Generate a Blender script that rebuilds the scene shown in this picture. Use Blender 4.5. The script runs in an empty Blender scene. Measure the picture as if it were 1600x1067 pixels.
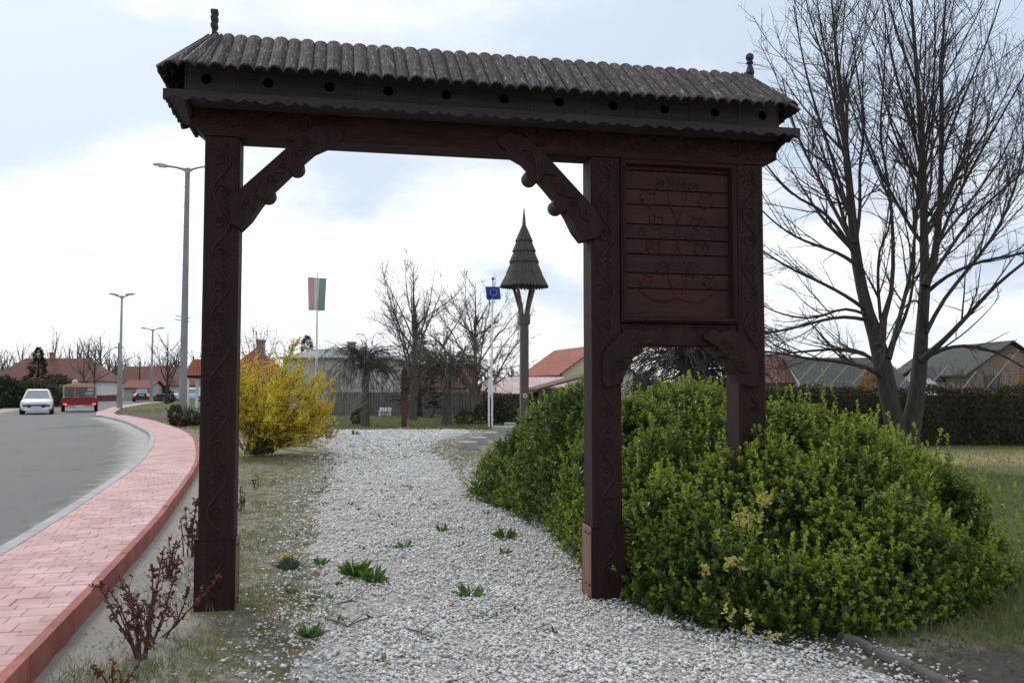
import bpy, math, random
import numpy as np
from mathutils import Vector, Matrix

R = math.radians
sc = bpy.context.scene
col = sc.collection
rng = np.random.default_rng(7)
random.seed(7)

# ------------------------------------------------------------------ camera
FPX, EYE = 1350.0, 1.6                       # focal length in photo pixels (1600 wide), eye height
PITCH = math.atan(71.5 / FPX)
cam_d = bpy.data.cameras.new('camera')
cam_d.sensor_width = 36.0
cam_d.lens = 36.0 * FPX / 1600.0
cam_d.clip_start, cam_d.clip_end = 0.1, 6000
cam = bpy.data.objects.new('camera', cam_d)
cam.location = (0, 0, EYE)
cam.rotation_euler = (R(90) + PITCH, 0, 0)
col.objects.link(cam)
sc.camera = cam

# ------------------------------------------------------------------ sky and sun (bright broken overcast, sun ahead and to the left)
SUN_EL, SUN_AZ = R(40), R(-36)               # azimuth from +Y, negative is towards -X
sun_v = Vector((math.sin(SUN_AZ) * math.cos(SUN_EL), math.cos(SUN_AZ) * math.cos(SUN_EL), math.sin(SUN_EL)))
w = bpy.data.worlds.new('World')
sc.world = w
w.use_nodes = True
wt = w.node_tree
wn, wl = wt.nodes, wt.links
bg = wn['Background']
bg.inputs['Strength'].default_value = 0.1


def wnode(t, **kw):
    n = wn.new(t)
    for k, v in kw.items():
        setattr(n, k, v)
    return n


def wmath(op, a, b=None, c=None, clamp=False):
    n = wnode('ShaderNodeMath', operation=op, use_clamp=clamp)
    for i, v in enumerate((a, b, c)):
        if v is None:
            continue
        if isinstance(v, (int, float)):
            n.inputs[i].default_value = v
        else:
            wl.new(v, n.inputs[i])
    return n.outputs[0]


def wmix(f, a, b):
    n = wnode('ShaderNodeMix', data_type='RGBA')
    for i, v in ((0, f), (6, a), (7, b)):
        if isinstance(v, (int, float)):
            n.inputs[i].default_value = v
        elif isinstance(v, tuple):
            n.inputs[i].default_value = (*v, 1)
        else:
            wl.new(v, n.inputs[i])
    return n.outputs[2]


sky = wnode('ShaderNodeTexSky', sky_type='NISHITA')
sky.sun_disc = False
sky.sun_elevation = SUN_EL
sky.sun_rotation = SUN_AZ % (2 * math.pi)
tc = wnode('ShaderNodeTexCoord')
sep = wnode('ShaderNodeSeparateXYZ')
wl.new(tc.outputs['Generated'], sep.inputs[0])
zc = wmath('MAXIMUM', sep.outputs[2], 0.0)
den = wmath('ADD', zc, 0.22)
cx = wmath('DIVIDE', sep.outputs[0], den)
cy = wmath('DIVIDE', sep.outputs[1], den)
comb = wnode('ShaderNodeCombineXYZ')
wl.new(cx, comb.inputs[0]); wl.new(cy, comb.inputs[1])
comb.inputs[2].default_value = 5.1


def wnoise(scale, detail, rough, dist=0.0):
    n = wnode('ShaderNodeTexNoise')
    n.inputs['Scale'].default_value = scale
    n.inputs['Detail'].default_value = detail
    n.inputs['Roughness'].default_value = rough
    n.inputs['Distortion'].default_value = dist
    wl.new(comb.outputs[0], n.inputs['Vector'])
    return n.outputs['Fac']


n1 = wnoise(0.95, 9, 0.52, 0.25)
n2 = wnoise(2.3, 8, 0.55, 0.1)
mr = wnode('ShaderNodeMapRange', interpolation_type='SMOOTHSTEP')
wl.new(wmath('ADD', wmath('MULTIPLY', n1, 0.72), wmath('MULTIPLY', n2, 0.28)), mr.inputs[0])
mr.inputs[1].default_value, mr.inputs[2].default_value = 0.385, 0.58
thick = mr.outputs[0]                        # 0 = thin bright cloud, 1 = thick grey-blue base
# cloud nearer the sun and nearer the horizon is thinner and whiter
dot = wnode('ShaderNodeVectorMath', operation='DOT_PRODUCT')
wl.new(tc.outputs['Generated'], dot.inputs[0])
dot.inputs[1].default_value = sun_v
glow = wmath('POWER', wmath('MAXIMUM', dot.outputs['Value'], 0.0), 5.0)
horiz = wmath('SUBTRACT', 1.0, wmath('MULTIPLY', zc, 7.5), clamp=True)
grey = wmath('MULTIPLY', thick, wmath('SUBTRACT', 1.0, wmath('MULTIPLY', horiz, 0.85)), clamp=True)
cloud = wmix(grey, (10.6, 10.7, 10.8), (5.4, 6.35, 7.8))
veil = wmath('MULTIPLY', wmath('SUBTRACT', 1.0, thick, clamp=True), 0.12)
allsky = wmix(veil, cloud, sky.outputs[0])
add = wnode('ShaderNodeMix', data_type='RGBA', blend_type='ADD')
add.inputs[0].default_value = 1.0
wl.new(allsky, add.inputs[6])
g = wnode('ShaderNodeMix', data_type='RGBA')
wl.new(glow, g.inputs[0])
g.inputs[6].default_value = (0, 0, 0, 1)
g.inputs[7].default_value = (2.6, 2.4, 2.1, 1)
wl.new(g.outputs[2], add.inputs[7])
wl.new(add.outputs[2], bg.inputs['Color'])

sd = bpy.data.lights.new('sun', 'SUN')
sd.energy = 1.4
sd.angle = R(12)
sd.color = (1.0, 0.95, 0.87)
so = bpy.data.objects.new('sun', sd)
so.rotation_euler = sun_v.to_track_quat('Z', 'Y').to_euler()
so.location = (0, 0, 40)
col.objects.link(so)

sc.view_settings.view_transform = 'Standard'
sc.view_settings.look = 'None'
sc.view_settings.exposure = 0.18
sc.view_settings.gamma = 1.0
sc.view_settings.use_curve_mapping = False
sc.render.engine = 'CYCLES'
sc.cycles.max_bounces = 8
sc.cycles.diffuse_bounces = 3
sc.cycles.transparent_max_bounces = 8

# ------------------------------------------------------------------ helpers
_s, _c = math.sin(PITCH), math.cos(PITCH)


def ray(u, v):
    a, b = (u - 800) / FPX, (533.5 - v) / FPX
    return Vector((a, _c - b * _s, _s + b * _c))


def at(u, v, Y):
    """World point seen at photo pixel (u, v) at distance Y ahead."""
    d = ray(u, v)
    return Vector((0, 0, EYE)) + d * (Y / d.y)


def gnd(u, v, z=0.0):
    d = ray(u, v)
    return Vector((0, 0, EYE)) + d * ((z - EYE) / d.z)


def H(x, y):
    """Ground height: flat, dipping a little under the gravel path near the gate."""
    x = np.asarray(x, float); y = np.asarray(y, float)
    t = np.clip((x + 2.2) / 2.9, 0, 1); t = t * t * (3 - 2 * t)
    f = np.clip((15 - y) / 8, 0, 1)
    return -0.07 * t * f


def tag(o, label=None, cat=None, group=None, kind=None):
    if label: o['label'] = label
    if cat: o['category'] = cat
    if group: o['group'] = group
    if kind: o['kind'] = kind
    return o


def empty(name, loc=(0, 0, 0), rz=0.0, label=None, cat=None, group=None):
    o = bpy.data.objects.new(name, None)
    o.empty_display_size = 0.2
    o.location = loc
    o.rotation_euler = (0, 0, rz)
    col.objects.link(o)
    return tag(o, label, cat, group)


def link_mesh(name, me, m, parent=None):
    if m is not None:
        me.materials.append(m)
    o = bpy.data.objects.new(name, me)
    col.objects.link(o)
    if parent is not None:
        o.parent = parent
    return o


class MB:
    """Collects simple shapes into one mesh."""

    def __init__(self):
        self.v, self.f = [], []

    def add(self, vs, fs):
        n = len(self.v)
        self.v += [tuple(p) for p in vs]
        self.f += [tuple(i + n for i in f) for f in fs]
        return self

    def box(self, x0, x1, y0, y1, z0, z1, b=0.0):
        if b <= 0:
            vs = [(x, y, z) for z in (z0, z1) for y in (y0, y1) for x in (x0, x1)]
            return self.add(vs, [(0, 2, 3, 1), (4, 5, 7, 6), (0, 1, 5, 4), (2, 6, 7, 3), (0, 4, 6, 2), (1, 3, 7, 5)])
        # chamfered box
        vs, idx = [], {}
        for sx in (0, 1):
            for sy in (0, 1):
                for sz in (0, 1):
                    p = [(x0, x1)[sx], (y0, y1)[sy], (z0, z1)[sz]]
                    d = [b if not s else -b for s in (sx, sy, sz)]
                    for k in range(3):
                        q = [p[i] + (0 if i == k else d[i]) for i in range(3)]
                        idx[(sx, sy, sz, k)] = len(vs)
                        vs.append(q)
        fs = []
        for k in range(3):
            a, c = [i for i in range(3) if i != k]
            for s in (0, 1):
                cyc = []
                for (p, q) in ((0, 0), (1, 0), (1, 1), (0, 1)):
                    t = [0, 0, 0]; t[k] = s; t[a] = p; t[c] = q
                    cyc.append(idx[(*t, k)])
                fs.append(cyc if (s == 1) == (k != 1) else cyc[::-1])
            for p in (0, 1):
                for q in (0, 1):
                    t0 = [0, 0, 0]; t0[a] = p; t0[c] = q
                    t1 = list(t0); t1[k] = 1
                    fs.append((idx[(*t0, a)], idx[(*t1, a)], idx[(*t1, c)], idx[(*t0, c)]))
        for sx in (0, 1):
            for sy in (0, 1):
                for sz in (0, 1):
                    fs.append(tuple(idx[(sx, sy, sz, k)] for k in range(3)))
        return self.add(vs, fs)

    def prism(self, poly, y0, y1):
        """Polygon in x, z pushed along y."""
        n = len(poly)
        vs = [(x, y0, z) for x, z in poly] + [(x, y1, z) for x, z in poly]
        fs = [tuple(range(n)), tuple(range(2 * n - 1, n - 1, -1))]
        fs += [(i, i + n, (i + 1) % n + n, (i + 1) % n) for i in range(n)]
        return self.add(vs, fs)

    def prism_z(self, poly, z0, z1):
        n = len(poly)
        vs = [(x, y, z0) for x, y in poly] + [(x, y, z1) for x, y in poly]
        fs = [tuple(range(n - 1, -1, -1)), tuple(range(n, 2 * n))]
        fs += [(i, (i + 1) % n, (i + 1) % n + n, i + n) for i in range(n)]
        return self.add(vs, fs)

    def tube(self, pts, rad, sides=6, caps=True, flat=None):
        pts = [Vector(p) for p in pts]
        n = len(pts)
        if not hasattr(rad, '__len__'):
            rad = [rad] * n
        vs, fs = [], []
        for i, p in enumerate(pts):
            t = (pts[min(i + 1, n - 1)] - pts[max(i - 1, 0)])
            t = t.normalized() if t.length > 1e-9 else Vector((0, 0, 1))
            ref = Vector((0, 0, 1)) if abs(t.z) < 0.92 else Vector((0, 1, 0))
            if flat is not None:
                ref = Vector(flat)
            a = t.cross(ref).normalized()
            b = a.cross(t)
            for k in range(sides):
                an = 2 * math.pi * (k + 0.5) / sides
                vs.append(p + (a * math.cos(an) + b * math.sin(an)) * rad[i])
        for i in range(n - 1):
            for k in range(sides):
                k2 = (k + 1) % sides
                fs.append((i * sides + k, i * sides + k2, (i + 1) * sides + k2, (i + 1) * sides + k))
        if caps:
            fs.append(tuple(range(sides - 1, -1, -1)))
            fs.append(tuple(range((n - 1) * sides, n * sides)))
        return self.add(vs, fs)

    def lathe(self, prof, seg=12, c=(0, 0, 0)):
        """Profile of (radius, z) turned about a vertical axis through c."""
        vs, fs = [], []
        for r, z in prof:
            for k in range(seg):
                a = 2 * math.pi * k / seg
                vs.append((c[0] + r * math.cos(a), c[1] + r * math.sin(a), c[2] + z))
        for i in range(len(prof) - 1):
            for k in range(seg):
                k2 = (k + 1) % seg
                fs.append((i * seg + k, i * seg + k2, (i + 1) * seg + k2, (i + 1) * seg + k))
        fs.append(tuple(range(seg - 1, -1, -1)))
        fs.append(tuple(range((len(prof) - 1) * seg, len(prof) * seg)))
        return self.add(vs, fs)

    def disc_y(self, cx_, cz, r, y0, y1, seg=16):
        return self.prism([(cx_ + r * math.cos(-2 * math.pi * k / seg), cz + r * math.sin(-2 * math.pi * k / seg)) for k in range(seg)], y0, y1)

    def mesh(self, name):
        me = bpy.data.meshes.new(name)
        me.from_pydata(self.v, [], self.f)
        me.update()
        return me

    def build(self, name, m, parent=None, smooth=False):
        me = self.mesh(name)
        if smooth:
            me.polygons.foreach_set('use_smooth', [True] * len(me.polygons))
        return link_mesh(name, me, m, parent)


def np_mesh(name, V, F, attr=None, smooth=False):
    """V (n,3), F (m,k) with k sides each; attr: dict name -> per-vertex floats."""
    V = np.ascontiguousarray(V, np.float32).reshape(-1, 3)
    F = np.ascontiguousarray(F, np.int32)
    me = bpy.data.meshes.new(name)
    m, k = F.shape
    me.vertices.add(len(V)); me.vertices.foreach_set('co', V.ravel())
    me.loops.add(m * k); me.loops.foreach_set('vertex_index', F.ravel())
    me.polygons.add(m)
    me.polygons.foreach_set('loop_start', np.arange(0, m * k, k, dtype=np.int32))
    if smooth:
        me.polygons.foreach_set('use_smooth', np.ones(m, bool))
    if attr:
        for nme, val in attr.items():
            at_ = me.attributes.new(nme, 'FLOAT', 'POINT')
            at_.data.foreach_set('value', np.ascontiguousarray(val, np.float32).ravel())
    me.update(calc_edges=True)
    me.validate()
    return me


def tubes_np(groups):
    """groups: list of (P (N,n,3), Rd (N,n), sides) -> V, F (quads)."""
    Vs, Fs, off = [], [], 0
    for P, Rd, sides in groups:
        P = np.asarray(P, float); Rd = np.asarray(Rd, float)
        N, n = P.shape[:2]
        if N == 0:
            continue
        T = np.gradient(P, axis=1)
        T /= np.linalg.norm(T, axis=2, keepdims=True) + 1e-9
        mt = T.mean(axis=1)
        ref = np.where(np.abs(mt[:, 2:3]) < 0.8, np.array([[0, 0, 1.0]]), np.array([[0.3, 1.0, 0]]))
        U = np.cross(T, ref[:, None, :]); U /= np.linalg.norm(U, axis=2, keepdims=True) + 1e-9
        W = np.cross(T, U)
        an = 2 * np.pi * np.arange(sides) / sides
        ring = P[:, :, None, :] + Rd[:, :, None, None] * (np.cos(an)[None, None, :, None] * U[:, :, None, :] + np.sin(an)[None, None, :, None] * W[:, :, None, :])
        Vs.append(ring.reshape(-1, 3))
        i = np.arange(N)[:, None, None] * n * sides
        j = np.arange(n - 1)[None, :, None] * sides
        k = np.arange(sides)[None, None, :]; k2 = (k + 1) % sides
        q = np.stack([i + j + k, i + j + k2, i + j + sides + k2, i + j + sides + k], axis=-1).reshape(-1, 4)
        Fs.append(q + off)
        off += N * n * sides
    return np.concatenate(Vs), np.concatenate(Fs)


def spawn(parents, per_len, ang, ratio, up, npts, rr, rmin, tmin=0.25, wob=0.12, angj=0.25, drop=0.55, side=None, lmin=0.0):
    """Child branches along parent polylines. parents: list of (pts (n,3), radii (n,))."""
    out_p, out_r = [], []
    upv = np.array([0, 0, 1.0])
    for pts, rad in parents:
        seg = np.linalg.norm(np.diff(pts, axis=0), axis=1)
        L = seg.sum()
        cum = np.concatenate([[0], np.cumsum(seg)]) / max(L, 1e-6)
        cnt = rng.poisson(max(per_len * L * (1 - tmin), 0.0))
        for t in rng.uniform(tmin, 1.0, cnt):
            i = min(np.searchsorted(cum, t) - 1, len(pts) - 2); i = max(i, 0)
            f = (t - cum[i]) / max(cum[i + 1] - cum[i], 1e-6)
            p = pts[i] * (1 - f) + pts[i + 1] * f
            r0 = rad[i] * (1 - f) + rad[i + 1] * f
            tg = pts[i + 1] - pts[i]; tg = tg / (np.linalg.norm(tg) + 1e-9)
            q = rng.normal(size=3)
            q -= tg * (q @ tg); q /= np.linalg.norm(q) + 1e-9
            a = ang + rng.normal() * angj
            d = tg * math.cos(a) + q * math.sin(a)
            ln = L * ratio * (1 - drop * t) * rng.uniform(0.6, 1.25)
            if ln < lmin:
                continue
            st = ln / (npts - 1)
            line = [p]
            for _ in range(npts - 1):
                d = d + upv * up + rng.normal(size=3) * wob
                d = d / np.linalg.norm(d)
                line.append(line[-1] + d * st)
            out_p.append(np.array(line))
            rb = max(r0 * rr, rmin * 1.3)
            out_r.append(np.linspace(rb, rmin, npts))
    return list(zip(out_p, out_r))


def pack(branches, sides):
    d = {}
    for p, r in branches:
        d.setdefault(len(p), []).append((p, r))
    return [(np.array([a for a, _ in v]), np.array([b for _, b in v]), sides) for v in d.values()]


def stamp(tv, tf, mats, attr=None, rep=None):
    """Repeat a small mesh: tv (m,3), tf (k,s), mats (N,3,4) -> V, F (, attr)."""
    mats = np.asarray(mats)
    N, m = len(mats), len(tv)
    V = np.einsum('nij,mj->nmi', mats[:, :, :3], tv) + mats[:, None, :, 3]
    F = (tf[None] + (np.arange(N) * m)[:, None, None]).reshape(-1, tf.shape[1])
    return V.reshape(-1, 3), F


def frames(pos, d, size, roll=None, side_scale=None):
    """N transforms whose local z looks along d."""
    d = d / (np.linalg.norm(d, axis=1, keepdims=True) + 1e-9)
    N = len(d)
    q = rng.normal(size=(N, 3)) if roll is None else roll
    x = np.cross(q, d); x /= np.linalg.norm(x, axis=1, keepdims=True) + 1e-9
    y = np.cross(d, x)
    s = np.asarray(size).reshape(-1, 1)
    M = np.zeros((N, 3, 4))
    M[:, :, 0] = x * s; M[:, :, 1] = y * s; M[:, :, 2] = d * s; M[:, :, 3] = pos
    return M


# ------------------------------------------------------------------ materials
def nm(name):
    m = bpy.data.materials.new(name)
    m.use_nodes = True
    nt = m.node_tree
    return m, nt, nt.nodes, nt.links, nt.nodes['Principled BSDF']


def M_(name, c1, c2=None, scale=5.0, rough=0.7, bump=0.0, bscale=None, stretch=(1, 1, 1), detail=6, lo=0.35, hi=0.65,
       spec=0.4, metal=0.0, vary=0.0, transl=0.0, flecks=None, fscale=60, flo=0.62, fhi=0.7, fstretch=(1, 1, 1), attr=None, c3=None, coord='Object'):
    """Two-tone noise material with grain bump, optional flecks, per-object variation and leaf translucency."""
    m, nt, n, l, p = nm(name)
    p.inputs['Roughness'].default_value = rough
    p.inputs['Specular IOR Level'].default_value = spec
    p.inputs['Metallic'].default_value = metal
    t = n.new('ShaderNodeTexCoord')
    mp = n.new('ShaderNodeMapping')
    mp.inputs['Scale'].default_value = stretch
    l.new(t.outputs[coord], mp.inputs[0])
    no = n.new('ShaderNodeTexNoise')
    no.inputs['Scale'].default_value = scale
    no.inputs['Detail'].default_value = detail
    no.inputs['Roughness'].default_value = 0.62
    l.new(mp.outputs[0], no.inputs['Vector'])
    r = n.new('ShaderNodeMapRange')
    r.inputs[1].default_value, r.inputs[2].default_value = lo, hi
    l.new(no.outputs['Fac'], r.inputs[0])
    mx = n.new('ShaderNodeMix'); mx.data_type = 'RGBA'
    l.new(r.outputs[0], mx.inputs[0])
    mx.inputs[6].default_value = (*c1, 1)
    mx.inputs[7].default_value = (*(c2 or c1), 1)
    out = mx.outputs[2]
    if attr is not None and c3 is not None:
        an = n.new('ShaderNodeAttribute'); an.attribute_name = attr
        m3 = n.new('ShaderNodeMix'); m3.data_type = 'RGBA'
        l.new(an.outputs['Fac'], m3.inputs[0]); l.new(out, m3.inputs[6]); m3.inputs[7].default_value = (*c3, 1)
        out = m3.outputs[2]
    if flecks is not None:
        mp2 = n.new('ShaderNodeMapping'); mp2.inputs['Scale'].default_value = fstretch
        l.new(t.outputs[coord], mp2.inputs[0])
        f = n.new('ShaderNodeTexNoise'); f.inputs['Scale'].default_value = fscale; f.inputs['Detail'].default_value = 5
        l.new(mp2.outputs[0], f.inputs['Vector'])
        fr = n.new('ShaderNodeMapRange'); fr.inputs[1].default_value, fr.inputs[2].default_value = flo, fhi
        l.new(f.outputs['Fac'], fr.inputs[0])
        m2 = n.new('ShaderNodeMix'); m2.data_type = 'RGBA'
        l.new(fr.outputs[0], m2.inputs[0]); l.new(out, m2.inputs[6]); m2.inputs[7].default_value = (*flecks, 1)
        out = m2.outputs[2]
    if vary:
        oi = n.new('ShaderNodeObjectInfo')
        vr = n.new('ShaderNodeMapRange'); vr.inputs[3].default_value, vr.inputs[4].default_value = 1 - vary, 1 + vary
        l.new(oi.outputs['Random'], vr.inputs[0])
        hs = n.new('ShaderNodeHueSaturation')
        l.new(vr.outputs[0], hs.inputs['Value']); l.new(out, hs.inputs['Color'])
        out = hs.outputs[0]
    l.new(out, p.inputs['Base Color'])
    if bump:
        b = n.new('ShaderNodeBump'); b.inputs['Strength'].default_value = bump
        b.inputs['Distance'].default_value = 0.02
        if bscale:
            nb = n.new('ShaderNodeTexNoise'); nb.inputs['Scale'].default_value = bscale; nb.inputs['Detail'].default_value = 6
            l.new(mp.outputs[0], nb.inputs['Vector']); l.new(nb.outputs['Fac'], b.inputs['Height'])
        else:
            l.new(no.outputs['Fac'], b.inputs['Height'])
        l.new(b.outputs[0], p.inputs['Normal'])
    if transl:
        tr = n.new('ShaderNodeBsdfTranslucent')
        l.new(out, tr.inputs['Color'])
        ms = n.new('ShaderNodeMixShader'); ms.inputs[0].default_value = transl
        l.new(p.outputs[0], ms.inputs[1]); l.new(tr.outputs[0], ms.inputs[2])
        l.new(ms.outputs[0], n['Material Output'].inputs['Surface'])
    return m


wood = M_('dark_stained_wood', (0.0145, 0.0068, 0.0063), (0.037, 0.0165, 0.0148), 3.2, 0.68, 0.45, 14, (6, 6, 0.7), lo=0.3, hi=0.75, spec=0.2, vary=0.12)
wood_x = M_('dark_stained_beam', (0.018, 0.0074, 0.0065), (0.050, 0.018, 0.0145), 3.0, 0.68, 0.45, 14, (0.7, 6, 6), lo=0.3, hi=0.75, spec=0.2, vary=0.1)
wood_red = M_('red_stained_plank', (0.023, 0.0068, 0.0074), (0.052, 0.0135, 0.013), 2.5, 0.6, 0.3, 12, (0.8, 6, 6), lo=0.3, hi=0.72, spec=0.25, vary=0.22)
wood_carve = M_('carved_wood_relief', (0.0165, 0.0078, 0.007), (0.042, 0.0185, 0.0162), 9, 0.65, 0.1, spec=0.2)
wood_side = M_('light_brown_board', (0.13, 0.065, 0.042), (0.21, 0.115, 0.078), 4, 0.55, 0.15, 20, (5, 5, 0.6))  # base cover side boards, a lighter brown than the boards in front
wood_box = M_('greyed_dark_board', (0.034, 0.026, 0.030), (0.056, 0.044, 0.050), 4, 0.7, 0.25, 15, (0.7, 6, 6), vary=0.12)
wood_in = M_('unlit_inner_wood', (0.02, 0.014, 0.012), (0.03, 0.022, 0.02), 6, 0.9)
crack_m = M_('open_wood_crack', (0.008, 0.005, 0.005), None, 5, 0.95)
shingle_m = M_('weathered_shingle', (0.032, 0.023, 0.022), (0.070, 0.054, 0.051), 7, 0.85, 0.6, 30, (3, 3, 1), vary=0.28, flecks=(0.27, 0.25, 0.235), fscale=26, flo=0.54, fhi=0.76, fstretch=(2.4, 0.35, 0.35))
iron_m = M_('dark_iron', (0.02, 0.018, 0.018), (0.05, 0.035, 0.03), 20, 0.5, metal=0.6)
grey_shingle = M_('grey_shingle', (0.05, 0.046, 0.043), (0.10, 0.092, 0.085), 10, 0.85, 0.4, 25, (2, 2, 0.6), lo=0.3, hi=0.7)
grey_wood = M_('grey_old_wood', (0.075, 0.064, 0.052), (0.14, 0.12, 0.098), 5, 0.8, 0.3, 20, (6, 6, 0.6))
concrete = M_('pale_concrete', (0.30, 0.30, 0.29), (0.42, 0.42, 0.40), 9, 0.85, 0.15, 60)
pole_m = M_('concrete_pole', (0.22, 0.225, 0.23), (0.31, 0.31, 0.31), 3, 0.8, 0.1, 40, (1, 1, 0.4))
metal_g = M_('galvanised_metal', (0.32, 0.34, 0.36), (0.42, 0.43, 0.45), 8, 0.45, metal=0.4)
lamp_m = M_('lamp_shell', (0.35, 0.38, 0.42), None, 5, 0.4, metal=0.2)
glass_l = M_('lamp_bowl', (0.75, 0.78, 0.8), None, 5, 0.2)
paver_m = M_('pink_concrete_paver', (0.47, 0.285, 0.27), (0.64, 0.435, 0.42), 2.2, 0.85, 0.35, 120, vary=0.10, flecks=(0.42, 0.22, 0.21), fscale=150, flo=0.6, fhi=0.75)
edge_m = M_('red_concrete_edging', (0.27, 0.08, 0.062), (0.38, 0.135, 0.108), 3.5, 0.85, 0.45, 70, vary=0.1, flecks=(0.45, 0.22, 0.19), fscale=90, flo=0.6, fhi=0.8)
kerb_m = M_('grey_kerb_concrete', (0.29, 0.30, 0.30), (0.42, 0.43, 0.43), 4, 0.85, 0.35, 80, vary=0.06)
white_p = M_('white_paint', (0.74, 0.74, 0.74), (0.8, 0.8, 0.8), 6, 0.5)
leaf_bush = M_('spindle_leaf', (0.030, 0.075, 0.014), (0.070, 0.135, 0.022), 1.6, 0.38, spec=0.45, transl=0.32, attr='age', c3=(0.38, 0.47, 0.045))
leaf_var = M_('variegated_leaf', (0.5, 0.45, 0.06), (0.6, 0.52, 0.2), 30, 0.5, transl=0.25)
stem_m = M_('shrub_stem', (0.06, 0.045, 0.03), (0.10, 0.08, 0.055), 20, 0.85)
bark = M_('dark_bark', (0.030, 0.026, 0.023), (0.066, 0.058, 0.05), 5, 0.9, 0.6, 18, (4, 4, 0.8))
twig_m = M_('dark_twig', (0.045, 0.038, 0.034), (0.08, 0.068, 0.06), 6, 0.9)
bark_g = M_('grey_bark', (0.07, 0.062, 0.052), (0.13, 0.115, 0.098), 5, 0.9, 0.5, 16, (4, 4, 0.7))
twig_g = M_('grey_brown_twig', (0.085, 0.072, 0.06), (0.145, 0.122, 0.10), 6, 0.9)
yellow_m = M_('yellow_blossom', (0.80, 0.62, 0.03), (0.88, 0.76, 0.09), 4, 0.6, transl=0.4)
conifer_m = M_('conifer_needles', (0.012, 0.024, 0.013), (0.028, 0.046, 0.024), 3, 0.8)
hedge_m = M_('hedge_leaf', (0.022, 0.026, 0.010), (0.060, 0.058, 0.024), 2.5, 0.7, transl=0.15, lo=0.3, hi=0.7)
shrub_d = M_('dark_shrub_leaf', (0.02, 0.032, 0.012), (0.05, 0.062, 0.024), 2, 0.7, transl=0.15)
rose_m = M_('reddish_rose_leaf', (0.16, 0.018, 0.024), (0.075, 0.034, 0.026), 9, 0.5, transl=0.15, lo=0.4, hi=0.6)
rose_stem = M_('rose_stem', (0.07, 0.03, 0.022), (0.10, 0.055, 0.04), 20, 0.7)
weed_m = M_('weed_leaf', (0.06, 0.15, 0.02), (0.12, 0.23, 0.035), 8, 0.5, transl=0.25)
grass_m = M_('grass_blade', (0.075, 0.12, 0.024), (0.16, 0.185, 0.055), 1.2, 0.6, transl=0.3, attr='age', c3=(0.34, 0.28, 0.13))
stone_m = M_('white_marble_chip', (0.70, 0.69, 0.665), (0.85, 0.84, 0.82), 2.2, 0.75, spec=0.3, lo=0.3, hi=0.6, attr='age', c3=(0.20, 0.18, 0.155))
white_b = M_('car_white', (0.78, 0.79, 0.80), None, 4, 0.22, spec=0.6)
silver_b = M_('car_silver', (0.62, 0.66, 0.72), None, 4, 0.3, metal=0.1)
black_b = M_('car_black', (0.012, 0.014, 0.02), None, 4, 0.22, spec=0.6)
glass_c = M_('car_glass', (0.22, 0.26, 0.27), None, 4, 0.06, spec=0.9, metal=0.55)
tyre_m = M_('tyre_rubber', (0.015, 0.015, 0.015), None, 10, 0.9)
plastic_b = M_('black_plastic', (0.02, 0.02, 0.022), None, 10, 0.6)
chrome_m = M_('bright_metal', (0.6, 0.6, 0.62), None, 10, 0.25, metal=0.8)
headl_m = M_('headlight_lens', (0.62, 0.64, 0.66), None, 8, 0.08, spec=0.8)
plate_m = M_('plate_white', (0.7, 0.7, 0.7), None, 8, 0.5)
red_b = M_('trailer_red', (0.30, 0.018, 0.02), (0.24, 0.015, 0.016), 3, 0.4)
crate_m = M_('crate_board', (0.22, 0.21, 0.19), (0.36, 0.34, 0.31), 5, 0.8, vary=0.15)
straw_m = M_('straw_cover', (0.36, 0.29, 0.18), (0.5, 0.43, 0.28), 14, 0.9, 0.6)
orange_m = M_('orange_strap', (0.75, 0.22, 0.05), None, 5, 0.6)


def emit(name, c, s):
    m, nt, n, l, p = nm(name)
    p.inputs['Base Color'].default_value = (*c, 1)
    p.inputs['Emission Color'].default_value = (*c, 1)
    p.inputs['Emission Strength'].default_value = s
    return m


tail_m = emit('lit_tail_lamp', (1.0, 0.16, 0.09), 1.0)
plaster_w = M_('white_plaster', (0.60, 0.61, 0.62), (0.70, 0.70, 0.70), 1.4, 0.9, 0.1, 40)
plaster_g = M_('grey_plaster', (0.42, 0.42, 0.41), (0.5, 0.5, 0.49), 1.0, 0.9, 0.1, 30)
plaster_c = M_('cream_plaster', (0.6, 0.54, 0.44), (0.68, 0.62, 0.52), 1.0, 0.9)
plinth_r = M_('red_plinth', (0.16, 0.028, 0.03), (0.2, 0.04, 0.04), 2, 0.8)
shade_w = M_('window_pane', (0.03, 0.035, 0.045), None, 3, 0.08, spec=0.8)
frame_m = M_('window_frame', (0.1, 0.1, 0.12), None, 5, 0.6)
brickm_ = None


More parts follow.
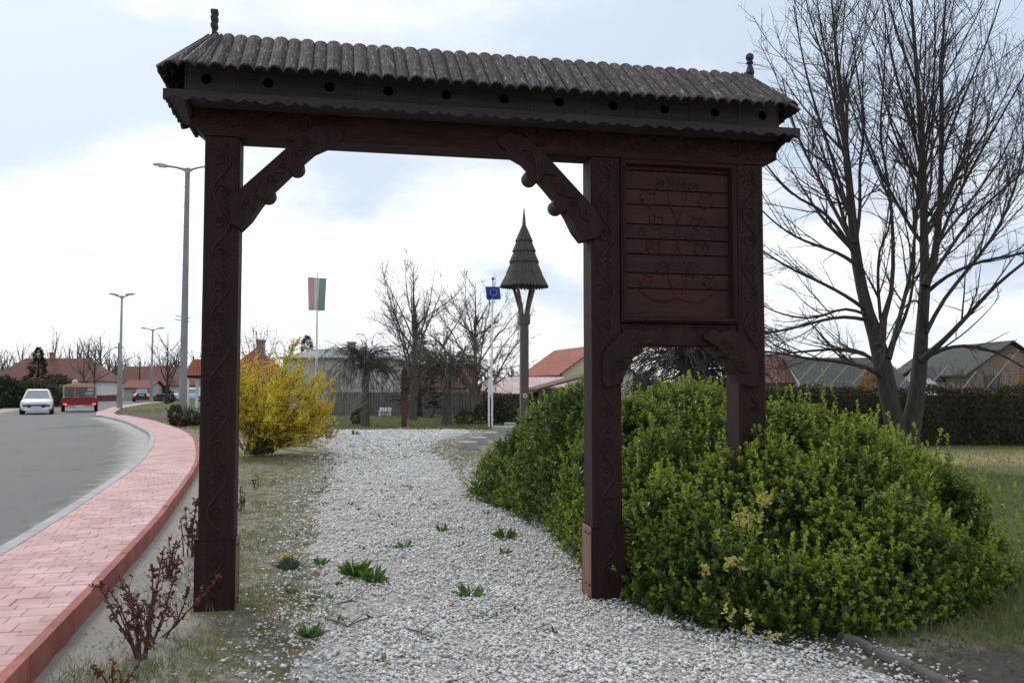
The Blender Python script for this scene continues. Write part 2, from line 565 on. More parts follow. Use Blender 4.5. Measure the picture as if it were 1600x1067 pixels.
def tile_mat(name, c1, c2, sx=0.22, sy=0.3, mortar=(0.06, 0.03, 0.025)):
    m, nt, n, l, p = nm(name)
    t = n.new('ShaderNodeTexCoord')
    b = n.new('ShaderNodeTexBrick')
    b.inputs['Color1'].default_value = (*c1, 1); b.inputs['Color2'].default_value = (*c2, 1); b.inputs['Mortar'].default_value = (*mortar, 1)
    b.inputs['Scale'].default_value = 1.0
    b.inputs['Mortar Size'].default_value = 0.018
    b.inputs['Brick Width'].default_value = sx; b.inputs['Row Height'].default_value = sy
    l.new(t.outputs['UV'], b.inputs['Vector'])
    no = n.new('ShaderNodeTexNoise'); no.inputs['Scale'].default_value = 0.9; no.inputs['Detail'].default_value = 7
    l.new(t.outputs['Object'], no.inputs['Vector'])
    hs = n.new('ShaderNodeHueSaturation')
    vr = n.new('ShaderNodeMapRange'); vr.inputs[3].default_value, vr.inputs[4].default_value = 0.6, 1.4
    l.new(no.outputs['Fac'], vr.inputs[0]); l.new(vr.outputs[0], hs.inputs['Value']); l.new(b.outputs['Color'], hs.inputs['Color'])
    l.new(hs.outputs[0], p.inputs['Base Color'])
    bp = n.new('ShaderNodeBump'); bp.inputs['Strength'].default_value = 0.6; bp.inputs['Distance'].default_value = 0.03
    l.new(b.outputs['Fac'], bp.inputs['Height']); bp.invert = True
    l.new(bp.outputs[0], p.inputs['Normal'])
    p.inputs['Roughness'].default_value = 0.85
    return m


tile_old = tile_mat('old_clay_tile', (0.20, 0.075, 0.05), (0.15, 0.06, 0.043))
tile_red = tile_mat('red_clay_tile', (0.36, 0.10, 0.055), (0.31, 0.085, 0.045))
tile_gry = tile_mat('dark_grey_tile', (0.06, 0.065, 0.06), (0.05, 0.053, 0.05), mortar=(0.025, 0.025, 0.025))
brick_w = tile_mat('brick_wall', (0.27, 0.13, 0.09), (0.22, 0.10, 0.07), 0.26, 0.08, mortar=(0.3, 0.27, 0.23))
sheet_pk = tile_mat('pink_sheet_roof', (0.52, 0.38, 0.38), (0.5, 0.36, 0.36), 0.35, 30, mortar=(0.38, 0.27, 0.27))
fence_m = M_('grey_fence_board', (0.10, 0.097, 0.092), (0.165, 0.16, 0.15), 4, 0.85, 0.2, 15, (5, 5, 0.5), vary=0.15)


def uv_planar(me, scale=1.0):
    """Each face gets uv in metres along its own horizontal and slope directions."""
    uv = me.uv_layers.new(name='UVMap')
    for p in me.polygons:
        nrm = p.normal
        h = Vector((-nrm.y, nrm.x, 0))
        h = h.normalized() if h.length > 1e-5 else Vector((1, 0, 0))
        s = nrm.cross(h)
        for li in p.loop_indices:
            co = me.vertices[me.loops[li].vertex_index].co
            uv.data[li].uv = (co.dot(h) * scale, co.dot(s) * scale)

# ================================================================== GROUND, ROAD, PAVEMENT
def chaikin(p, it=2):
    p = np.asarray(p, float)
    for _ in range(it):
        q = np.empty((2 * len(p), p.shape[1]))
        q[0], q[-1] = p[0], p[-1]
        q[1:-1:2] = 0.75 * p[:-1] + 0.25 * p[1:]
        q[2:-1:2] = 0.25 * p[:-1] + 0.75 * p[1:]
        p = q
    return p


def resample(p, step):
    d = np.concatenate([[0], np.cumsum(np.linalg.norm(np.diff(p, axis=0), axis=1))])
    s = np.arange(0, d[-1], step)
    return np.stack([np.interp(s, d, p[:, k]) for k in range(2)], 1), s


PZ = 0.15                                      # pavement top
left_raw = [(-2.1, -1.2), (-3.02, 2.2), (-4.42, 7.54), (-4.95, 9.5), (-5.91, 12.74), (-6.75, 15.53), (-7.62, 18.09), (-9.15, 22.2),
            (-10.62, 25.9), (-12.2, 29.3), (-13.8, 32.3), (-16.2, 36.9), (-18.8, 41.2), (-21.3, 45.2)]
Lc, Ls = resample(chaikin(left_raw, 3), 0.25)
Lt = np.gradient(Lc, axis=0); Lt /= np.linalg.norm(Lt, axis=1, keepdims=True)
Ln = np.stack([Lt[:, 1], -Lt[:, 0]], 1)        # towards the gate side
PW = 0.99                                      # paved width


def path_pt(s, d):
    """Point at distance s along the paver edge, d metres towards the gate side."""
    x = np.interp(s, Ls, Lc[:, 0]); y = np.interp(s, Ls, Lc[:, 1])
    nx = np.interp(s, Ls, Ln[:, 0]); ny = np.interp(s, Ls, Ln[:, 1])
    return x + nx * d, y + ny * d


def dist_poly(x, y, P):
    """Distance of points to a polyline."""
    x = np.asarray(x, float); y = np.asarray(y, float)
    best = np.full(x.shape, 1e9)
    for a, b in zip(P[:-1], P[1:]):
        d = b - a
        t = np.clip(((x - a[0]) * d[0] + (y - a[1]) * d[1]) / (d @ d + 1e-12), 0, 1)
        best = np.minimum(best, np.hypot(x - a[0] - t * d[0], y - a[1] - t * d[1]))
    return best


def inside(x, y, P):
    x = np.asarray(x, float); y = np.asarray(y, float)
    c = np.zeros(x.shape, bool)
    n = len(P)
    for i in range(n):
        x0, y0 = P[i]; x1, y1 = P[(i + 1) % n]
        k = (y0 > y) != (y1 > y)
        with np.errstate(divide='ignore', invalid='ignore'):
            xi = (x1 - x0) * (y - y0) / (y1 - y0 + 1e-12) + x0
        c ^= k & (x < xi)
    return c


edge_line = np.array([path_pt(s, PW + 0.06) for s in np.arange(0, Ls[-1], 1.0)])
gravel_poly = np.array([(-0.95, 1.5), (-1.32, 4.77), (-1.7, 7.0), (-2.2, 9.0), (-2.7, 11.2), (-3.1, 14.0), (-3.9, 18.5), (-4.9, 22.5), (-6.2, 26.5), (-7.4, 32.3),
                        (-4.5, 32.9), (-1.4, 32.6), (-1.35, 30.0), (-2.2, 25.5), (-1.9, 22.0), (-1.1, 17.8), (-0.72, 15.0), (-0.55, 12.8), (0.5, 10.2),
                        (0.75, 8.0), (1.0, 6.65), (1.45, 6.0), (2.2, 5.45), (2.45, 4.7), (2.9, 1.5)])


def smooth(a, b, v):
    t = np.clip((np.asarray(v, float) - a) / (b - a), 0, 1)
    return t * t * (3 - 2 * t)


def axis_steps(a, b, step, far):
    core = np.arange(a, b + 1e-6, step)
    out, s, x = [], step, b
    while x < far:
        s *= 1.35; x += s; out.append(x)
    lo, s, x = [], step, a
    while x > -far:
        s *= 1.35; x -= s; lo.append(x)
    return np.concatenate([lo[::-1], core, out])


gx = axis_steps(-9, 7, 0.25, 1800)
gy = axis_steps(1.5, 22, 0.25, 1800)
GX, GY = np.meshgrid(gx, gy)
x, y = GX.ravel(), GY.ravel()
z = H(x, y)
d_edge = dist_poly(x, y, edge_line)
sand = smooth(0.95, 0.35, d_edge) * smooth(30, 20, y) + 0.2 * smooth(1.6, 1.0, d_edge) * smooth(14, 9, y)
lawn = np.maximum(smooth(31.5, 33.2, y), smooth(2.4, 3.4, x) * smooth(5.2, 6.4, y))
lawn = np.maximum(lawn, smooth(-24, -26, x) * smooth(38, 41, y))
lawn = np.maximum(lawn, smooth(17, 22, y) * smooth(-5.0, -6.2, x) * smooth(2.0, 3.2, d_edge))
soil = np.exp(-(((x + 20.6) / 3.8) ** 2 + ((y - 50) / 8.5) ** 2)) + np.exp(-(((x - 3.0) / 0.8) ** 2 + ((y - 5.1) / 0.5) ** 2)) * 0.9
soil = np.clip(soil * 1.4, 0, 1)
dry = np.exp(-(((x - 10) / 9) ** 2 + ((y - 19.5) / 2.2) ** 2)) + 0.7 * np.exp(-(((x + 4.0) / 1.0) ** 2 + ((y - 13.5) / 3) ** 2))
nx_, ny_ = len(gx), len(gy)
i, j = np.meshgrid(np.arange(nx_ - 1), np.arange(ny_ - 1))
a = (j * nx_ + i).ravel()
gf = np.stack([a, a + 1, a + nx_ + 1, a + nx_], 1)


def ground_mat():
    m, nt, n, l, p = nm('ground_earth_and_grass')
    p.inputs['Roughness'].default_value = 0.95
    p.inputs['Specular IOR Level'].default_value = 0.2
    t = n.new('ShaderNodeTexCoord')

    def noise(s, d=7, r=0.6):
        q = n.new('ShaderNodeTexNoise'); q.inputs['Scale'].default_value = s; q.inputs['Detail'].default_value = d; q.inputs['Roughness'].default_value = r
        l.new(t.outputs['Object'], q.inputs['Vector'])
        return q.outputs['Fac']

    def rng_(v, a_, b_):
        q = n.new('ShaderNodeMapRange'); q.inputs[1].default_value, q.inputs[2].default_value = a_, b_
        l.new(v, q.inputs[0]); return q.outputs[0]

    def mix(f, a_, b_):
        q = n.new('ShaderNodeMix'); q.data_type = 'RGBA'
        l.new(f, q.inputs[0])
        for k, v in ((6, a_), (7, b_)):
            if isinstance(v, tuple): q.inputs[k].default_value = (*v, 1)
            else: l.new(v, q.inputs[k])
        return q.outputs[2]

    def masked(attr, noi, amp=1.1):
        an = n.new('ShaderNodeAttribute'); an.attribute_name = attr
        ad = n.new('ShaderNodeMath'); ad.operation = 'MULTIPLY_ADD'
        sb = n.new('ShaderNodeMath'); sb.operation = 'SUBTRACT'; l.new(noi, sb.inputs[0]); sb.inputs[1].default_value = 0.5
        l.new(sb.outputs[0], ad.inputs[0]); ad.inputs[1].default_value = amp; l.new(an.outputs['Fac'], ad.inputs[2])
        return rng_(ad.outputs[0], 0.3, 0.7)

    na, nb, nc, nd = noise(1.3), noise(4.5), noise(22, 8, 0.7), noise(90, 4, 0.7)
    earth = mix(rng_(nc, 0.35, 0.65), (0.16, 0.142, 0.115), (0.33, 0.305, 0.26))
    moss = mix(rng_(nb, 0.4, 0.6), (0.085, 0.095, 0.026), (0.19, 0.165, 0.07))
    moss = mix(rng_(nd, 0.35, 0.65), moss, (0.085, 0.095, 0.03))
    base = mix(rng_(nb, 0.47, 0.58), earth, moss)
    base = mix(rng_(noise(2.1), 0.56, 0.64), base, (0.21, 0.165, 0.095))
    sandc = mix(rng_(nd, 0.3, 0.7), (0.28, 0.265, 0.235), (0.43, 0.41, 0.375))
    sandc = mix(rng_(nc, 0.55, 0.75), sandc, (0.24, 0.225, 0.2))
    lawnc = mix(rng_(nb, 0.35, 0.65), (0.06, 0.10, 0.022), (0.13, 0.155, 0.05))
    lawnc = mix(rng_(nd, 0.4, 0.75), lawnc, (0.05, 0.075, 0.02))
    an = n.new('ShaderNodeAttribute'); an.attribute_name = 'dry'
    lawnc = mix(an.outputs['Fac'], lawnc, (0.29, 0.235, 0.13))
    soilc = mix(rng_(nc, 0.35, 0.65), (0.075, 0.063, 0.055), (0.13, 0.115, 0.1))
    out = mix(masked('lawn', nb, 0.9), base, lawnc)
    out = mix(masked('sand', nb, 1.0), out, sandc)
    out = mix(masked('soil', nb, 0.9), out, soilc)
    l.new(out, p.inputs['Base Color'])
    b = n.new('ShaderNodeBump'); b.inputs['Strength'].default_value = 0.8; b.inputs['Distance'].default_value = 0.03
    l.new(nc, b.inputs['Height'])
    b2 = n.new('ShaderNodeBump'); b2.inputs['Strength'].default_value = 0.6; b2.inputs['Distance'].default_value = 0.012
    l.new(nd, b2.inputs['Height']); l.new(b.outputs[0], b2.inputs['Normal'])
    l.new(b2.outputs[0], p.inputs['Normal'])
    return m


z = z + np.where((np.abs(x) < 10) & (y < 24), rng.normal(0, 0.006, x.shape), 0)
g_me = np_mesh('ground', np.stack([x, y, z], 1), gf, {'sand': sand, 'lawn': lawn, 'soil': soil, 'dry': np.clip(dry, 0, 1)}, smooth=True)
tag(link_mesh('ground', g_me, ground_mat()), kind='structure')

# --- gravel path sheet (dusty bed under the marble chips)
step = 0.18
gxs = np.arange(-8.2, 3.4, step); gys = np.arange(1.5, 33.4, step)
QX, QY = np.meshgrid(gxs, gys)
qd = dist_poly(QX.ravel(), QY.ravel(), np.vstack([gravel_poly, gravel_poly[:1]]))
qi = inside(QX.ravel(), QY.ravel(), gravel_poly)
sd_ = np.where(qi, qd, -qd) + rng.normal(0, 0.06, qd.shape)
nxg = len(gxs)
ii, jj = np.meshgrid(np.arange(nxg - 1), np.arange(len(gys) - 1))
a = (jj * nxg + ii).ravel()
quads = np.stack([a, a + 1, a + nxg + 1, a + nxg], 1)
quads = quads[(sd_[quads] > -0.05).all(1)]
qv = np.stack([QX.ravel(), QY.ravel(), H(QX, QY).ravel() + np.clip(sd_ * 0.12 - 0.016, -0.03, 0.012)], 1)
used = np.unique(quads); remap = np.zeros(len(qv), int); remap[used] = np.arange(len(used))
bed_m = M_('gravel_bed', (0.25, 0.235, 0.205), (0.52, 0.51, 0.49), 38, 0.95, 0.9, 55, lo=0.42, hi=0.56, detail=3)
tag(link_mesh('gravel_path', np_mesh('gravel_path', qv[used], remap[quads]), bed_m), kind='structure')


# --- marble chips: real stones on the path
def scatter_in(n, x0, x1, y0, y1):
    return rng.uniform(x0, x1, n), rng.uniform(y0, y1, n)


octv = np.array([(1, 0, 0), (-1, 0, 0), (0, 1, 0), (0, -1, 0), (0, 0, 1), (0, 0, -1)], float)
octf = np.array([(0, 2, 4), (2, 1, 4), (1, 3, 4), (3, 0, 4), (2, 0, 5), (1, 2, 5), (3, 1, 5), (0, 3, 5)])


def stones(px, py, size, flat=0.5):
    N = len(px)
    A = rng.normal(size=(N, 3)); A[:, 2] *= 0.5
    M = frames(np.zeros((N, 3)), A, np.ones(N))
    sx = size[:, None] * rng.uniform(0.65, 1.25, (N, 3))
    M[:, :, :3] *= sx[:, None, :]
    M[:, 2, :3] *= flat
    M[:, 0, 3], M[:, 1, 3] = px, py
    M[:, 2, 3] = H(px, py) + 0.012 + size * 0.35 + rng.uniform(0, 0.012, N)
    V, F = stamp(octv, octf, M)
    V = V + np.repeat(size, 6)[:, None] * rng.normal(0, 0.16, V.shape)
    return V, F


groups = []
for (n, y0, y1, s0, s1, feather) in ((58000, 3.9, 7.2, 0.006, 0.016, 0.2), (42000, 7.2, 11.5, 0.008, 0.018, 0.25), (32000, 11.5, 19, 0.011, 0.022, 0.35), (26000, 19, 33, 0.016, 0.034, 0.45)):
    n2 = int(n * 1.9)
    px, py = scatter_in(n2, -8, 3.2, y0, y1)
    dd = dist_poly(px, py, np.vstack([gravel_poly, gravel_poly[:1]]))
    dd = np.where(inside(px, py, gravel_poly), dd, -dd)
    clump = 0.5 + 0.5 * np.sin(px * 3.1 + 1.7 * np.sin(py * 1.3)) * np.sin(py * 2.3 + 1.1 * np.sin(px * 2.1))
    keep = dd + rng.normal(0, feather, n2) > 0.02
    clump2 = np.sin(px * 9.1 + 2.1 * np.sin(py * 5.3)) * np.sin(py * 7.3 + 1.9 * np.sin(px * 6.1))
    bare = ((clump < 0.16) & (rng.random(n2) < 0.6)) | ((clump2 > .45) & (rng.random(n2) < .5))
    # thin, dirt-filled left margin
    keep &= ~((rng.random(n2) < smooth(0.9, 0.0, dd) * 0.55) & (px < -0.9)) & ~bare
    px, py = px[keep], py[keep]
    groups.append((px, py, rng.uniform(s0, s1, len(px)) * rng.choice([0.8, 1, 1, 1.35], len(px))))
px = np.concatenate([g_[0] for g_ in groups]); py = np.concatenate([g_[1] for g_ in groups]); sz = np.concatenate([g_[2] for g_ in groups])
V, F = stones(px, py, sz)
tint = np.repeat(np.where(rng.random(len(px)) < 0.14, rng.uniform(0.4, 1.0, len(px)), rng.uniform(0, 0.22, len(px))), 6)
tag(link_mesh('gravel', np_mesh('gravel', V, F, {'age': tint}), stone_m), kind='stuff')

# stray chips and grit on the earth beside the path and on the sandy strip
px, py = scatter_in(40000, -5.5, -0.6, 3.9, 16)
d1 = dist_poly(px, py, edge_line)
right_of = np.array([px[k] > np.interp(py[k], edge_line[:, 1], edge_line[:, 0]) + 0.08 for k in range(len(px))])
dd = dist_poly(px, py, np.vstack([gravel_poly, gravel_poly[:1]]))
dens = np.maximum(0.5 * smooth(1.3, 0.3, d1), 0.75 * np.exp(-dd / 0.4) + 0.10)
k = right_of & ~inside(px, py, gravel_poly) & (rng.random(len(px)) < dens)
px, py = px[k], py[k]
sz = rng.uniform(0.003, 0.0125, len(px)) * np.where(dist_poly(px, py, edge_line) < .9, .7, 1) * np.where(rng.random(len(px)) < 0.06, 1.9, 1)
V, F = stones(px, py, sz)
V[:, 2] -= 0.012
tag(link_mesh('scattered_pebbles', np_mesh('scattered_pebbles', V, F, {'age': np.repeat(np.clip(rng.uniform(0.1, 1.0, len(px)) + np.where(dist_poly(px, py, edge_line) < .9, .15, -.1), 0, 1), 6)}), stone_m), kind='stuff')

# --- road
kerb_out = np.array([path_pt(s, -0.14) for s in np.arange(0, Ls[-1], 0.5)])
road_poly = [tuple(p) for p in kerb_out[::4]] + [(-22.6, 48.4), (-25.3, 52.8), (-31.0, 67.8), (-36.0, 84.7), (-39, 96), (-40, 99), (-52, 99), (-47.5, 91), (-38.5, 70), (-31.2, 53), (-25.7, 43),
                                                 (-22.5, 37), (-20.5, 30), (-19.5, 20), (-20, 5), (-20.5, -3), (-6, -6)]


def road_mat():
    m, nt, n, l, p = nm('worn_asphalt')
    t = n.new('ShaderNodeTexCoord')

    def noise(s, d=6, st=(1, 1, 1)):
        mp = n.new('ShaderNodeMapping'); mp.inputs['Scale'].default_value = st
        l.new(t.outputs['Object'], mp.inputs[0])
        q = n.new('ShaderNodeTexNoise'); q.inputs['Scale'].default_value = s; q.inputs['Detail'].default_value = d; l.new(mp.outputs[0], q.inputs['Vector'])
        return q.outputs['Fac']

    def mix(f, lo, hi, a_, b_):
        r = n.new('ShaderNodeMapRange'); r.inputs[1].default_value, r.inputs[2].default_value = lo, hi
        l.new(f, r.inputs[0])
        q = n.new('ShaderNodeMix'); q.data_type = 'RGBA'; l.new(r.outputs[0], q.inputs[0])
        for k_, v in ((6, a_), (7, b_)):
            if isinstance(v, tuple): q.inputs[k_].default_value = (*v, 1)
            else: l.new(v, q.inputs[k_])
        return q.outputs[2]
    c = mix(noise(0.35, 5), 0.35, 0.65, (0.050, 0.052, 0.059), (0.076, 0.078, 0.085))
    c = mix(noise(130, 2), 0.35, 0.7, c, (0.125, 0.124, 0.123))
    c = mix(noise(0.5, 4, (1, 0.25, 1)), 0.62, 0.68, c, (0.046, 0.047, 0.052))
    crk = n.new('ShaderNodeMath'); crk.operation = 'SUBTRACT'; l.new(noise(0.55, 7), crk.inputs[0]); crk.inputs[1].default_value = 0.5
    cab = n.new('ShaderNodeMath'); cab.operation = 'ABSOLUTE'; l.new(crk.outputs[0], cab.inputs[0])
    c = mix(cab.outputs[0], 0.0, 0.0045, (0.03, 0.03, 0.03), c)
    an = n.new('ShaderNodeAttribute'); an.attribute_name = 'dust'
    ad = n.new('ShaderNodeMath'); ad.operation = 'MULTIPLY_ADD'
    nz = noise(2.5, 6)
    l.new(nz, ad.inputs[0]); ad.inputs[1].default_value = 0.9; 
    l.new(an.outputs['Fac'], ad.inputs[2])
    c = mix(ad.outputs[0], 0.75, 1.35, c, (0.33, 0.315, 0.29))
    l.new(c, p.inputs['Base Color'])
    p.inputs['Roughness'].default_value = 0.8
    b = n.new('ShaderNodeBump'); b.inputs['Strength'].default_value = 0.35; b.inputs['Distance'].default_value = 0.01
    l.new(noise(110, 3), b.inputs['Height']); l.new(b.outputs[0], p.inputs['Normal'])
    return m


asphalt = road_mat()
import bmesh
bm = bmesh.new()
vs = [bm.verts.new((p[0], p[1], 0.05)) for p in road_poly]
bm.faces.new(vs)
bmesh.ops.triangulate(bm, faces=bm.faces[:])
bmesh.ops.recalc_face_normals(bm, faces=bm.faces[:])
me = bpy.data.meshes.new('road'); bm.to_mesh(me); bm.free()
if me.polygons[0].normal.z < 0: me.flip_normals()
road = tag(link_mesh('road', me, asphalt), kind='structure')
# dusty gutter strip along the kerb, 4 mm above the asphalt
offs = [0.0, 0.12, 0.3, 0.55, 0.85, 1.2, 1.6]
dv = [1, 0.95, 0.8, 0.55, 0.3, 0.12, 0.0]
ss = np.arange(0, Ls[-1] - 0.1, 0.5)
gv, ga = [], []
for s in ss:
    wob = 0.25 + 0.75 * smooth(4, 24, s)
    for o_, d_ in zip(offs, dv):
        q = path_pt(s, -0.145 - o_ * (0.4 + 0.75 * smooth(12, 30, s)))
        gv.append((q[0], q[1], 0.054)); ga.append(d_ * (0.55 + 0.45 * smooth(10, 26, s)))
k = len(offs)
i, j = np.meshgrid(np.arange(k - 1), np.arange(len(ss) - 1))
a = (j * k + i).ravel()
gf2 = np.stack([a, a + k, a + k + 1, a + 1], 1)
tag(link_mesh('road_gutter', np_mesh('road_gutter', np.array(gv), gf2, {'dust': np.array(ga)}), asphalt), kind='structure')

# --- pavement: a sand bed carrying pavers, a grey kerb and red edging stones as parts
bed = MB()
ss = np.arange(0, Ls[-1], 0.5)
ring = []
for s in ss:
    a0, a1 = path_pt(s, -0.01), path_pt(s, PW + 0.004)
    n0 = len(bed.v)
    bed.v += [(*a0, PZ - 0.012), (*a1, PZ - 0.012), (*a0, -0.1), (*a1, -0.1)]
    if ring:
        m0 = ring[-1]
        bed.f += [(m0, m0 + 1, n0 + 1, n0), (m0 + 2, m0, n0, n0 + 2), (m0 + 1, m0 + 3, n0 + 3, n0 + 1)]
    ring.append(n0)
pavement = tag(bed.build('pavement', M_('paver_joint_sand', (0.24, 0.14, 0.13), (0.36, 0.24, 0.22), 40, 0.95)), kind='structure')


def block(s0, s1, d0, d1, ztop, depth, ch=0.006, jit=0.0):
    """A chamfered block laid along the path."""
    zt = ztop + jit
    mb = MB()
    outer = [path_pt(s0, d0), path_pt(s0, d1), path_pt(s1, d1), path_pt(s1, d0)]
    inn = [path_pt(s0 + ch, d0 + ch), path_pt(s0 + ch, d1 - ch), path_pt(s1 - ch, d1 - ch), path_pt(s1 - ch, d0 + ch)]
    mb.v = [(*p, zt - depth) for p in outer] + [(*p, zt - ch) for p in outer] + [(*p, zt) for p in inn]
    for k_ in range(4):
        q = (k_ + 1) % 4
        mb.f += [(k_, k_ + 4, q + 4, q), (k_ + 4, k_ + 8, q + 8, q + 4)]
    mb.f.append((8, 11, 10, 9))
    return mb


s_vis = float(np.interp(3.7, Lc[:, 1], Ls))
pav, s = [], s_vis
row = 0
while s < Ls[-1] - 0.4:
    dep = (0.205, 0.165, 0.205, 0.105)[row % 4]
    d = 0.004
    first = True
    while d < PW - 0.02:
        wd = (0.2 if not first else (0.2, 0.1, 0.15, 0.06)[row % 4])
        first = False
        if PW - (d + wd) < 0.07:
            wd = PW - d
        pav.append((s + 0.0017, s + dep - 0.0017, d + 0.0017, d + wd - 0.0017))
        d += wd
    s += dep
    row += 1
for p in pav[:300]:
    o = block(*p, PZ, 0.06, 0.004, float(rng.normal(0, 0.0013))).build('paver', paver_m, pavement)
rest = MB()
for p in pav[300:]:
    b_ = block(*p, PZ, 0.03, 0.006, float(rng.normal(0, 0.0012)))
    rest.add(b_.v, b_.f)
tag(rest.build('far_pavers', paver_m, pavement), kind='stuff')
for s in np.arange(s_vis - 0.2, Ls[-1] - 1.1, 1.0):
    b_ = MB()
    hj = float(rng.normal(0, .004))
    for q in np.arange(0, 1.0 - 1e-6, 0.25):
        e = block(s + q + (0.004 if q == 0 else 0), s + q + 0.25 - (0.004 if q > 0.7 else 0), PW + 0.004, PW + 0.066, PZ + 0.010 + hj, 0.3, 0.0 if 0 < q < 0.7 else 0.0005)
        b_.add(e.v, e.f)
    b_.build('edging_stone', edge_m, pavement)
    b_ = MB()
    for q in np.arange(0, 1.0 - 1e-6, 0.25):
        e = block(s + q + (0.003 if q == 0 else 0), s + q + 0.25 - (0.003 if q > 0.7 else 0), -0.138, -0.004, PZ - 0.002, 0.3, 0.0 if 0 < q < 0.7 else 0.0005)
        b_.add(e.v, e.f)
    b_.build('kerb_stone', kerb_m, pavement)

# far branch of the pavement that crosses behind the first bend
far = [(-21.9, 45.6), (-25.3, 52.8), (-31.0, 67.8), (-36.0, 84.7), (-37.2, 90), (-35.4, 88), (-33.2, 78.2), (-28.2, 62.5), (-23.0, 50.0), (-20.5, 45.3)]
tag(MB().prism_z(far[::-1], -0.05, 0.12).build('far_pavement', paver_m), kind='structure')
# sandy verge on the far left of the road
verge = [(-25.7, 43), (-31.2, 53), (-38.5, 70), (-47.5, 91), (-52, 99), (-56, 99), (-51, 91), (-40.5, 70), (-32.4, 53), (-26.6, 43), (-23.2, 37), (-21, 30), (-20.4, 30), (-22.5, 37)]
tag(MB().prism_z(verge[::-1], -0.02, 0.035).build('sandy_verge', M_('verge_sand', (0.30, 0.26, 0.2), (0.4, 0.36, 0.29), 3, 0.95)), kind='structure')

# ================================================================== CARVED WOODEN GATE
GO, GPHI = Vector((-2.26, 6.27, 0)), R(11.2)
gate = empty('carved_gate', GO, GPHI, 'tall dark brown carved wooden gate with a long shingled roof, standing over the gravel path', 'gate')


def spiral2(cx_, cz, r, a0, turns, hand, n=22):
    t = np.linspace(0, 1, n)
    a_ = a0 + hand * 2 * np.pi * turns * t
    rr = r * (1 - 0.86 * t)
    return [(cx_ + q * math.cos(b), cz + q * math.sin(b)) for q, b in zip(rr, a_)]


def relief(mb, pts2, rad, y=-0.002, sides=5, taper=True):
    n = len(pts2)
    rads = [rad * (1 - 0.45 * i / n) for i in range(n)] if taper else rad
    mb.tube([(p[0], y, p[1]) for p in pts2], rads, sides, True, flat=(0, 1, 0))


def leaf2(mb, x0, z0, ang, ln, wd, y=-0.004):
    ca, sa = math.cos(ang), math.sin(ang)
    pts = [(0, 0), (0.35, 0.5), (0.75, 0.38), (1, 0), (0.75, -0.38), (0.35, -0.5)]
    P = [(x0 + ca * a * ln - sa * b * wd, y + 0.004, z0 + sa * a * ln + ca * b * wd) for a, b in pts]
    c = (x0 + ca * 0.5 * ln, y - 0.007, z0 + sa * 0.5 * ln)
    mb.add(P + [c], [(i, 6, (i + 1) % 6) for i in range(6)])


def vine(x0, z0, x1, z1, width, pitch, rad=0.011, seed=1):
    """Scroll ornament running from one end to the other: a wavy stem with a spiral, leaves and buds in each bay."""
    r = random.Random(seed)
    mb = MB()
    d = Vector((x1 - x0, z1 - z0)); L = d.length; d.normalize(); nrm = Vector((-d.y, d.x))
    n = max(int(round(L / pitch)), 1); p = L / n
    w2 = width / 2
    stem = []
    for i in range(n * 10 + 1):
        t = i / 10.0
        q = Vector((x0, z0)) + d * (t * p) + nrm * (math.sin(t * math.pi) * w2 * 0.82)
        stem.append((q.x, q.y))
    relief(mb, stem, rad * 1.25, taper=False)
    for i in range(n):
        hand = 1 if i % 2 == 0 else -1
        c = Vector((x0, z0)) + d * ((i + 0.5) * p) - nrm * hand * w2 * 0.12
        base = math.atan2(nrm.y * hand, nrm.x * hand)
        rr = min(w2 * 0.72, p * 0.44)
        relief(mb, spiral2(c.x, c.y, rr, base + 0.3 * r.uniform(-1, 1), 1.35, -hand), rad * 1.2)
        relief(mb, spiral2(c.x + d.x * p * .42 + nrm.x * hand * w2 * .55, c.y + d.y * p * .42 + nrm.y * hand * w2 * .55, rr * .42, base + 2.5, 1.1, hand, 12), rad * .9)
        for k in range(5):
            an = base + math.pi + (k - 2) * 0.55 + r.uniform(-.15, .15)
            q = (c.x + math.cos(an) * rr * 0.35, c.y + math.sin(an) * rr * 0.35)
            leaf2(mb, *q, an, rr * 0.75, rr * 0.42)
        e = Vector((x0, z0)) + d * ((i + 0.02) * p)
        leaf2(mb, e.x, e.y, math.atan2(d.y, d.x) + hand * 0.9, w2 * 0.75, w2 * 0.42)
        leaf2(mb, e.x, e.y, math.atan2(d.y, d.x) - hand * 2.2, w2 * 0.7, w2 * 0.36)
        e = c - nrm * hand * w2 * 0.62 + d * p * 0.36
        leaf2(mb, e.x, e.y, math.atan2(-nrm.y * hand, -nrm.x * hand) + 0.6, w2 * 0.4, w2 * 0.25)
    return mb


def beads(mb, x0, z0, x1, z1, step=0.034, s=0.008):
    L = math.hypot(x1 - x0, z1 - z0); n = int(L / step)
    for i in range(n):
        t = (i + 0.5) / n
        a, b = x0 + (x1 - x0) * t, z0 + (z1 - z0) * t
        mb.add([(a - s, 0, b), (a, 0, b + s), (a + s, 0, b), (a, 0, b - s), (a, -0.007, b)], [(0, 4, 1), (1, 4, 2), (2, 4, 3), (3, 4, 0)])


def crack(parent, pts, wd, y=-0.0015):
    mb = MB()
    n = len(pts)
    vs = []
    for i, (a, b) in enumerate(pts):
        h = wd * math.sin(math.pi * (i + 0.15) / (n - 0.7)) * 0.5 + 0.0008
        vs += [(a - h, y, b), (a + h, y, b)]
    mb.add(vs, [(2 * i, 2 * i + 1, 2 * i + 3, 2 * i + 2) for i in range(n - 1)])
    return mb.build('crack', crack_m, parent)


def jag(x0, z0, x1, z1, n, amp, seed):
    r = random.Random(seed)
    return [(x0 + (x1 - x0) * i / n + r.uniform(-amp, amp), z0 + (z1 - z0) * i / n) for i in range(n + 1)]


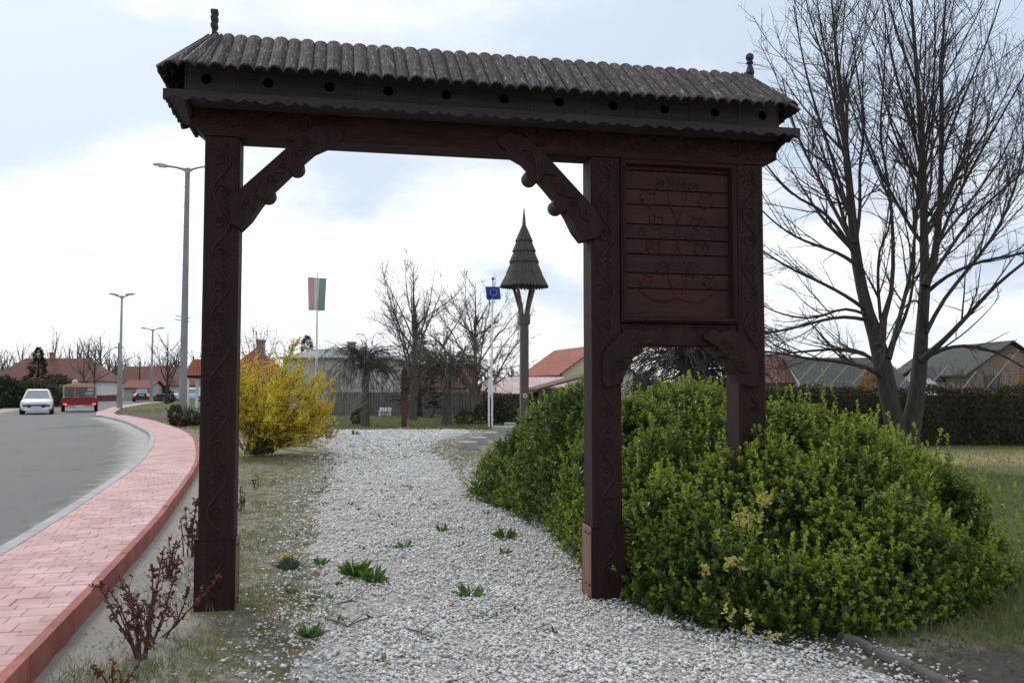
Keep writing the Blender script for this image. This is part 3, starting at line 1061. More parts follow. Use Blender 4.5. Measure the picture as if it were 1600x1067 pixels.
def gpost(x0, x1, z0, ztop, zcarve, seed, cover, lit_side):
    mb = MB().box(x0, x1, 0, 0.25, z0, ztop, 0.012)
    p = mb.build('post', wood, gate)
    xm = (x0 + x1) / 2
    v = vine(xm, zcarve, xm, ztop - 0.06, 0.15, 0.235, 0.0095, seed)
    beads(v, x0 + 0.028, zcarve, x0 + 0.028, ztop - 0.05)
    beads(v, x1 - 0.028, zcarve, x1 - 0.028, ztop - 0.05)
    v.build('carving', wood_carve, p)
    crack(p, jag(xm + 0.02, 1.7, xm + 0.015, ztop - 0.02, 26, 0.006, seed), 0.008)
    crack(p, jag(xm - 0.01, 0.75, xm, 1.5, 12, 0.006, seed + 5), 0.007)
    if cover:
        zc = 0.5
        c = MB()
        c.prism_z([(x0 - 0.016, -0.018), (x1 + 0.016, -0.018), (x1 + 0.016, -0.001), (x0 - 0.016, -0.001)], -0.3, zc)
        c.prism_z([(x0 - 0.016, 0.251), (x1 + 0.016, 0.251), (x1 + 0.016, 0.266), (x0 - 0.016, 0.266)], -0.3, zc)
        cb = c.build('base_board', wood, gate)
        MB().box(x0 - 0.022, x1 + 0.022, -0.024, -0.0008, zc, zc + 0.016, 0.004).build('board_trim', wood, cb)
        v = vine(xm, 0.1, xm, 0.44, 0.13, 0.17, 0.009, seed + 9)
        v.v = [(a, b - 0.018, c_) for a, b, c_ in v.v]
        v.build('carving', wood_carve, cb)
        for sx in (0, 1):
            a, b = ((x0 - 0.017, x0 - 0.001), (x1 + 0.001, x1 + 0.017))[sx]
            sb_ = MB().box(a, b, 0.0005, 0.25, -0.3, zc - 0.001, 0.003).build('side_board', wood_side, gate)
            for (yy, zz) in ((0.035, 0.055), (0.14, 0.05), (0.035, zc - 0.045), (0.14, zc - 0.05)):
                xx = a if sx == 0 else b
                hd = MB()
                sgn = -1 if sx == 0 else 1
                pr = [(xx, yy + 0.012 * math.cos(k * math.pi / 4), zz + 0.012 * math.sin(k * math.pi / 4)) for k in range(8)]
                pr2 = [(xx + sgn * 0.008, yy + 0.008 * math.cos(k * math.pi / 4), zz + 0.008 * math.sin(k * math.pi / 4)) for k in range(8)]
                fs = [(k, (k + 1) % 8, (k + 1) % 8 + 8, k + 8) for k in range(8)] + [tuple(range(8, 16))]
                hd.add(pr + pr2, fs).build('bolt', iron_m, sb_)
    return p


gpost(0.0, 0.25, -0.3, 3.455, 0.58, 3, True, 1)
gpost(2.95, 3.195, -0.35, 3.455, 0.58, 4, True, 0)
gpost(4.2, 4.44, -0.35, 3.455, 0.58, 6, False, 0)

# main beam with shaped ends
prof = [(-0.115, 3.72), (-0.118, 3.60), (-0.095, 3.525), (-0.045, 3.485), (-0.01, 3.452), (4.455, 3.452), (4.5, 3.48), (4.55, 3.55), (4.565, 3.63), (4.565, 3.72)]
beam = MB().prism(prof[::-1], -0.004, 0.254).build('beam', wood_x, gate)
bc = MB()
for mbv in (vine(0.02, 3.585, 1.02, 3.585, 0.13, 0.2, 0.0095, 21), vine(2.22, 3.575, 4.5, 3.575, 0.145, 0.21, 0.0095, 23)):
    bc.add([(a, b - 0.004, c) for a, b, c in mbv.v], mbv.f)
bc.build('carving', wood_carve, beam)
# faint cut letters too worn to read: two rows of shallow strokes
mb = MB()
r_ = random.Random(5)
for (zl, xa, xb) in ((3.62, 1.1, 2.1), (3.555, 1.35, 1.85)):
    xx = xa
    while xx < xb:
        kind = r_.choice('ILVUTCN')
        h, wv = 0.04, 0.022
        st = {'I': [((0, 0), (0, 1))], 'L': [((0, 1), (0, 0)), ((0, 0), (1, 0))], 'V': [((0, 1), (.5, 0)), ((.5, 0), (1, 1))], 'U': [((0, 1), (0, .2)), ((0, .2), (1, .2)), ((1, .2), (1, 1))],
              'T': [((.5, 0), (.5, 1)), ((0, 1), (1, 1))], 'C': [((1, 1), (0, .6)), ((0, .6), (0, .3)), ((0, .3), (1, 0))], 'N': [((0, 0), (0, 1)), ((0, 1), (1, 0)), ((1, 0), (1, 1))]}[kind]
        if r_.random() > 0.18:
            for (p, q) in st:
                mb.tube([(xx + p[0] * wv, -0.0045, zl + p[1] * h), (xx + q[0] * wv, -0.0045, zl + q[1] * h)], 0.0028, 4, True, flat=(0, 1, 0))
        xx += 0.036
tag(mb.build('worn_lettering', wood_carve, beam), kind='stuff')
crack(beam, [(b, a) for a, b in jag(3.535, 1.75, 3.52, 2.5, 14, 0.004, 8)], 0.007, -0.0055)
for xx in (0.12, 3.07, 4.32):
    MB().disc_y(xx, 3.51, 0.016, -0.012, 0.0, 10).build('peg', wood_in, beam)


# braces
def brace(poly, y0, y1, knobs, carve, m=wood):
    b = MB().prism(poly[::-1], y0, y1)
    o = b.build('brace', m, gate)
    for (kx, kz, kr) in knobs:
        MB().disc_y(kx, kz, kr, y0 - 0.012, y1 + 0.004, 18).build('knob', m, o)
    c = MB()
    for (p, q, wd, pit, sd) in carve:
        v = vine(*p, *q, wd, pit, 0.008, sd)
        c.add([(a, b_ + y0, cc) for a, b_, cc in v.v], v.f)
    c.build('carving', wood_carve, o)
    return o


brace([(0.19, 2.985), (0.245, 3.045), (0.735, 3.53), (0.80, 3.565), (0.965, 3.565), (1.0, 3.51), (0.975, 3.46), (0.89, 3.43), (0.79, 3.38), (0.69, 3.285), (0.58, 3.165), (0.47, 3.05), (0.41, 2.965), (0.335, 2.845), (0.262, 2.765), (0.19, 2.80)],
      -0.03, 0.16, [(0.445, 3.045, 0.062), (0.655, 3.262, 0.062)], [((0.27, 2.93), (0.78, 3.46), 0.085, 0.13, 31)])
brace([(3.01, 2.985), (2.95, 3.045), (2.565, 3.44), (2.42, 3.565), (2.275, 3.6), (2.18, 3.545), (2.2, 3.49), (2.29, 3.44), (2.40, 3.385), (2.5, 3.285), (2.6, 3.175), (2.70, 3.06), (2.76, 2.965), (2.82, 2.845), (2.885, 2.765), (3.0, 2.79), (3.03, 2.86)],
      -0.03, 0.16, [(2.472, 3.27, 0.062), (2.69, 3.045, 0.062)], [((2.4, 3.46), (2.93, 2.93), 0.085, 0.13, 33)])
# small arch under the panel
brace([(3.03, 1.86), (3.06, 1.905), (3.215, 2.06), (3.3, 2.065), (3.36, 2.045), (3.43, 2.06), (3.515, 2.04), (3.525, 2.01), (3.50, 1.985), (3.41, 1.945), (3.345, 1.90), (3.325, 1.85), (3.28, 1.835), (3.255, 1.77), (3.21, 1.70), (3.19, 1.63), (3.06, 1.60), (3.03, 1.65)],
      -0.03, 0.16, [], [((3.12, 1.72), (3.36, 1.97), 0.12, 0.15, 35)])
brace([(4.365, 1.86), (4.335, 1.905), (4.175, 2.06), (4.10, 2.065), (4.03, 2.045), (3.96, 2.06), (3.89, 2.035), (3.88, 2.005), (3.905, 1.985), (3.985, 1.945), (4.05, 1.90), (4.075, 1.85), (4.12, 1.835), (4.14, 1.77), (4.185, 1.70), (4.20, 1.63), (4.33, 1.60), (4.365, 1.65)],
      -0.03, 0.16, [], [((4.27, 1.72), (4.04, 1.97), 0.12, 0.15, 36)])

# panel: moulded frame and planks between the two right-hand posts
fr = MB()
fr.box(3.196, 4.199, 0.02, 0.2, 1.935, 2.115, 0.008)
rail = fr.build('lower_rail', wood, gate)
v = vine(3.26, 2.085, 3.62, 2.085, 0.05, 0.12, 0.006, 41); v2 = vine(4.13, 2.085, 3.78, 2.085, 0.05, 0.12, 0.006, 42)
for q in (v, v2): MB().add([(a, b + 0.02, c) for a, b, c in q.v], q.f).build('carving', wood_carve, rail)
fx0, fx1, fz0, fz1 = 3.197, 4.198, 2.118, 3.449
mw = 0.055
mould = MB()


def mitre(a, b, c, d):
    """One moulding stick with mitred ends: outer edge a-b, inner edge c-d, rounded face."""
    ys = (-0.006, -0.022, -0.012, 0.05)
    fr_ = (0.0, 0.35, 0.75, 1.0)
    vs = []
    for f, yv in zip(fr_, ys):
        vs += [(a[0] + (c[0] - a[0]) * f, yv, a[1] + (c[1] - a[1]) * f), (b[0] + (d[0] - b[0]) * f, yv, b[1] + (d[1] - b[1]) * f)]
    m_ = MB().add(vs, [(2 * i, 2 * i + 1, 2 * i + 3, 2 * i + 2) for i in range(3)])
    m_.v += [(a[0], 0.06, a[1]), (b[0], 0.06, b[1]), (c[0], 0.06, c[1]), (d[0], 0.06, d[1])]
    m_.f += [(0, 8, 9, 1), (6, 7, 11, 10), (8, 10, 11, 9)]
    return m_


A, B, C_, D = (fx0, fz1), (fx1, fz1), (fx1, fz0), (fx0, fz0)
a, b, c, d = (fx0 + mw, fz1 - mw), (fx1 - mw, fz1 - mw), (fx1 - mw, fz0 + mw), (fx0 + mw, fz0 + mw)
for (p, q, r0, s0, m) in ((A, B, a, b, wood_red), (B, C_, b, c, wood), (C_, D, c, d, wood), (D, A, d, a, wood)):
    mitre(p, q, r0, s0).build('frame_moulding', m, gate)
edges = [fz1 - mw + 0.02, 3.365, 3.21, 3.085, 2.925, 2.805, 2.68, 2.525, 2.40, fz0 + mw - 0.02]
planks = []
for k_ in range(len(edges) - 1):
    zt, zb = edges[k_], edges[k_ + 1]
    planks.append(MB().box(fx0 + mw - 0.02, fx1 - mw + 0.02, 0.045 + 0.002 * (k_ % 2), 0.075, zb + 0.0035, zt - 0.0035, 0.003).build('plank', wood_red, gate))
MB().box(fx0 + mw - 0.03, fx1 - mw + 0.03, 0.078, 0.1, fz0 - 0.03, fz1 - 0.01).build('back_board', wood_in, gate)
pc = MB()
xm = (fx0 + fx1) / 2
for sg in (-1, 1):
    for (dx, zz, rr, a0, tn) in ((0.24, 3.14, 0.085, 1.2, 1.5), (0.14, 3.24, 0.05, 2.2, 1.3), (0.17, 2.95, 0.075, 0.6, 1.5), (0.2, 2.74, 0.075, 1.0, 1.6), (0.13, 2.56, 0.07, 2.2, 1.5), (0.27, 2.47, 0.07, 0.2, 1.2), (0.1, 2.83, 0.045, 0.2, 1.2), (0.3, 2.86, 0.04, 2.0, 1.2)):
        pts = [(xm + sg * (p[0]), p[1]) for p in spiral2(dx, zz, rr, a0, tn, -1)]
        relief(pc, pts, 0.005)
        for k_ in range(4):
            an = 0.8 + k_ * 1.3
            leaf2(pc, xm + sg * dx + math.cos(an) * rr * 0.5, zz + math.sin(an) * rr * 0.5, an, rr * 0.5, rr * 0.3)
    relief(pc, [(xm + sg * t * 0.34, 2.33 - 0.045 * math.sin(t * 3.1) + 0.06 * t * t) for t in np.linspace(0, 1, 14)], 0.008)
    relief(pc, [(xm + sg * (0.03 + 0.05 * math.sin(t * 9)), 2.36 + t * 0.95) for t in np.linspace(0, 1, 40)], 0.006)
    for k_ in range(3):
        leaf2(pc, xm + sg * 0.015, 3.2 + 0.02 * k_, 1.57 - sg * 0.35 * k_, 0.13, 0.05)
relief(pc, [(fx0 + 0.1 + 0.8 * t, 3.375 + 0.006 * math.sin(t * 90)) for t in np.linspace(0, 1, 90)], 0.006, taper=False)
pc.v = [(a, b + 0.046, c) for a, b, c in pc.v]
pc.build('panel_carving', wood_red, gate)

# lower eave shelf with a scalloped fringe
SX0, SX1, SY0, SY1, SZ = -0.25, 4.645, -0.25, 0.5, 3.655
MB().box(SX0 + 0.02, SX1 - 0.02, SY0 + 0.02, SY1 - 0.02, SZ, SZ + 0.025).build('eave_shelf', wood_box, gate)


def fringe(L, seed=0):
    """Board outline with alternating round lobes and little peaks cut into its lower edge."""
    n = max(int(round(L / 0.34)), 1); p = L / n
    pts = []
    for i in range(n):
        b0 = i * p
        for (t, zz) in ((0.0, -0.060), (0.08, -0.054), (0.16, -0.030), (0.25, -0.022), (0.34, -0.033), (0.42, -0.057), (0.47, -0.052), (0.55, -0.028), (0.585, -0.018), (0.62, -0.03), (0.67, -0.044), (0.71, -0.046), (0.755, -0.033), (0.79, -0.020), (0.825, -0.031), (0.88, -0.050), (0.94, -0.058)):
            pts.append((b0 + t * p, zz * .68 + .014))
    pts.append((L, -0.027))
    return pts + [(L, 0.047), (0, 0.047)]


for nm_, L, org, rz in (('front_fringe', SX1 - SX0, (SX0, SY0, SZ), 0), ('back_fringe', SX1 - SX0, (SX1, SY1, SZ), math.pi),
                        ('side_fringe', SY1 - SY0 - 0.04, (SX0, SY1 - 0.02, SZ), -math.pi / 2), ('side_fringe', SY1 - SY0 - 0.04, (SX1, SY0 + 0.02, SZ), math.pi / 2)):
    o = MB().prism(fringe(L), 0.0, 0.02).build(nm_, wood_box, gate)
    o.location = org; o.rotation_euler = (0, 0, rz)
# shaped brackets that carry the shelf
for xx in (-0.11, 4.54):
    b_ = MB()
    pr = [(-0.22, 3.652), (0.47, 3.652), (0.40, 3.60), (0.255, 3.56), (0.255, 3.5), (-0.005, 3.5), (-0.005, 3.56), (-0.12, 3.60)]
    vs = [(xx, y_, z_) for y_, z_ in pr] + [(xx + 0.025, y_, z_) for y_, z_ in pr]
    n = len(pr)
    b_.add(vs, [tuple(range(n)), tuple(range(2 * n - 1, n - 1, -1))] + [(i, (i + 1) % n, (i + 1) % n + n, i + n) for i in range(n)])
    b_.build('bracket', wood, gate)

# dovecote storey: boards with round entrance holes
BX0, BX1, BY0, BY1, BZ0, BZ1 = -0.115, 4.485, -0.2, 0.45, 3.6825, 3.955
holes = [0.031, 0.46, 0.896, 1.326, 1.762, 2.204, 2.638, 3.078, 3.503, 3.932, 4.345]
bounds = [BX0] + [(holes[i] + holes[i + 1]) / 2 for i in range(10)] + [BX1]


def holed(x0, x1, z0, z1, cx_, cz, r, y0, y1, seg=20):
    mb = MB()
    ring_i, ring_o = [], []
    for k in range(seg):
        a_ = 2 * math.pi * k / seg
        ca, sa = math.cos(a_), math.sin(a_)
        ring_i.append((cx_ + r * ca, cz + r * sa))
        tx = ((x1 - cx_) / ca) if ca > 1e-6 else ((x0 - cx_) / ca) if ca < -1e-6 else 1e9
        tz = ((z1 - cz) / sa) if sa > 1e-6 else ((z0 - cz) / sa) if sa < -1e-6 else 1e9
        t = min(tx, tz)
        ring_o.append((cx_ + t * ca, cz + t * sa))
    # snap outer ring to the corners
    for cxn, czn in ((x0, z0), (x0, z1), (x1, z0), (x1, z1)):
        k = min(range(seg), key=lambda i_: (ring_o[i_][0] - cxn) ** 2 + (ring_o[i_][1] - czn) ** 2)
        ring_o[k] = (cxn, czn)
    vs = [(a, y0, b) for a, b in ring_o] + [(a, y0, b) for a, b in ring_i] + [(a, y1, b) for a, b in ring_i] + [(a, y1, b) for a, b in ring_o]
    fs = []
    for k in range(seg):
        q = (k + 1) % seg
        fs += [(k, q, q + seg, k + seg), (k + seg, q + seg, q + 2 * seg, k + 2 * seg), (k + 2 * seg, q + 2 * seg, q + 3 * seg, k + 3 * seg), (k + 3 * seg, q + 3 * seg, q, k)]
    return mb.add(vs, fs)


for i in range(11):
    x0, x1 = bounds[i] + 0.012, bounds[i + 1] - 0.012
    holed(x0, x1, BZ0, BZ1 - 0.002, holes[i], 3.807, 0.038, BY0 + 0.006, BY0 + 0.024).build('nest_board', wood_box, gate)
for i in range(12):
    bx = bounds[i]
    MB().box(bx - 0.0145 - (0 if i else -0.0145), bx + 0.0145 - (0 if i < 11 else 0.0145) + 0.0, BY0, BY0 + 0.026, BZ0, BZ1 - 0.004, 0.003).build('batten', wood_box, gate)
box = MB()
box.box(BX0 + 0.002, BX1 - 0.002, BY1 - 0.02, BY1, BZ0, BZ1)
box.box(BX0 + 0.001, BX0 + 0.02, BY0 + 0.027, BY1 - 0.021, BZ0, BZ1)
box.box(BX1 - 0.02, BX1 - 0.001, BY0 + 0.027, BY1 - 0.021, BZ0, BZ1)
box.box(BX0 + 0.021, BX1 - 0.021, BY0 + 0.12, BY0 + 0.13, BZ0, BZ1 - 0.003)
box.build('dovecote_box', wood_in, gate)

# shingled hipped roof
EX0, EX1, EY0, EY1, EZ = -0.262, 4.57, -0.44, 0.69, 3.802
RX0, RX1, RY, RZ = 0.02, 4.36, 0.125, 4.235
core = MB()
cv = [(BX0 - 0.01, BY0 - 0.01, BZ1 + 0.002), (BX1 + 0.01, BY0 - 0.01, BZ1 + 0.002), (BX1 + 0.01, BY1 + 0.01, BZ1 + 0.002), (BX0 - 0.01, BY1 + 0.01, BZ1 + 0.002), (RX0 + 0.02, RY, RZ - 0.03), (RX1 - 0.02, RY, RZ - 0.03)]
core.add(cv, [(0, 1, 5, 4), (1, 2, 5), (2, 3, 4, 5), (3, 0, 4), (0, 3, 2, 1)])
roof = core.build('roof', wood_in, gate)


def shingle(bl, br, tl, tr, lift, rs):
    """One half-round board: bottom-left, bottom-right, top-left, top-right corner points."""
    bl, br, tl, tr = (Vector(p) for p in (bl, br, tl, tr))
    nrm = (br - bl).cross(tl - bl + tr - br).normalized()
    if nrm.z < 0: nrm = -nrm
    down = ((bl + br) - (tl + tr)).normalized()
    arch = (0.0, 0.74, 1.0, 0.74, 0.0)
    tt = (0.0, 0.2, 0.5, 0.8, 1.0)
    tip = (0.006, 0.0, -0.004, 0.0, 0.006)
    hgt = 0.027
    vs = []
    for (l0, r0, sc_) in ((bl, br, 1.0), (tl, tr, 0.6)):
        for k in range(5):
            p = l0.lerp(r0, tt[k])
            e = down * (tip[k] + rs) if l0 is bl else -down * (0.004 + 0.02 * arch[k] + abs(rs))
            vs.append(p + nrm * (lift + hgt * sc_ * arch[k]) + e)
    for (l0, r0, sc_) in ((bl, br, 1.0), (tl, tr, 0.6)):
        for k in range(5):
            p = l0.lerp(r0, tt[k])
            e = down * (tip[k] + rs) if l0 is bl else Vector()
            vs.append(p + nrm * (lift + hgt * sc_ * arch[k] - 0.014) + e)
    fs = [(k, k + 1, k + 6, k + 5) for k in range(4)] + [(k + 10, k + 15, k + 16, k + 11) for k in range(4)]
    fs += [(k, k + 10, k + 11, k + 1) for k in range(4)] + [(k + 5, k + 6, k + 16, k + 15) for k in range(4)]
    fs += [(0, 5, 15, 10), (4, 14, 19, 9)]
    return MB().add(vs, fs)


r_ = random.Random(11)


def course(pts_bottom, pts_top):
    for i in range(len(pts_bottom) - 1):
        m_ = shingle(pts_bottom[i], pts_bottom[i + 1], pts_top[i], pts_top[i + 1], 0.008 + (i % 2) * 0.007 + r_.uniform(0, 0.004), r_.uniform(-0.01, 0.01))
        o = m_.build('shingle', shingle_m, roof)


def sag(x):
    return 0.012 * math.sin(x * 1.7) * 0.5


nf = 48
for (ey, flip) in ((EY0, False), (EY1, True)):
    xs = [EX0 + 0.05 + (EX1 - EX0 - 0.1) * i / nf for i in range(nf + 1)]
    bot = [(x_, ey, EZ + sag(x_)) for x_ in xs]
    top = [(min(max(x_, RX0 - 0.012 + 0.018 * i / nf), RX1 + 0.012 - 0.018 * (1 - i / nf)), RY + (-0.012 if not flip else 0.012), RZ) for i, x_ in enumerate(xs)]
    # fan of tapering boards at both ends
    for i in range(nf + 1):
        if xs[i] < RX0 + 0.1: top[i] = (RX0 - 0.01 + 0.03 * i, top[i][1], RZ)
        if xs[i] > RX1 - 0.1: top[i] = (RX1 + 0.01 - 0.03 * (nf - i), top[i][1], RZ)
    course(bot, top)
for (ex_, rx, sg) in ((EX0, RX0, -1), (EX1, RX1, 1)):
    n = 10
    ys = [EY0 + 0.04 + (EY1 - EY0 - 0.08) * i / n for i in range(n + 1)]
    bulge = [0.0, 0.012, 0.02, 0.024, 0.026, 0.026, 0.026, 0.024, 0.02, 0.012, 0.0]
    bot = [(ex_ + sg * (bulge[i] - 0.02), ys[i], EZ) for i in range(n + 1)]
    top = [(rx + sg * 0.015, RY - 0.035 + 0.07 * i / n, RZ - 0.012) for i in range(n + 1)]
    course(bot, top)


def turned(name, prof, x_, seg):
    o = MB().lathe(prof, seg, (0, 0, 0)).build(name, wood_box, gate)
    o.location = (x_, RY, RZ - 0.02)
    return o


f1 = turned('finial', [(0.034, 0), (0.034, 0.03), (0.024, 0.05), (0.022, 0.075), (0.036, 0.10), (0.037, 0.12), (0.026, 0.135), (0.036, 0.15), (0.038, 0.175), (0.027, 0.19), (0.038, 0.205), (0.036, 0.232), (0.02, 0.238)], 0.035, 4)
f1.rotation_euler = (0, 0, R(45))
f2 = turned('finial', [(0.036, 0), (0.034, 0.03), (0.03, 0.04), (0.04, 0.06), (0.036, 0.08), (0.022, 0.125), (0.018, 0.135), (0.034, 0.15), (0.02, 0.165), (0.036, 0.19), (0.034, 0.215), (0.015, 0.232)], 4.40, 8)

# ================================================================== EVERGREEN SHRUB BY THE GATE
foot = np.array([(-0.62, 12.9), (-0.1, 11.2), (0.38, 9.75), (0.62, 8.1), (0.82, 7.05), (0.98, 6.45), (1.32, 5.95), (1.78, 5.72), (2.3, 5.75), (2.9, 6.05), (3.6, 6.6), (4.25, 7.3), (4.5, 8.2), (4.1, 9.3),
                 (3.1, 10.3), (2.6, 11.3), (1.5, 12.3), (0.4, 13.9), (-0.4, 13.9)])
ctl = np.array([(-.37, 12.6, .75), (0, 12.4, 1.15), (.5, 11.3, 1.45), (.85, 10.6, 1.62), (1.5, 10, 1.38), (2.1, 9.5, 1.38), (2.7, 8.5, 1.55), (3.1, 8, 1.32), (3.55, 7.8, 1.02), (4, 7.8, .8), (4.2, 7.5, .55),
                (.9, 8, 1.0), (.6, 9.2, .95), (1.2, 7, .8), (1.7, 6.35, .78), (2.0, 6.5, 1.0), (2.4, 6.2, .8), (3, 6.5, .7), (1.5, 8.2, 1.2), (2.2, 8, 1.3), (3.6, 7, .65), (2.7, 7.1, 1.05), (1.95, 7.1, 1.1),
                (1.5, 11.8, 1.4), (2.5, 10.8, 1.6), (3.6, 9.2, 1.1), (.2, 13.4, .9), (-.1, 11.6, .7), (1.3, 9.2, 1.32), (.9, 6.7, .5)])
bl = [(rng.uniform(-0.6, 4.4), rng.uniform(5.8, 13.5), rng.uniform(0.13, 0.40), rng.uniform(-0.42, 0.26)) for _ in range(300)]


def bush_h(x, y):
    d2 = (x[:, None] - ctl[None, :, 0]) ** 2 + (y[:, None] - ctl[None, :, 1]) ** 2 + 0.02
    wgt = d2 ** -1.6
    h = (wgt * ctl[None, :, 2]).sum(1) / wgt.sum(1)
    for (bx, by, br, ba) in bl:
        h = h + ba * np.exp(-((x - bx) ** 2 + (y - by) ** 2) / br ** 2)
    d = dist_poly(x, y, np.vstack([foot, foot[:1]]))
    e = np.clip(d / 0.42, 0, 1)
    return np.maximum(h * np.sqrt(1 - (1 - e) ** 2), 0.02)


def post_clear(x, y, m=0.05):
    """False inside the gate's posts."""
    lx = (x - GO.x) * math.cos(GPHI) + (y - GO.y) * math.sin(GPHI)
    ly = -(x - GO.x) * math.sin(GPHI) + (y - GO.y) * math.cos(GPHI)
    bad = np.zeros(len(x), bool)
    for (a, b) in ((2.95, 3.195), (4.2, 4.44)):
        bad |= (lx > a - m) & (lx < b + m) & (ly > -m) & (ly < 0.25 + m)
    return ~bad


# one leaf: folded diamond, tip along +z
def sprig(npairs, length, leaf, wd, spread, seed, tipn=4):
    r = np.random.default_rng(seed)
    vs, fs, ag = [], [], []

    def leaf_add(p, d, n, L, W, age):
        d = d / np.linalg.norm(d)
        s = np.cross(n, d); s /= np.linalg.norm(s) + 1e-9
        up = np.cross(d, s)
        k = len(vs)
        curl = r.uniform(-0.1, 0.15) * L
        for q in (p, p + d * L * .38 + s * W * .5 + up * W * .16, p + d * L * .75 + s * W * .38 + up * (W * .12 + curl * .5), p + d * L + up * curl, p + d * L * .75 - s * W * .38 + up * (W * .12 + curl * .5), p + d * L * .38 - s * W * .5 + up * W * .16, p + d * L * .55):
            vs.append(q); ag.append(age)
        fs.extend([(k, k + 1, k + 2, k + 6), (k + 6, k + 2, k + 3, k + 3), (k, k + 6, k + 4, k + 5), (k + 6, k + 3, k + 3, k + 4)])
    for i in range(npairs):
        t = (i + 0.5) / npairs
        a0 = i * math.pi / 2 + r.uniform(-.3, .3)
        for s_ in (0, 1):
            a = a0 + s_ * math.pi
            el = spread * (1 - 0.35 * t) + r.normal() * .18
            d = np.array([math.cos(a) * math.sin(el), math.sin(a) * math.sin(el), math.cos(el)])
            p = np.array([0, 0, t * length])
            n = np.array([0, 0, 1.0]) + r.normal(size=3) * 0.35
            leaf_add(p, d, n, leaf * r.uniform(.75, 1.2), wd * r.uniform(.8, 1.15), max(0, (t - 0.45) / 0.55) ** 1.3 * r.uniform(.4, 1.0))
    for k in range(tipn):
        a = k * 2 * math.pi / tipn + r.uniform(-.3, .3)
        el = r.uniform(.25, .6)
        d = np.array([math.cos(a) * math.sin(el), math.sin(a) * math.sin(el), math.cos(el)])
        leaf_add(np.array([0, 0, length]), d, np.array([-math.cos(a), -math.sin(a), .6]), leaf * .8, wd * .8, r.uniform(.75, 1.0))
    tri = np.array(fs)
    return np.array(vs), tri, np.array(ag)


sprigs = [sprig(5, 0.10, 0.042, 0.024, 1.15, s) for s in range(5)]


def tri_fix(F):
    """Quads whose last two indices repeat become plain quads by dropping to triangles."""
    t1 = F[:, [0, 1, 2]]; q = F[F[:, 2] != F[:, 3]][:, [0, 2, 3]]
    return np.concatenate([t1, q])


def plant_sprigs(pos, d, size, protos, agescale=None):
    idx = rng.integers(0, len(protos), len(pos))
    Vs, Fs, As, off = [], [], [], 0
    for k, (tv, tf, ta) in enumerate(protos):
        s = idx == k
        if not s.any(): continue
        M = frames(pos[s], d[s], size[s])
        tt = tri_fix(tf)
        V, F = stamp(tv, tt, M)
        Vs.append(V); Fs.append(F + off); off += len(V)
        a = np.tile(ta, s.sum())
        if agescale is not None: a = a * np.repeat(agescale[s], len(tv))
        As.append(a)
    return np.concatenate(Vs), np.concatenate(Fs), np.concatenate(As)


N = 125000
px, py = rng.uniform(-0.7, 4.6, N), rng.uniform(5.6, 14, N)
k = inside(px, py, foot); px, py = px[k], py[k]
e = 0.03
h = bush_h(px, py); hx = (bush_h(px + e, py) - bush_h(px - e, py)) / (2 * e); hy = (bush_h(px, py + e) - bush_h(px, py - e)) / (2 * e)
slope = np.sqrt(1 + hx ** 2 + hy ** 2)
near = np.clip(1.35 - (py - 5.7) / 9, 0.55, 1.2)
k = rng.random(len(px)) < np.clip(slope / 3.2, 0, 1) * near * 0.97
px, py, h, hx, hy, slope = (q[k] for q in (px, py, h, hx, hy, slope))
nrm = np.stack([-hx, -hy, np.ones(len(px))], 1) / slope[:, None]
dep = rng.random(len(px)) ** 1.5 * 0.34
pz = np.stack([px, py, H(px, py) + h], 1)
# points on the steep edge are spread down the side
side = slope > 2.2
pz[side, 2] -= rng.random(side.sum()) * np.minimum(h[side] * 0.9, 0.35)
pz -= nrm * dep[:, None]
pz[:, 2] = np.maximum(pz[:, 2], H(pz[:, 0], pz[:, 1]) + 0.02)
dirs = nrm * 0.55 + np.array([0, 0, 0.55]) + rng.normal(size=(len(px), 3)) * 0.33
k = post_clear(pz[:, 0], pz[:, 1], 0.035)
pz, dirs, dep = pz[k], dirs[k], dep[k]
size = rng.uniform(0.65, 1.12, len(pz))
patch = 0.75 + 0.45 * np.sin(pz[:, 0] * 2.3 + 1.2 * np.sin(pz[:, 1] * 1.9)) * np.sin(pz[:, 1] * 1.7)
shrub = empty('evergreen_shrub', (1.9, 8.6, 0), 0, 'big spreading glossy green shrub growing under and behind the right half of the gate', 'shrub')


def place_at(o):
    """World-space geometry kept in place under a root that sits elsewhere."""
    o.matrix_parent_inverse = Matrix.Translation(-o.parent.location) if o.parent.rotation_euler.z == 0 else o.parent.matrix_world.inverted()
    return o


V, F, A_ = plant_sprigs(pz, dirs, size, sprigs, np.clip(patch, .25, 1.1))
o = link_mesh('leaves', np_mesh('leaves', V, F, {'age': A_}, smooth=False), leaf_bush, shrub)
tag(place_at(o), kind='stuff')
# upright young shoots that stand above the mass
shoot_px = [(810, 640, 12.0), (828, 636, 12.0), (742, 770, 12.6), (737, 745, 12.7), (868, 598, 10.8), (905, 590, 10.2), (1028, 575, 9.6), (1068, 590, 9.2), (1090, 582, 9.0), (1110, 590, 9.0), (1060, 602, 9.4), (1000, 600, 9.8), (985, 598, 9.9),
            (1212, 592, 8.5), (1228, 606, 8.4), (1262, 598, 8.2), (1284, 578, 8.1), (1288, 604, 8.1), (1250, 612, 8.1), (1322, 640, 7.8), (1372, 634, 7.6), (1388, 646, 7.6), (1392, 662, 7.5), (1360, 640, 7.7), (1428, 662, 7.5), (1448, 690, 7.4), (1470, 672, 7.5), (1480, 680, 7.5),
            (1515, 712, 7.4), (1528, 726, 7.4), (1540, 742, 7.3), (1560, 760, 7.3), (1585, 755, 7.2), (1345, 655, 7.8), (1180, 705, 6.75), (1205, 690, 6.9)]
sp, sdr, ss_ = [], [], []
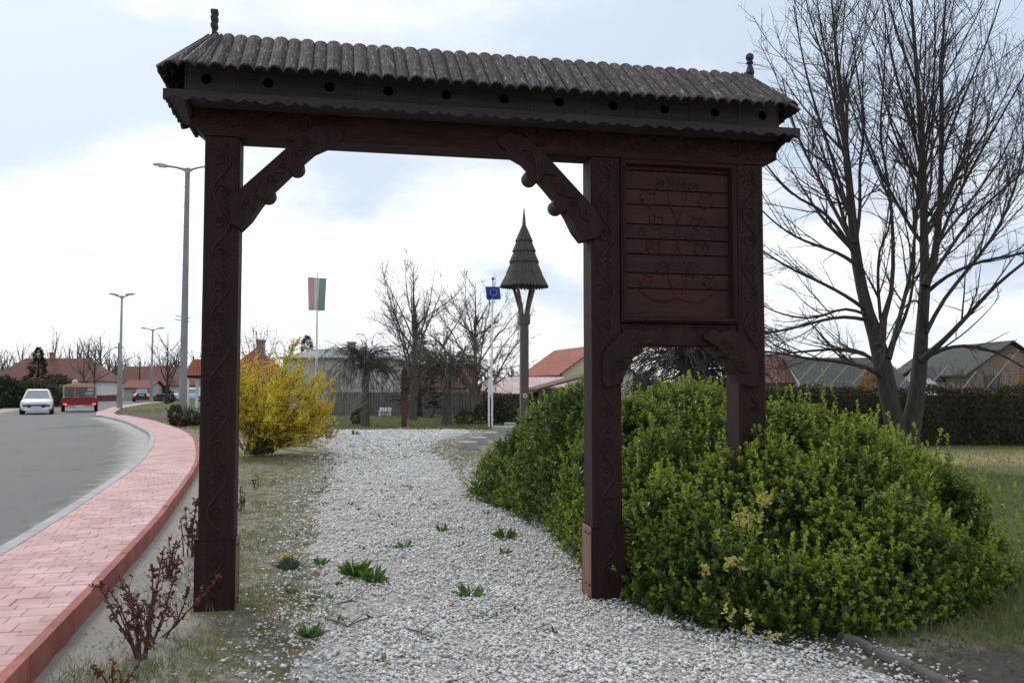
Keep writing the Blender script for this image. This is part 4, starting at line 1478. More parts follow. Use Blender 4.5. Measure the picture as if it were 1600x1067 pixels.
tall = [sprig(9, 0.26, 0.04, 0.022, 0.95, 20 + s, 5) for s in range(4)]
for (u, v, Y) in shoot_px:
    t = at(u, v, Y)
    for q in range(2):
        lean = np.array([rng.normal() * .18, rng.normal() * .18, 1.0])
        lean /= np.linalg.norm(lean)
        s = rng.uniform(0.75, 1.1)
        sp.append(np.array(t) - lean * 0.27 * s * (1 + q * 0.75) + rng.normal(size=3) * 0.02 * q); sdr.append(lean); ss_.append(s)
for _ in range(2600):
    k = rng.integers(0, len(pz))
    if dep[k] < 0.1:
        lean = dirs[k] * 0.6 + np.array([0, 0, 0.6]) + rng.normal(size=3) * 0.25
        sp.append(pz[k]); sdr.append(lean); ss_.append(rng.uniform(0.5, 1.1))
V, F, A_ = plant_sprigs(np.array(sp), np.array(sdr), np.array(ss_), tall)
tag(place_at(link_mesh('shoots', np_mesh('shoots', V, F, {'age': np.clip(A_ + 0.15, 0, 1)}), leaf_bush, shrub)), kind='stuff')
# woody stems inside
st = []
for _ in range(260):
    k = rng.integers(0, len(pz))
    a = np.array([pz[k][0] + rng.normal() * .25, pz[k][1] + rng.normal() * .25 + .1, H(pz[k][0], pz[k][1])]); b = pz[k]
    if not inside(np.array([a[0]]), np.array([a[1]]), foot)[0] or dist_poly(np.array([a[0]]), np.array([a[1]]), np.vstack([foot, foot[:1]]))[0] < .2: continue
    if not post_clear(np.array([a[0], b[0]]), np.array([a[1], b[1]])).all(): continue
    t = np.linspace(0, 1, 5)[:, None]
    st.append((a + (b - a) * t + rng.normal(size=(5, 3)) * 0.03, np.linspace(0.011, 0.004, 5)))
V, F = tubes_np(pack(st, 4))
tag(place_at(link_mesh('stems', np_mesh('stems', V, F), stem_m, shrub)), kind='stuff')
# sprays of yellow variegated leaves
for (u, v, Y, n, upw) in ((1165, 820, 6.0, 9, 1), (1187, 790, 6.1, 6, 1), (1125, 878, 5.85, 5, 0.2), (1142, 968, 5.72, 3, 0.6), (1180, 986, 5.66, 4, 0.1), (1095, 890, 5.95, 3, .2)):
    c = np.array(at(u, v, Y))
    P = c + rng.normal(size=(n, 3)) * np.array([0.045, 0.03, 0.03])
    V, F, _ = plant_sprigs(P, np.tile([0.25, -0.3, upw], (n, 1)) + rng.normal(size=(n, 3)) * .3, rng.uniform(.55, .8, n), sprigs)
    tag(place_at(link_mesh('variegated_spray', np_mesh('variegated_spray', V, F), leaf_var, shrub)), 'yellow variegated spray of leaves', kind='stuff')


# ================================================================== BARE TREES
def line_np(pts, n=None):
    return np.array(pts, float)


def limb(px_pts, Y, dy, n=14):
    """Limb through photo pixels (u, v, width px) at distance Y, drifting dy in depth along its length."""
    P, Rd = [], []
    m = len(px_pts)
    for i, (u, v, wpx) in enumerate(px_pts):
        yy = Y + dy * (i / max(m - 1, 1)) ** 1.3
        P.append(at(u, v, yy)); Rd.append(wpx * (.6 if wpx < 14 else .72 if wpx < 24 else .68) * yy / FPX / 2)
    P = np.array([tuple(p) for p in P]); Rd = np.array(Rd)
    c = chaikin(np.hstack([P, Rd[:, None]]), 2)
    d = np.concatenate([[0], np.cumsum(np.linalg.norm(np.diff(c[:, :3], axis=0), axis=1))])
    s = np.linspace(0, d[-1], n)
    out = np.stack([np.interp(s, d, c[:, k]) for k in range(4)], 1)
    return out[:, :3], out[:, 3]


TY = 17.0
bigtree = empty('bare_tree', tuple(gnd(1408, 732)), 0, 'large leafless tree with two dark trunks forking at the ground, right of the gate', 'tree')
stemsL = [limb([(1412, 745, 60), (1404, 690, 46), (1393, 640, 41), (1382, 585, 42), (1371, 531, 36), (1354, 485, 27), (1338, 410, 23), (1331, 334, 18), (1325, 264, 14), (1316, 170, 11), (1308, 90, 8), (1300, 10, 5), (1292, -80, 3)], TY, 0.3, 24),
          limb([(1414, 745, 60), (1418, 690, 46), (1429, 640, 40), (1437, 580, 34), (1441, 503, 26), (1446, 445, 24), (1444, 391, 18), (1443, 306, 15), (1442, 250, 14), (1436, 160, 12), (1430, 80, 10), (1424, 10, 7), (1418, -90, 4)], TY + 0.15, -0.3, 24)]
for q in stemsL:
    V, F = tubes_np([(q[0][None], q[1][None], 12)])
    place_at(link_mesh('trunk', np_mesh('trunk', V, F, smooth=True), bark, bigtree))
limbs_px = [
    ([(1376, 540, 22), (1378, 505, 16), (1390, 470, 13), (1396, 440, 11), (1395, 348, 9), (1390, 306, 8), (1385, 264, 7), (1374, 215, 6), (1377, 170, 5), (1382, 120, 4), (1384, 20, 2.5)], 0.6),
    ([(1376, 500, 9), (1371, 440, 8), (1374, 385, 6), (1388, 366, 5), (1392, 330, 4), (1400, 270, 3)], -0.7),
    ([(1388, 560, 16), (1400, 520, 13), (1412, 470, 11), (1425, 420, 9), (1432, 340, 7), (1436, 270, 5), (1440, 160, 3)], 1.2),
    ([(1392, 545, 12), (1408, 510, 10), (1424, 470, 8), (1430, 400, 6), (1428, 300, 4), (1420, 200, 3)], -1.2),
    ([(1446, 447, 20), (1459, 415, 17), (1466, 362, 15), (1470, 292, 13), (1472, 197, 12), (1470, 107, 9), (1475, 40, 6), (1482, -60, 3)], 0.8),
    ([(1440, 563, 18), (1452, 552, 15), (1477, 530, 13), (1513, 492, 11), (1554, 447, 9), (1600, 410, 7), (1680, 350, 4)], -1.2),
    ([(1447, 520, 12), (1462, 490, 11), (1480, 460, 10), (1518, 415, 9), (1560, 360, 8), (1590, 285, 6), (1610, 180, 4)], 1.0),
    ([(1450, 455, 12), (1480, 430, 9), (1530, 408, 8), (1600, 396, 6), (1700, 370, 3)], -1.5),
    ([(1450, 440, 11), (1480, 395, 9), (1510, 350, 8), (1550, 310, 6), (1600, 270, 5), (1660, 200, 3)], 0.7),
    ([(1466, 380, 9), (1490, 320, 8), (1520, 260, 7), (1560, 190, 5), (1600, 120, 4), (1640, 40, 2.5)], -0.8),
    ([(1470, 250, 8), (1490, 190, 7), (1515, 130, 5), (1545, 60, 4), (1570, -20, 3)], 0.6),
    ([(1443, 560, 12), (1472, 545, 10), (1510, 538, 8), (1560, 550, 7), (1600, 575, 5), (1660, 600, 3)], -1.6),
    ([(1384, 592, 15), (1366, 578, 13), (1340, 570, 11), (1300, 563, 9), (1258, 560, 7), (1200, 548, 5), (1130, 545, 3)], -1.8),
    ([(1378, 575, 12), (1358, 556, 10), (1335, 545, 8), (1290, 546, 7), (1225, 552, 5), (1150, 560, 3)], 1.0),
    ([(1354, 500, 11), (1320, 494, 9), (1285, 500, 8), (1235, 514, 7), (1190, 522, 5), (1120, 540, 3)], -1.5),
    ([(1350, 490, 9), (1318, 480, 7), (1270, 500, 6), (1215, 490, 4), (1180, 470, 3)], 1.3),
    ([(1350, 482, 11), (1322, 462, 9), (1280, 440, 8), (1235, 420, 6), (1195, 395, 5), (1150, 360, 3)], -0.8),
    ([(1336, 412, 11), (1310, 395, 9), (1280, 385, 8), (1240, 370, 6), (1200, 340, 4), (1165, 300, 2.5)], 1.2),
    ([(1334, 395, 12), (1310, 355, 10), (1280, 325, 8), (1245, 310, 6), (1205, 270, 5), (1180, 230, 3)], -1.4),
    ([(1332, 380, 12), (1305, 330, 9), (1280, 280, 8), (1255, 235, 6), (1235, 180, 5), (1222, 120, 3)], 0.9),
    ([(1330, 345, 11), (1312, 285, 9), (1295, 230, 8), (1268, 150, 6), (1252, 80, 4), (1240, 10, 2.5)], -0.6),
    ([(1337, 380, 11), (1345, 330, 9), (1342, 260, 8), (1352, 200, 6), (1340, 120, 5), (1330, 50, 3)], 1.2),
    ([(1322, 240, 9), (1308, 180, 7), (1296, 120, 5), (1284, 50, 4), (1272, -30, 2.5)], 0.8),
    ([(1440, 330, 9), (1425, 270, 7), (1405, 230, 6), (1385, 170, 4), (1372, 100, 3)], -1.0),
    ([(1442, 270, 9), (1425, 200, 7), (1408, 150, 6), (1392, 80, 4), (1378, 0, 2.5)], 1.0),
    ([(1434, 140, 8), (1415, 90, 6), (1395, 30, 4), (1375, -40, 2.5)], -0.7),
    ([(1444, 230, 8), (1455, 170, 7), (1462, 90, 5), (1460, 0, 3)], 1.2),
    ([(1450, 520, 8), (1440, 470, 6), (1420, 470, 5), (1400, 500, 4), (1380, 540, 3)], -1.8)]
limbs = [limb(p, TY + rng.uniform(-.1, .1), dy, 14) for p, dy in limbs_px]
for q in limbs:
    V, F = tubes_np([(q[0][None], q[1][None], 7)])
    place_at(link_mesh('limb', np_mesh('limb', V, F, smooth=True), bark, bigtree))
tops = [(p[len(p) // 3:], r[len(p) // 3:]) for p, r in stemsL]
l2 = spawn(limbs + tops, 2.9, 0.5, 0.52, 0.05, 10, 0.5, 0.0055, 0.1, 0.045, 0.18, 0.5, lmin=0.4)
l3 = spawn(l2, 4.0, 0.62, 0.52, 0.03, 7, 0.55, 0.0034, 0.1, 0.08, 0.22, 0.5, lmin=0.14)
l3 += spawn(limbs, 1.8, 0.9, 0.13, 0.03, 6, 0.35, 0.0036, 0.15, 0.14, 0.3, 0.3, lmin=0.14)
l4 = spawn(l3, 4.8, 0.75, 0.5, 0.02, 4, 0.7, 0.0023, 0.1, 0.16, 0.3, 0.4, lmin=0.06)
V, F = tubes_np(pack(l2, 5) + pack(l3, 4) + pack(l4, 3))
tag(place_at(link_mesh('crown', np_mesh('crown', V, F), twig_m, bigtree)), kind='stuff')

# ================================================================== BACKGROUND: trees, houses, lamps
def X(u, Y):
    return (u - 800) / FPX * Y


def zat(v, Y):
    return at(800, v, Y).z


def copy_tree(o, parent=None):
    c = o.copy(); col.objects.link(c)
    if parent is not None: c.parent = parent
    for ch in list(o.children): copy_tree(ch, c)
    return c


def bare_parts(root, h, rt, crown_r, seed, trunk_h, nl=9, up=0.10, dens=1.0, tw=0.006, mt=None, mtw=None, fork=0.55, lean=0.0, levels=3, limb_r=.62):
    """Trunk, limbs and a crown of twigs for a leafless tree standing on its root."""
    global rng
    keep = rng
    rng = np.random.default_rng(seed)
    tp = [np.array([0, 0, -0.1])]
    n = 9
    for i in range(n):
        tp.append(tp[-1] + np.array([rng.normal() * 0.03 * h / 7 + lean * h / 90, rng.normal() * 0.03 * h / 7, (h * 0.93 + .1) / n]))
    tp = np.array(tp); tr = np.concatenate([[rt * 1.35], np.linspace(rt, tw * 2.2, n)])
    V, F = tubes_np([(tp[None], tr[None], 8)])
    link_mesh('trunk', np_mesh('trunk', V, F, smooth=True), mt or bark_g, root)
    L = []
    for i in range(nl):
        t = trunk_h / h + (0.78 - trunk_h / h) * (i / nl) * rng.uniform(.7, 1.1)
        z0 = t * h
        p = np.array([np.interp(z0, tp[:, 2], tp[:, k]) for k in range(3)])
        a = i * 2.4 + rng.uniform(-.4, .4)
        el = fork + rng.normal() * .12
        d = np.array([math.cos(a) * math.sin(el), math.sin(a) * math.sin(el), math.cos(el)])
        ln = (h - z0) * 0.62 + crown_r * 0.45
        r0 = np.interp(z0, tp[:, 2], tr) * limb_r
        pts = [p]
        for k in range(8):
            d = d + np.array([0, 0, up]) + rng.normal(size=3) * .09
            d /= np.linalg.norm(d)
            pts.append(pts[-1] + d * ln / 8 * rng.uniform(.85, 1.1))
        L.append((np.array(pts), np.linspace(r0, tw * 1.4, 9)))
    V, F = tubes_np(pack(L, 5))
    tag(link_mesh('limbs', np_mesh('limbs', V, F), mt or bark_g, root), kind='stuff')
    k = 7.0 / h
    a2 = spawn(L + [(tp[3:], tr[3:])], 2.4 * k * dens, 0.6, 0.42, up * .8, 6, 0.5, tw * 1.0, 0.15, 0.1, 0.2, lmin=0.1)
    a3 = spawn(a2, 3.6 * k * dens, 0.7, 0.45, up * .6, 5, 0.6, tw * 0.75, 0.1, 0.12, 0.25, lmin=0.08)
    if levels > 3:
        a3 += spawn(a3, 4.5 * k * dens, 0.7, 0.5, up * .4, 4, 0.7, tw * 0.6, 0.1, 0.14, 0.25, lmin=0.06)
    V, F = tubes_np(pack(a2, 4) + pack(a3, 3))
    tag(link_mesh('crown', np_mesh('crown', V, F), mtw or twig_g, root), kind='stuff')
    rng = keep


def weeping_parts(root, h, rt, crad, seed, n1=34, tw=0.006, down=-0.16, mt=None, mtw=None, reach=1.0, limb_s=1.0, wob=.1):
    """Umbrella-grafted tree: straight trunk, knot on top, branches that arch out and hang."""
    global rng
    keep = rng
    rng = np.random.default_rng(seed)
    tp = np.array([[0, 0, -.1], [0.01, 0, h * .3], [0.0, .01, h * .6], [.02, 0, h * .85], [.0, .0, h * .97]])
    tr = np.array([rt * 1.3, rt, rt * .92, rt * 1.0, rt * 1.25])
    V, F = tubes_np([(tp[None], tr[None], 9)])
    link_mesh('trunk', np_mesh('trunk', V, F, smooth=True), mt or bark_g, root)
    L = []
    for i in range(n1):
        a = i * 2.399 + rng.uniform(-.3, .3)
        el = rng.uniform(0.5, 1.35)
        d = np.array([math.cos(a) * math.sin(el), math.sin(a) * math.sin(el), math.cos(el)])
        ln = crad * rng.uniform(1.0, 1.9) * reach
        pts = [np.array([0, 0, h * rng.uniform(.82, .98)])]
        m = 11
        for k in range(m):
            d = d + np.array([0, 0, down * (0.5 + 1.1 * k / m)]) + rng.normal(size=3) * wob
            d /= np.linalg.norm(d)
            pts.append(pts[-1] + d * ln / m)
            if pts[-1][2] < 0.1: pts[-1][2] = 0.1
        L.append((np.array(pts), np.linspace(rt * limb_s * rng.uniform(.22, .4), tw * 1.4, m + 1)))
    a2 = spawn(L, 5.0, 0.75, 0.45, -0.12, 7, 0.55, tw, 0.1, 0.14, 0.3, lmin=0.15)
    a3 = spawn(a2, 5.0, 0.7, 0.45, -0.1, 5, 0.7, tw * .75, 0.1, 0.15, 0.3, lmin=0.08)
    V, F = tubes_np(pack(L, 5) + pack(a2, 4) + pack(a3, 3))
    V[:, 2] = np.maximum(V[:, 2], 0.03)
    tag(link_mesh('hanging_branches', np_mesh('hanging_branches', V, F), mtw or twig_g, root), kind='stuff')
    rng = keep


def conifer_parts(root, h, r, seed, n=1500, m=None):
    r_ = np.random.default_rng(seed)
    t = r_.random(n) ** 0.75
    a = r_.uniform(0, 2 * np.pi, n)
    zz = h * (0.06 + 0.94 * t)
    tier = 0.75 + 0.25 * np.sin(zz * 9 / h * 3.1 + a * 0.5)
    rad = r * (1 - t) ** 0.85 * tier * (0.45 + 0.6 * r_.random(n) ** 0.5) + 0.03
    pos = np.stack([np.cos(a) * rad, np.sin(a) * rad, zz], 1)
    d = np.stack([np.cos(a), np.sin(a), r_.uniform(-0.5, 0.35, n)], 1)
    tv = np.array([(-.14, 0, 0), (.14, 0, 0), (.10, .05, .6), (0, .0, 1.0), (-.10, .05, .6)])
    tf = np.array([(0, 1, 2), (0, 2, 4), (4, 2, 3)])
    M = frames(pos, d, r * r_.uniform(.16, .36, n) * (1.15 - t * .6), roll=np.tile([0.0, 0, 1], (n, 1)) + r_.normal(size=(n, 3)) * .4)
    V, F = stamp(tv, tf, M)
    tag(link_mesh('crown', np_mesh('crown', V, F), m or conifer_m, root), kind='stuff')
    MB().tube([(0, 0, -.1), (0, 0, h * .92)], [r * .09 + .03, .012], 7).build('trunk', bark, root)


lq = np.array([(-.5, 0, 0), (0, .1, -.7), (.5, 0, 0), (0, -.05, .8)])
lqf = np.array([(0, 1, 2), (0, 2, 3)])


def leafy(name, root, blobs, n, ls, m, seed, shell=0.35):
    """Leaves filling a set of ellipsoids (cx, cy, cz, rx, ry, rz) in the root's space."""
    r_ = np.random.default_rng(seed)
    vol = np.array([b[3] * b[4] * b[5] for b in blobs]) ** (2 / 3); vol /= vol.sum()
    k = r_.choice(len(blobs), n, p=vol)
    B = np.array(blobs)[k]
    d = r_.normal(size=(n, 3)); d /= np.linalg.norm(d, axis=1, keepdims=True)
    rr = (1 - shell * r_.random(n) ** 1.5) * (1 + 0.10 * np.sin(d[:, 0] * 7 + seed) * np.sin(d[:, 2] * 6) + r_.normal(0, .05, n))
    P = B[:, :3] + d * B[:, 3:] * rr[:, None]
    P[:, 2] = np.maximum(P[:, 2], 0.02)
    M = frames(P, d + r_.normal(size=(n, 3)) * .7 + np.array([0, 0, .3]), ls * r_.uniform(.6, 1.4, n))
    V, F = stamp(lq, lqf, M)
    return tag(link_mesh(name, np_mesh(name, V, F), m, root), kind='stuff')


def stems_mb(root, n, h, spread, r0, seed, m=None, up=0.05):
    r_ = np.random.default_rng(seed)
    L = []
    for i in range(n):
        a = r_.uniform(0, 2 * np.pi); el = r_.uniform(0.05, spread)
        d = np.array([math.cos(a) * math.sin(el), math.sin(a) * math.sin(el), math.cos(el)])
        pts = [np.array([r_.normal() * .08, r_.normal() * .08, 0])]
        for k in range(7):
            d = d + np.array([0, 0, up]) + r_.normal(size=3) * .08; d /= np.linalg.norm(d)
            pts.append(pts[-1] + d * h * r_.uniform(.11, .16))
        L.append((np.array(pts), np.linspace(r0, r0 * .25, 8)))
    return L


# ---- houses
def house(name, label, cat, loc, rz, L, W, he, hr, wall_m, roof_m, hip=0.0, over=0.35, plinth=None, windows=(), chimney=None, group=None):
    """Ridge along local x; local y = 0 is the front wall, W deep."""
    root = empty(name, loc, rz, label, cat, group)
    mb = MB()
    if hip > 0:
        mb.box(0, L, 0, W, -0.2, he)
    else:
        pr = [(0, -0.2), (W, -0.2), (W, he), (W / 2, hr - 0.12), (0, he)]
        vs = [(0, a, b) for a, b in pr] + [(L, a, b) for a, b in pr]
        mb.add(vs, [tuple(range(5)), tuple(range(9, 4, -1))] + [(i, i + 5, (i + 1) % 5 + 5, (i + 1) % 5) for i in range(5)])
    me = mb.mesh('wall'); uv_planar(me)
    wl_ = link_mesh('wall', me, wall_m, root)
    sl = (hr - he) / (W / 2)
    ze = he - over * sl
    o = over
    t = 0.09
    vs, fs = [], []
    for dz in (0, t):
        vs += [(-o, -o, ze + dz), (L + o, -o, ze + dz), (L + o, W + o, ze + dz), (-o, W + o, ze + dz), (hip - (0 if hip else o), W / 2, hr + dz), (L - hip + (0 if hip else o), W / 2, hr + dz)]
    fs += [(6, 7, 11, 10), (8, 9, 10, 11), (0, 4, 5, 1), (2, 5, 4, 3)]
    fs += [(9, 6, 10), (7, 8, 11), (0, 3, 4), (1, 5, 2)]
    fs += [(0, 1, 7, 6), (2, 3, 9, 8), (1, 2, 8, 7) if hip else (1, 5, 11, 7), (3, 0, 6, 9) if hip else (4, 0, 6, 10)]
    if not hip:
        fs = [f for f in fs if f not in ((9, 6, 10), (7, 8, 11), (0, 3, 4), (1, 5, 2))]
        fs += [(5, 2, 8, 11), (3, 4, 10, 9)]
    me = MB().add(vs, fs).mesh('roof'); uv_planar(me)
    rf = link_mesh('roof', me, roof_m, root)
    if plinth: MB().box(-0.02, L + 0.02, -0.03, W, -0.25, plinth[0]).build('plinth', plinth[1], root)
    for (x_, z0, w_, h_, face) in windows:
        f = MB()
        fw = 0.07
        def B_(a, b, c, d_, e, g): 
            if face == 'f': f.box(a, b, c, d_, e, g)
            elif face == 'l': f.box(c, d_, a, b, e, g)
            else: f.box(L - d_, L - c, a, b, e, g)
        for (a, b, e, g) in ((x_, x_ + w_, z0, z0 + fw), (x_, x_ + w_, z0 + h_ - fw, z0 + h_), (x_, x_ + fw, z0 + fw, z0 + h_ - fw), (x_ + w_ - fw, x_ + w_, z0 + fw, z0 + h_ - fw), (x_ + w_ / 2 - fw / 2, x_ + w_ / 2 + fw / 2, z0 + fw, z0 + h_ - fw)):
            B_(a, b, -0.05, 0.02, e, g)
        fr_ = f.build('window', frame_m, root)
        f = MB(); B_(x_ + 0.02, x_ + w_ - 0.02, -0.012, 0.005, z0 + 0.02, z0 + h_ - 0.02); f.build('pane', shade_w, fr_)
        f = MB(); B_(x_ - 0.06, x_ + w_ + 0.06, -0.1, -0.002, z0 - 0.06, z0 - 0.003); f.build('sill', white_p, fr_)
    for ch in (chimney or ()):
        cx_, cy_, s_, top = ch
        c = MB().box(cx_, cx_ + s_, cy_, cy_ + s_, he, top - .1).box(cx_ - .06, cx_ + s_ + .06, cy_ - .06, cy_ + s_ + .06, top - .1, top)
        me = c.mesh('chimney'); uv_planar(me)
        link_mesh('chimney', me, brick_w, rf)
    return root


house('long_house', 'long low white house with old red tiled hipped roof and dark red plinth', 'house', (-57.5, 95, 0), R(8), 11.8, 7, 2.45, 4.85, plaster_w, tile_old, hip=2.4, plinth=(0.72, plinth_r),
      windows=((5.9, 0.95, 1.0, 1.25, 'f'), (9.3, 0.95, 1.0, 1.25, 'f'), (2.6, 0.95, 1.0, 1.25, 'f')), chimney=((5, 3.3, .5, 5.6),))
house('gabled_house', 'pale grey gabled house with dark brown roof seen beyond the second lamp post', 'house', (X(196, 125), 124, 0), R(14), 6.5, 7, 2.4, 4.6, plaster_w, tile_old, windows=((1.5, 1.0, 1.0, 1.1, 'f'), (4, 1.0, 1.0, 1.1, 'f')))
house('brown_roofed_house', 'low house with faded brown tiled roof and brick chimney between the lamp posts', 'house', (X(243, 112), 111, 0), R(-6), 6.2, 6, 2.0, 3.9, plaster_c, tile_old, windows=((1.4, .8, 1.0, 1.0, 'f'), (3.9, .8, 1.0, 1.0, 'f')), chimney=((0.9, 1.6, .55, 4.4),))
house('garage', 'small garage with dark red roof and grey door behind the black car', 'garage', (X(200, 108), 107, 0), 0, 3.2, 4, 1.6, 2.4, plaster_g, plinth_r)
house('red_roofed_house', 'house with bright red tiled hipped roof and brick chimney behind the yellow forsythia', 'house', (X(358, 57), 55, 0), R(8), 3.9, 5.5, 2.1, 4.2, plaster_g, tile_red, hip=1.9, chimney=((2.0, 2.0, .5, 4.75),), windows=((1.3, .8, .8, 1.0, 'f'),))
house('grey_house', 'pale grey rendered house with low grey roof and chimney behind the flagpole', 'house', (X(449, 53), 52, 0), R(-2), 6.3, 7, 3.35, 3.95, plaster_g, M_('grey_roof_sheet', (0.23, 0.23, 0.235), (0.3, 0.3, 0.3), 2, 0.8), hip=1.2, over=0.25, chimney=((3.4, 2.2, .42, 4.45),))
a0 = math.atan2(8.0, -2.2)
house('orange_roofed_house', 'cream house with orange red tiled roof left of the gate\'s middle post', 'house', (7.6, 54.2, 0), a0, 8.4, 4.7, 2.5, 4.15, plaster_c, tile_red, over=0.3, windows=((1.5, .9, 1, 1.1, 'l'),))
house('brown_shed', 'low shed with brown tiled roof behind the plank fence and trees', 'shed', (X(606, 60), 58, 0), 0, 5.6, 4, 1.75, 3.1, plaster_g, tile_old)
house('brick_house', 'unplastered brick house with gable and dark roof beyond the clipped hedge', 'house', (X(1612, 47), 45, 0), R(90), 9, 4.5, 2.35, 3.95, brick_w, tile_gry, over=0.25, windows=((1.1, 1.35, .75, 1.0, 'l'), (2.9, 1.2, .8, 1.0, 'l')))
house('white_walled_house', 'small white walled house with dark roof beside the brick gable', 'house', (X(1455, 48), 47.5, 0), R(4), 2.6, 4, 2.0, 2.7, plaster_w, tile_gry, over=0.2, windows=((.8, .95, .7, .8, 'f'),))
house('grey_barn', 'wide low barn with sloping dark grey roof left of the forked tree', 'barn', (X(1240, 45), 42.5, 0), R(-2), 5.0, 8, 1.35, 3.1, plaster_g, tile_gry, over=0.2)
house('tiled_outbuilding', 'little outbuilding with brick wall and brown tiled roof left of the grey barn', 'outbuilding', (X(1165, 47), 45, 0), 0, 2.6, 5, 1.9, 3.3, brick_w, tile_old, over=0.25)
house('distant_bungalow', 'distant bungalow with reddish roof and chimney seen between the two forked trunks', 'house', (X(1395, 75), 74, 0), 0, 5.0, 5, 1.9, 2.95, plaster_c, tile_old, chimney=((3.6, 1.2, .5, 3.5),))

# shed with a sagging pink sheet roof and a timber carport beside it
sh = empty('sheet_roofed_shed', (X(752, 46), 45.5, 0), 0, 'shed under a broad pale pink sheet metal roof, behind the bell post', 'shed')
mb = MB()
nx2, ny2 = 10, 4
W_, D_ = 4.7, 6.0
vs = []
for j in range(ny2 + 1):
    for i in range(nx2 + 1):
        tx, ty = i / nx2, j / ny2
        vs.append((tx * W_, ty * D_, 1.36 + 0.85 * ty - 0.16 * math.sin(min(tx * 1.6, 1) * math.pi) * (1 - ty) + 0.1 * (1 - tx) * (1 - ty)))
q = [(j * (nx2 + 1) + i, j * (nx2 + 1) + i + 1, (j + 1) * (nx2 + 1) + i + 1, (j + 1) * (nx2 + 1) + i) for j in range(ny2) for i in range(nx2)]
n0 = len(vs)
vs += [(a, b, c - 0.05) for a, b, c in vs]
q2 = [(d + n0, c + n0, b + n0, a + n0) for a, b, c, d in q]
rim = [(i, i + n0, i + 1 + n0, i + 1) for i in range(nx2)]
me = mb.add(vs, q + q2 + rim).mesh('roof'); uv_planar(me)
link_mesh('roof', me, sheet_pk, sh)
MB().box(0.2, W_ - 0.2, 0.5, D_ - .3, -.2, 1.12).build('wall', grey_wood, sh)
cp = empty('carport', (X(838, 44), 43, 0), R(8), 'brown timber carport with a sloping roof edge behind the green shrub', 'carport')
vs = [(0, 0, 1.42), (3.4, 0, 2.35), (3.4, 4, 2.35), (0, 4, 1.42)]
me = MB().add(vs + [(a, b, c + .1) for a, b, c in vs], [(3, 2, 1, 0), (4, 5, 6, 7), (0, 1, 5, 4), (1, 2, 6, 5), (2, 3, 7, 6), (3, 0, 4, 7)]).mesh('roof')
link_mesh('roof', me, M_('carport_board', (0.09, 0.05, 0.035), (0.13, 0.075, 0.05), 4, 0.8), cp)
for (a, b, t) in ((.2, .2, 1.45), (3.2, .2, 2.28), (3.2, 3.7, 2.28), (.2, 3.7, 1.45)): MB().box(a - .07, a + .07, b - .07, b + .07, -.1, t).build('post', grey_wood, cp)
MB().box(.3, 3.1, 3.55, 3.6, 0, 1.35).build('back_board', M_('orange_brown_board', (0.16, 0.07, 0.03), (0.2, 0.1, 0.05), 3, .8), cp)

# shelter with a red tile roof at the left post
st_ = empty('tiled_shelter', (X(325, 66), 66, 0), 0, 'small open shelter with red tiled roof just left of the gate\'s left post', 'shelter')
vs = [(-1.4, -1.2, 2.5), (1.4, -1.2, 2.5), (1.4, 1.2, 2.5), (-1.4, 1.2, 2.5), (-1.15, 0, 3.75), (1.15, 0, 3.75)]
me = MB().add(vs, [(0, 1, 5, 4), (1, 2, 5), (2, 3, 4, 5), (3, 0, 4), (0, 3, 2, 1)]).mesh('roof'); uv_planar(me)
link_mesh('roof', me, tile_red, st_)
MB().box(-1.3, 1.3, -1.1, 1.1, 2.3, 2.495).build('eave_beam', wood_in, st_)
for a in (-1.15, 1.15):
    MB().lathe([(0.05, 0), (0.03, .1), (.07, .18), (.02, .3), (.01, .42)], 8, (a, 0, 3.72)).build('finial', wood_in, st_)
    for b in (-.95, .95): MB().box(a - .09, a + .09, b - .09, b + .09, -.1, 2.3).build('post', white_p, st_)

# ---- lamp posts
def lamp(loc, h, rb, rt, label, arm=1.05, split=None, rungs=0, rz=0.0):
    root = empty('street_lamp', loc, rz, label, 'street lamp', 'double armed street lamps along the road')
    if split:
        MB().tube([(0, 0, -.1), (0, 0, split)], [rb, rb * .8], 10).build('lower_pole', pole_m, root)
        MB().tube([(0, 0, split), (0, 0, h)], [rb * .55, rt], 10).build('pole', metal_g, root)
    else:
        MB().tube([(0, 0, -.1), (0, 0, h * .5), (0, 0, h)], [rb, (rb + rt) / 2, rt], 10).build('pole', pole_m, root)
    MB().lathe([(rt * 1.2, h - .22), (rt * 1.25, h - .1), (rt * 1.5, h), (.03, h + .06)], 10).build('collar', metal_g, root)
    for sg in (-1, 1):
        MB().tube([(0, 0, h - .12), (sg * .2, 0, h - .02), (sg * .45, 0, h + .05), (sg * (arm - .3), 0, h + .1)], [.075, .06, .05, .045], 7).build('arm', metal_g, root)
        hd = MB()
        pr = [(-.36, .02), (-.3, .05), (-.1, .09), (.15, .075), (.33, .03), (.36, .0), (.3, -.02), (-.33, -.012)]
        m_ = MB().prism(pr, -.11, .11)
        o = m_.build('lamp_head', lamp_m, root)
        o.location = (sg * arm, 0, h + .12); o.rotation_euler = (0, R(-6) * sg, 0)
        b = MB().prism([(-.25, -.013), (.22, -.015), (.12, -.06), (-.14, -.065)], -.085, .085).build('bowl', glass_l, o)
    for k in range(rungs):
        zz = h - 0.8 - k * .82
        MB().tube([(-.13, -rt - .02, zz), (.15, -rt - .02, zz)], .012, 5).build('rung', metal_g, root)
    return root


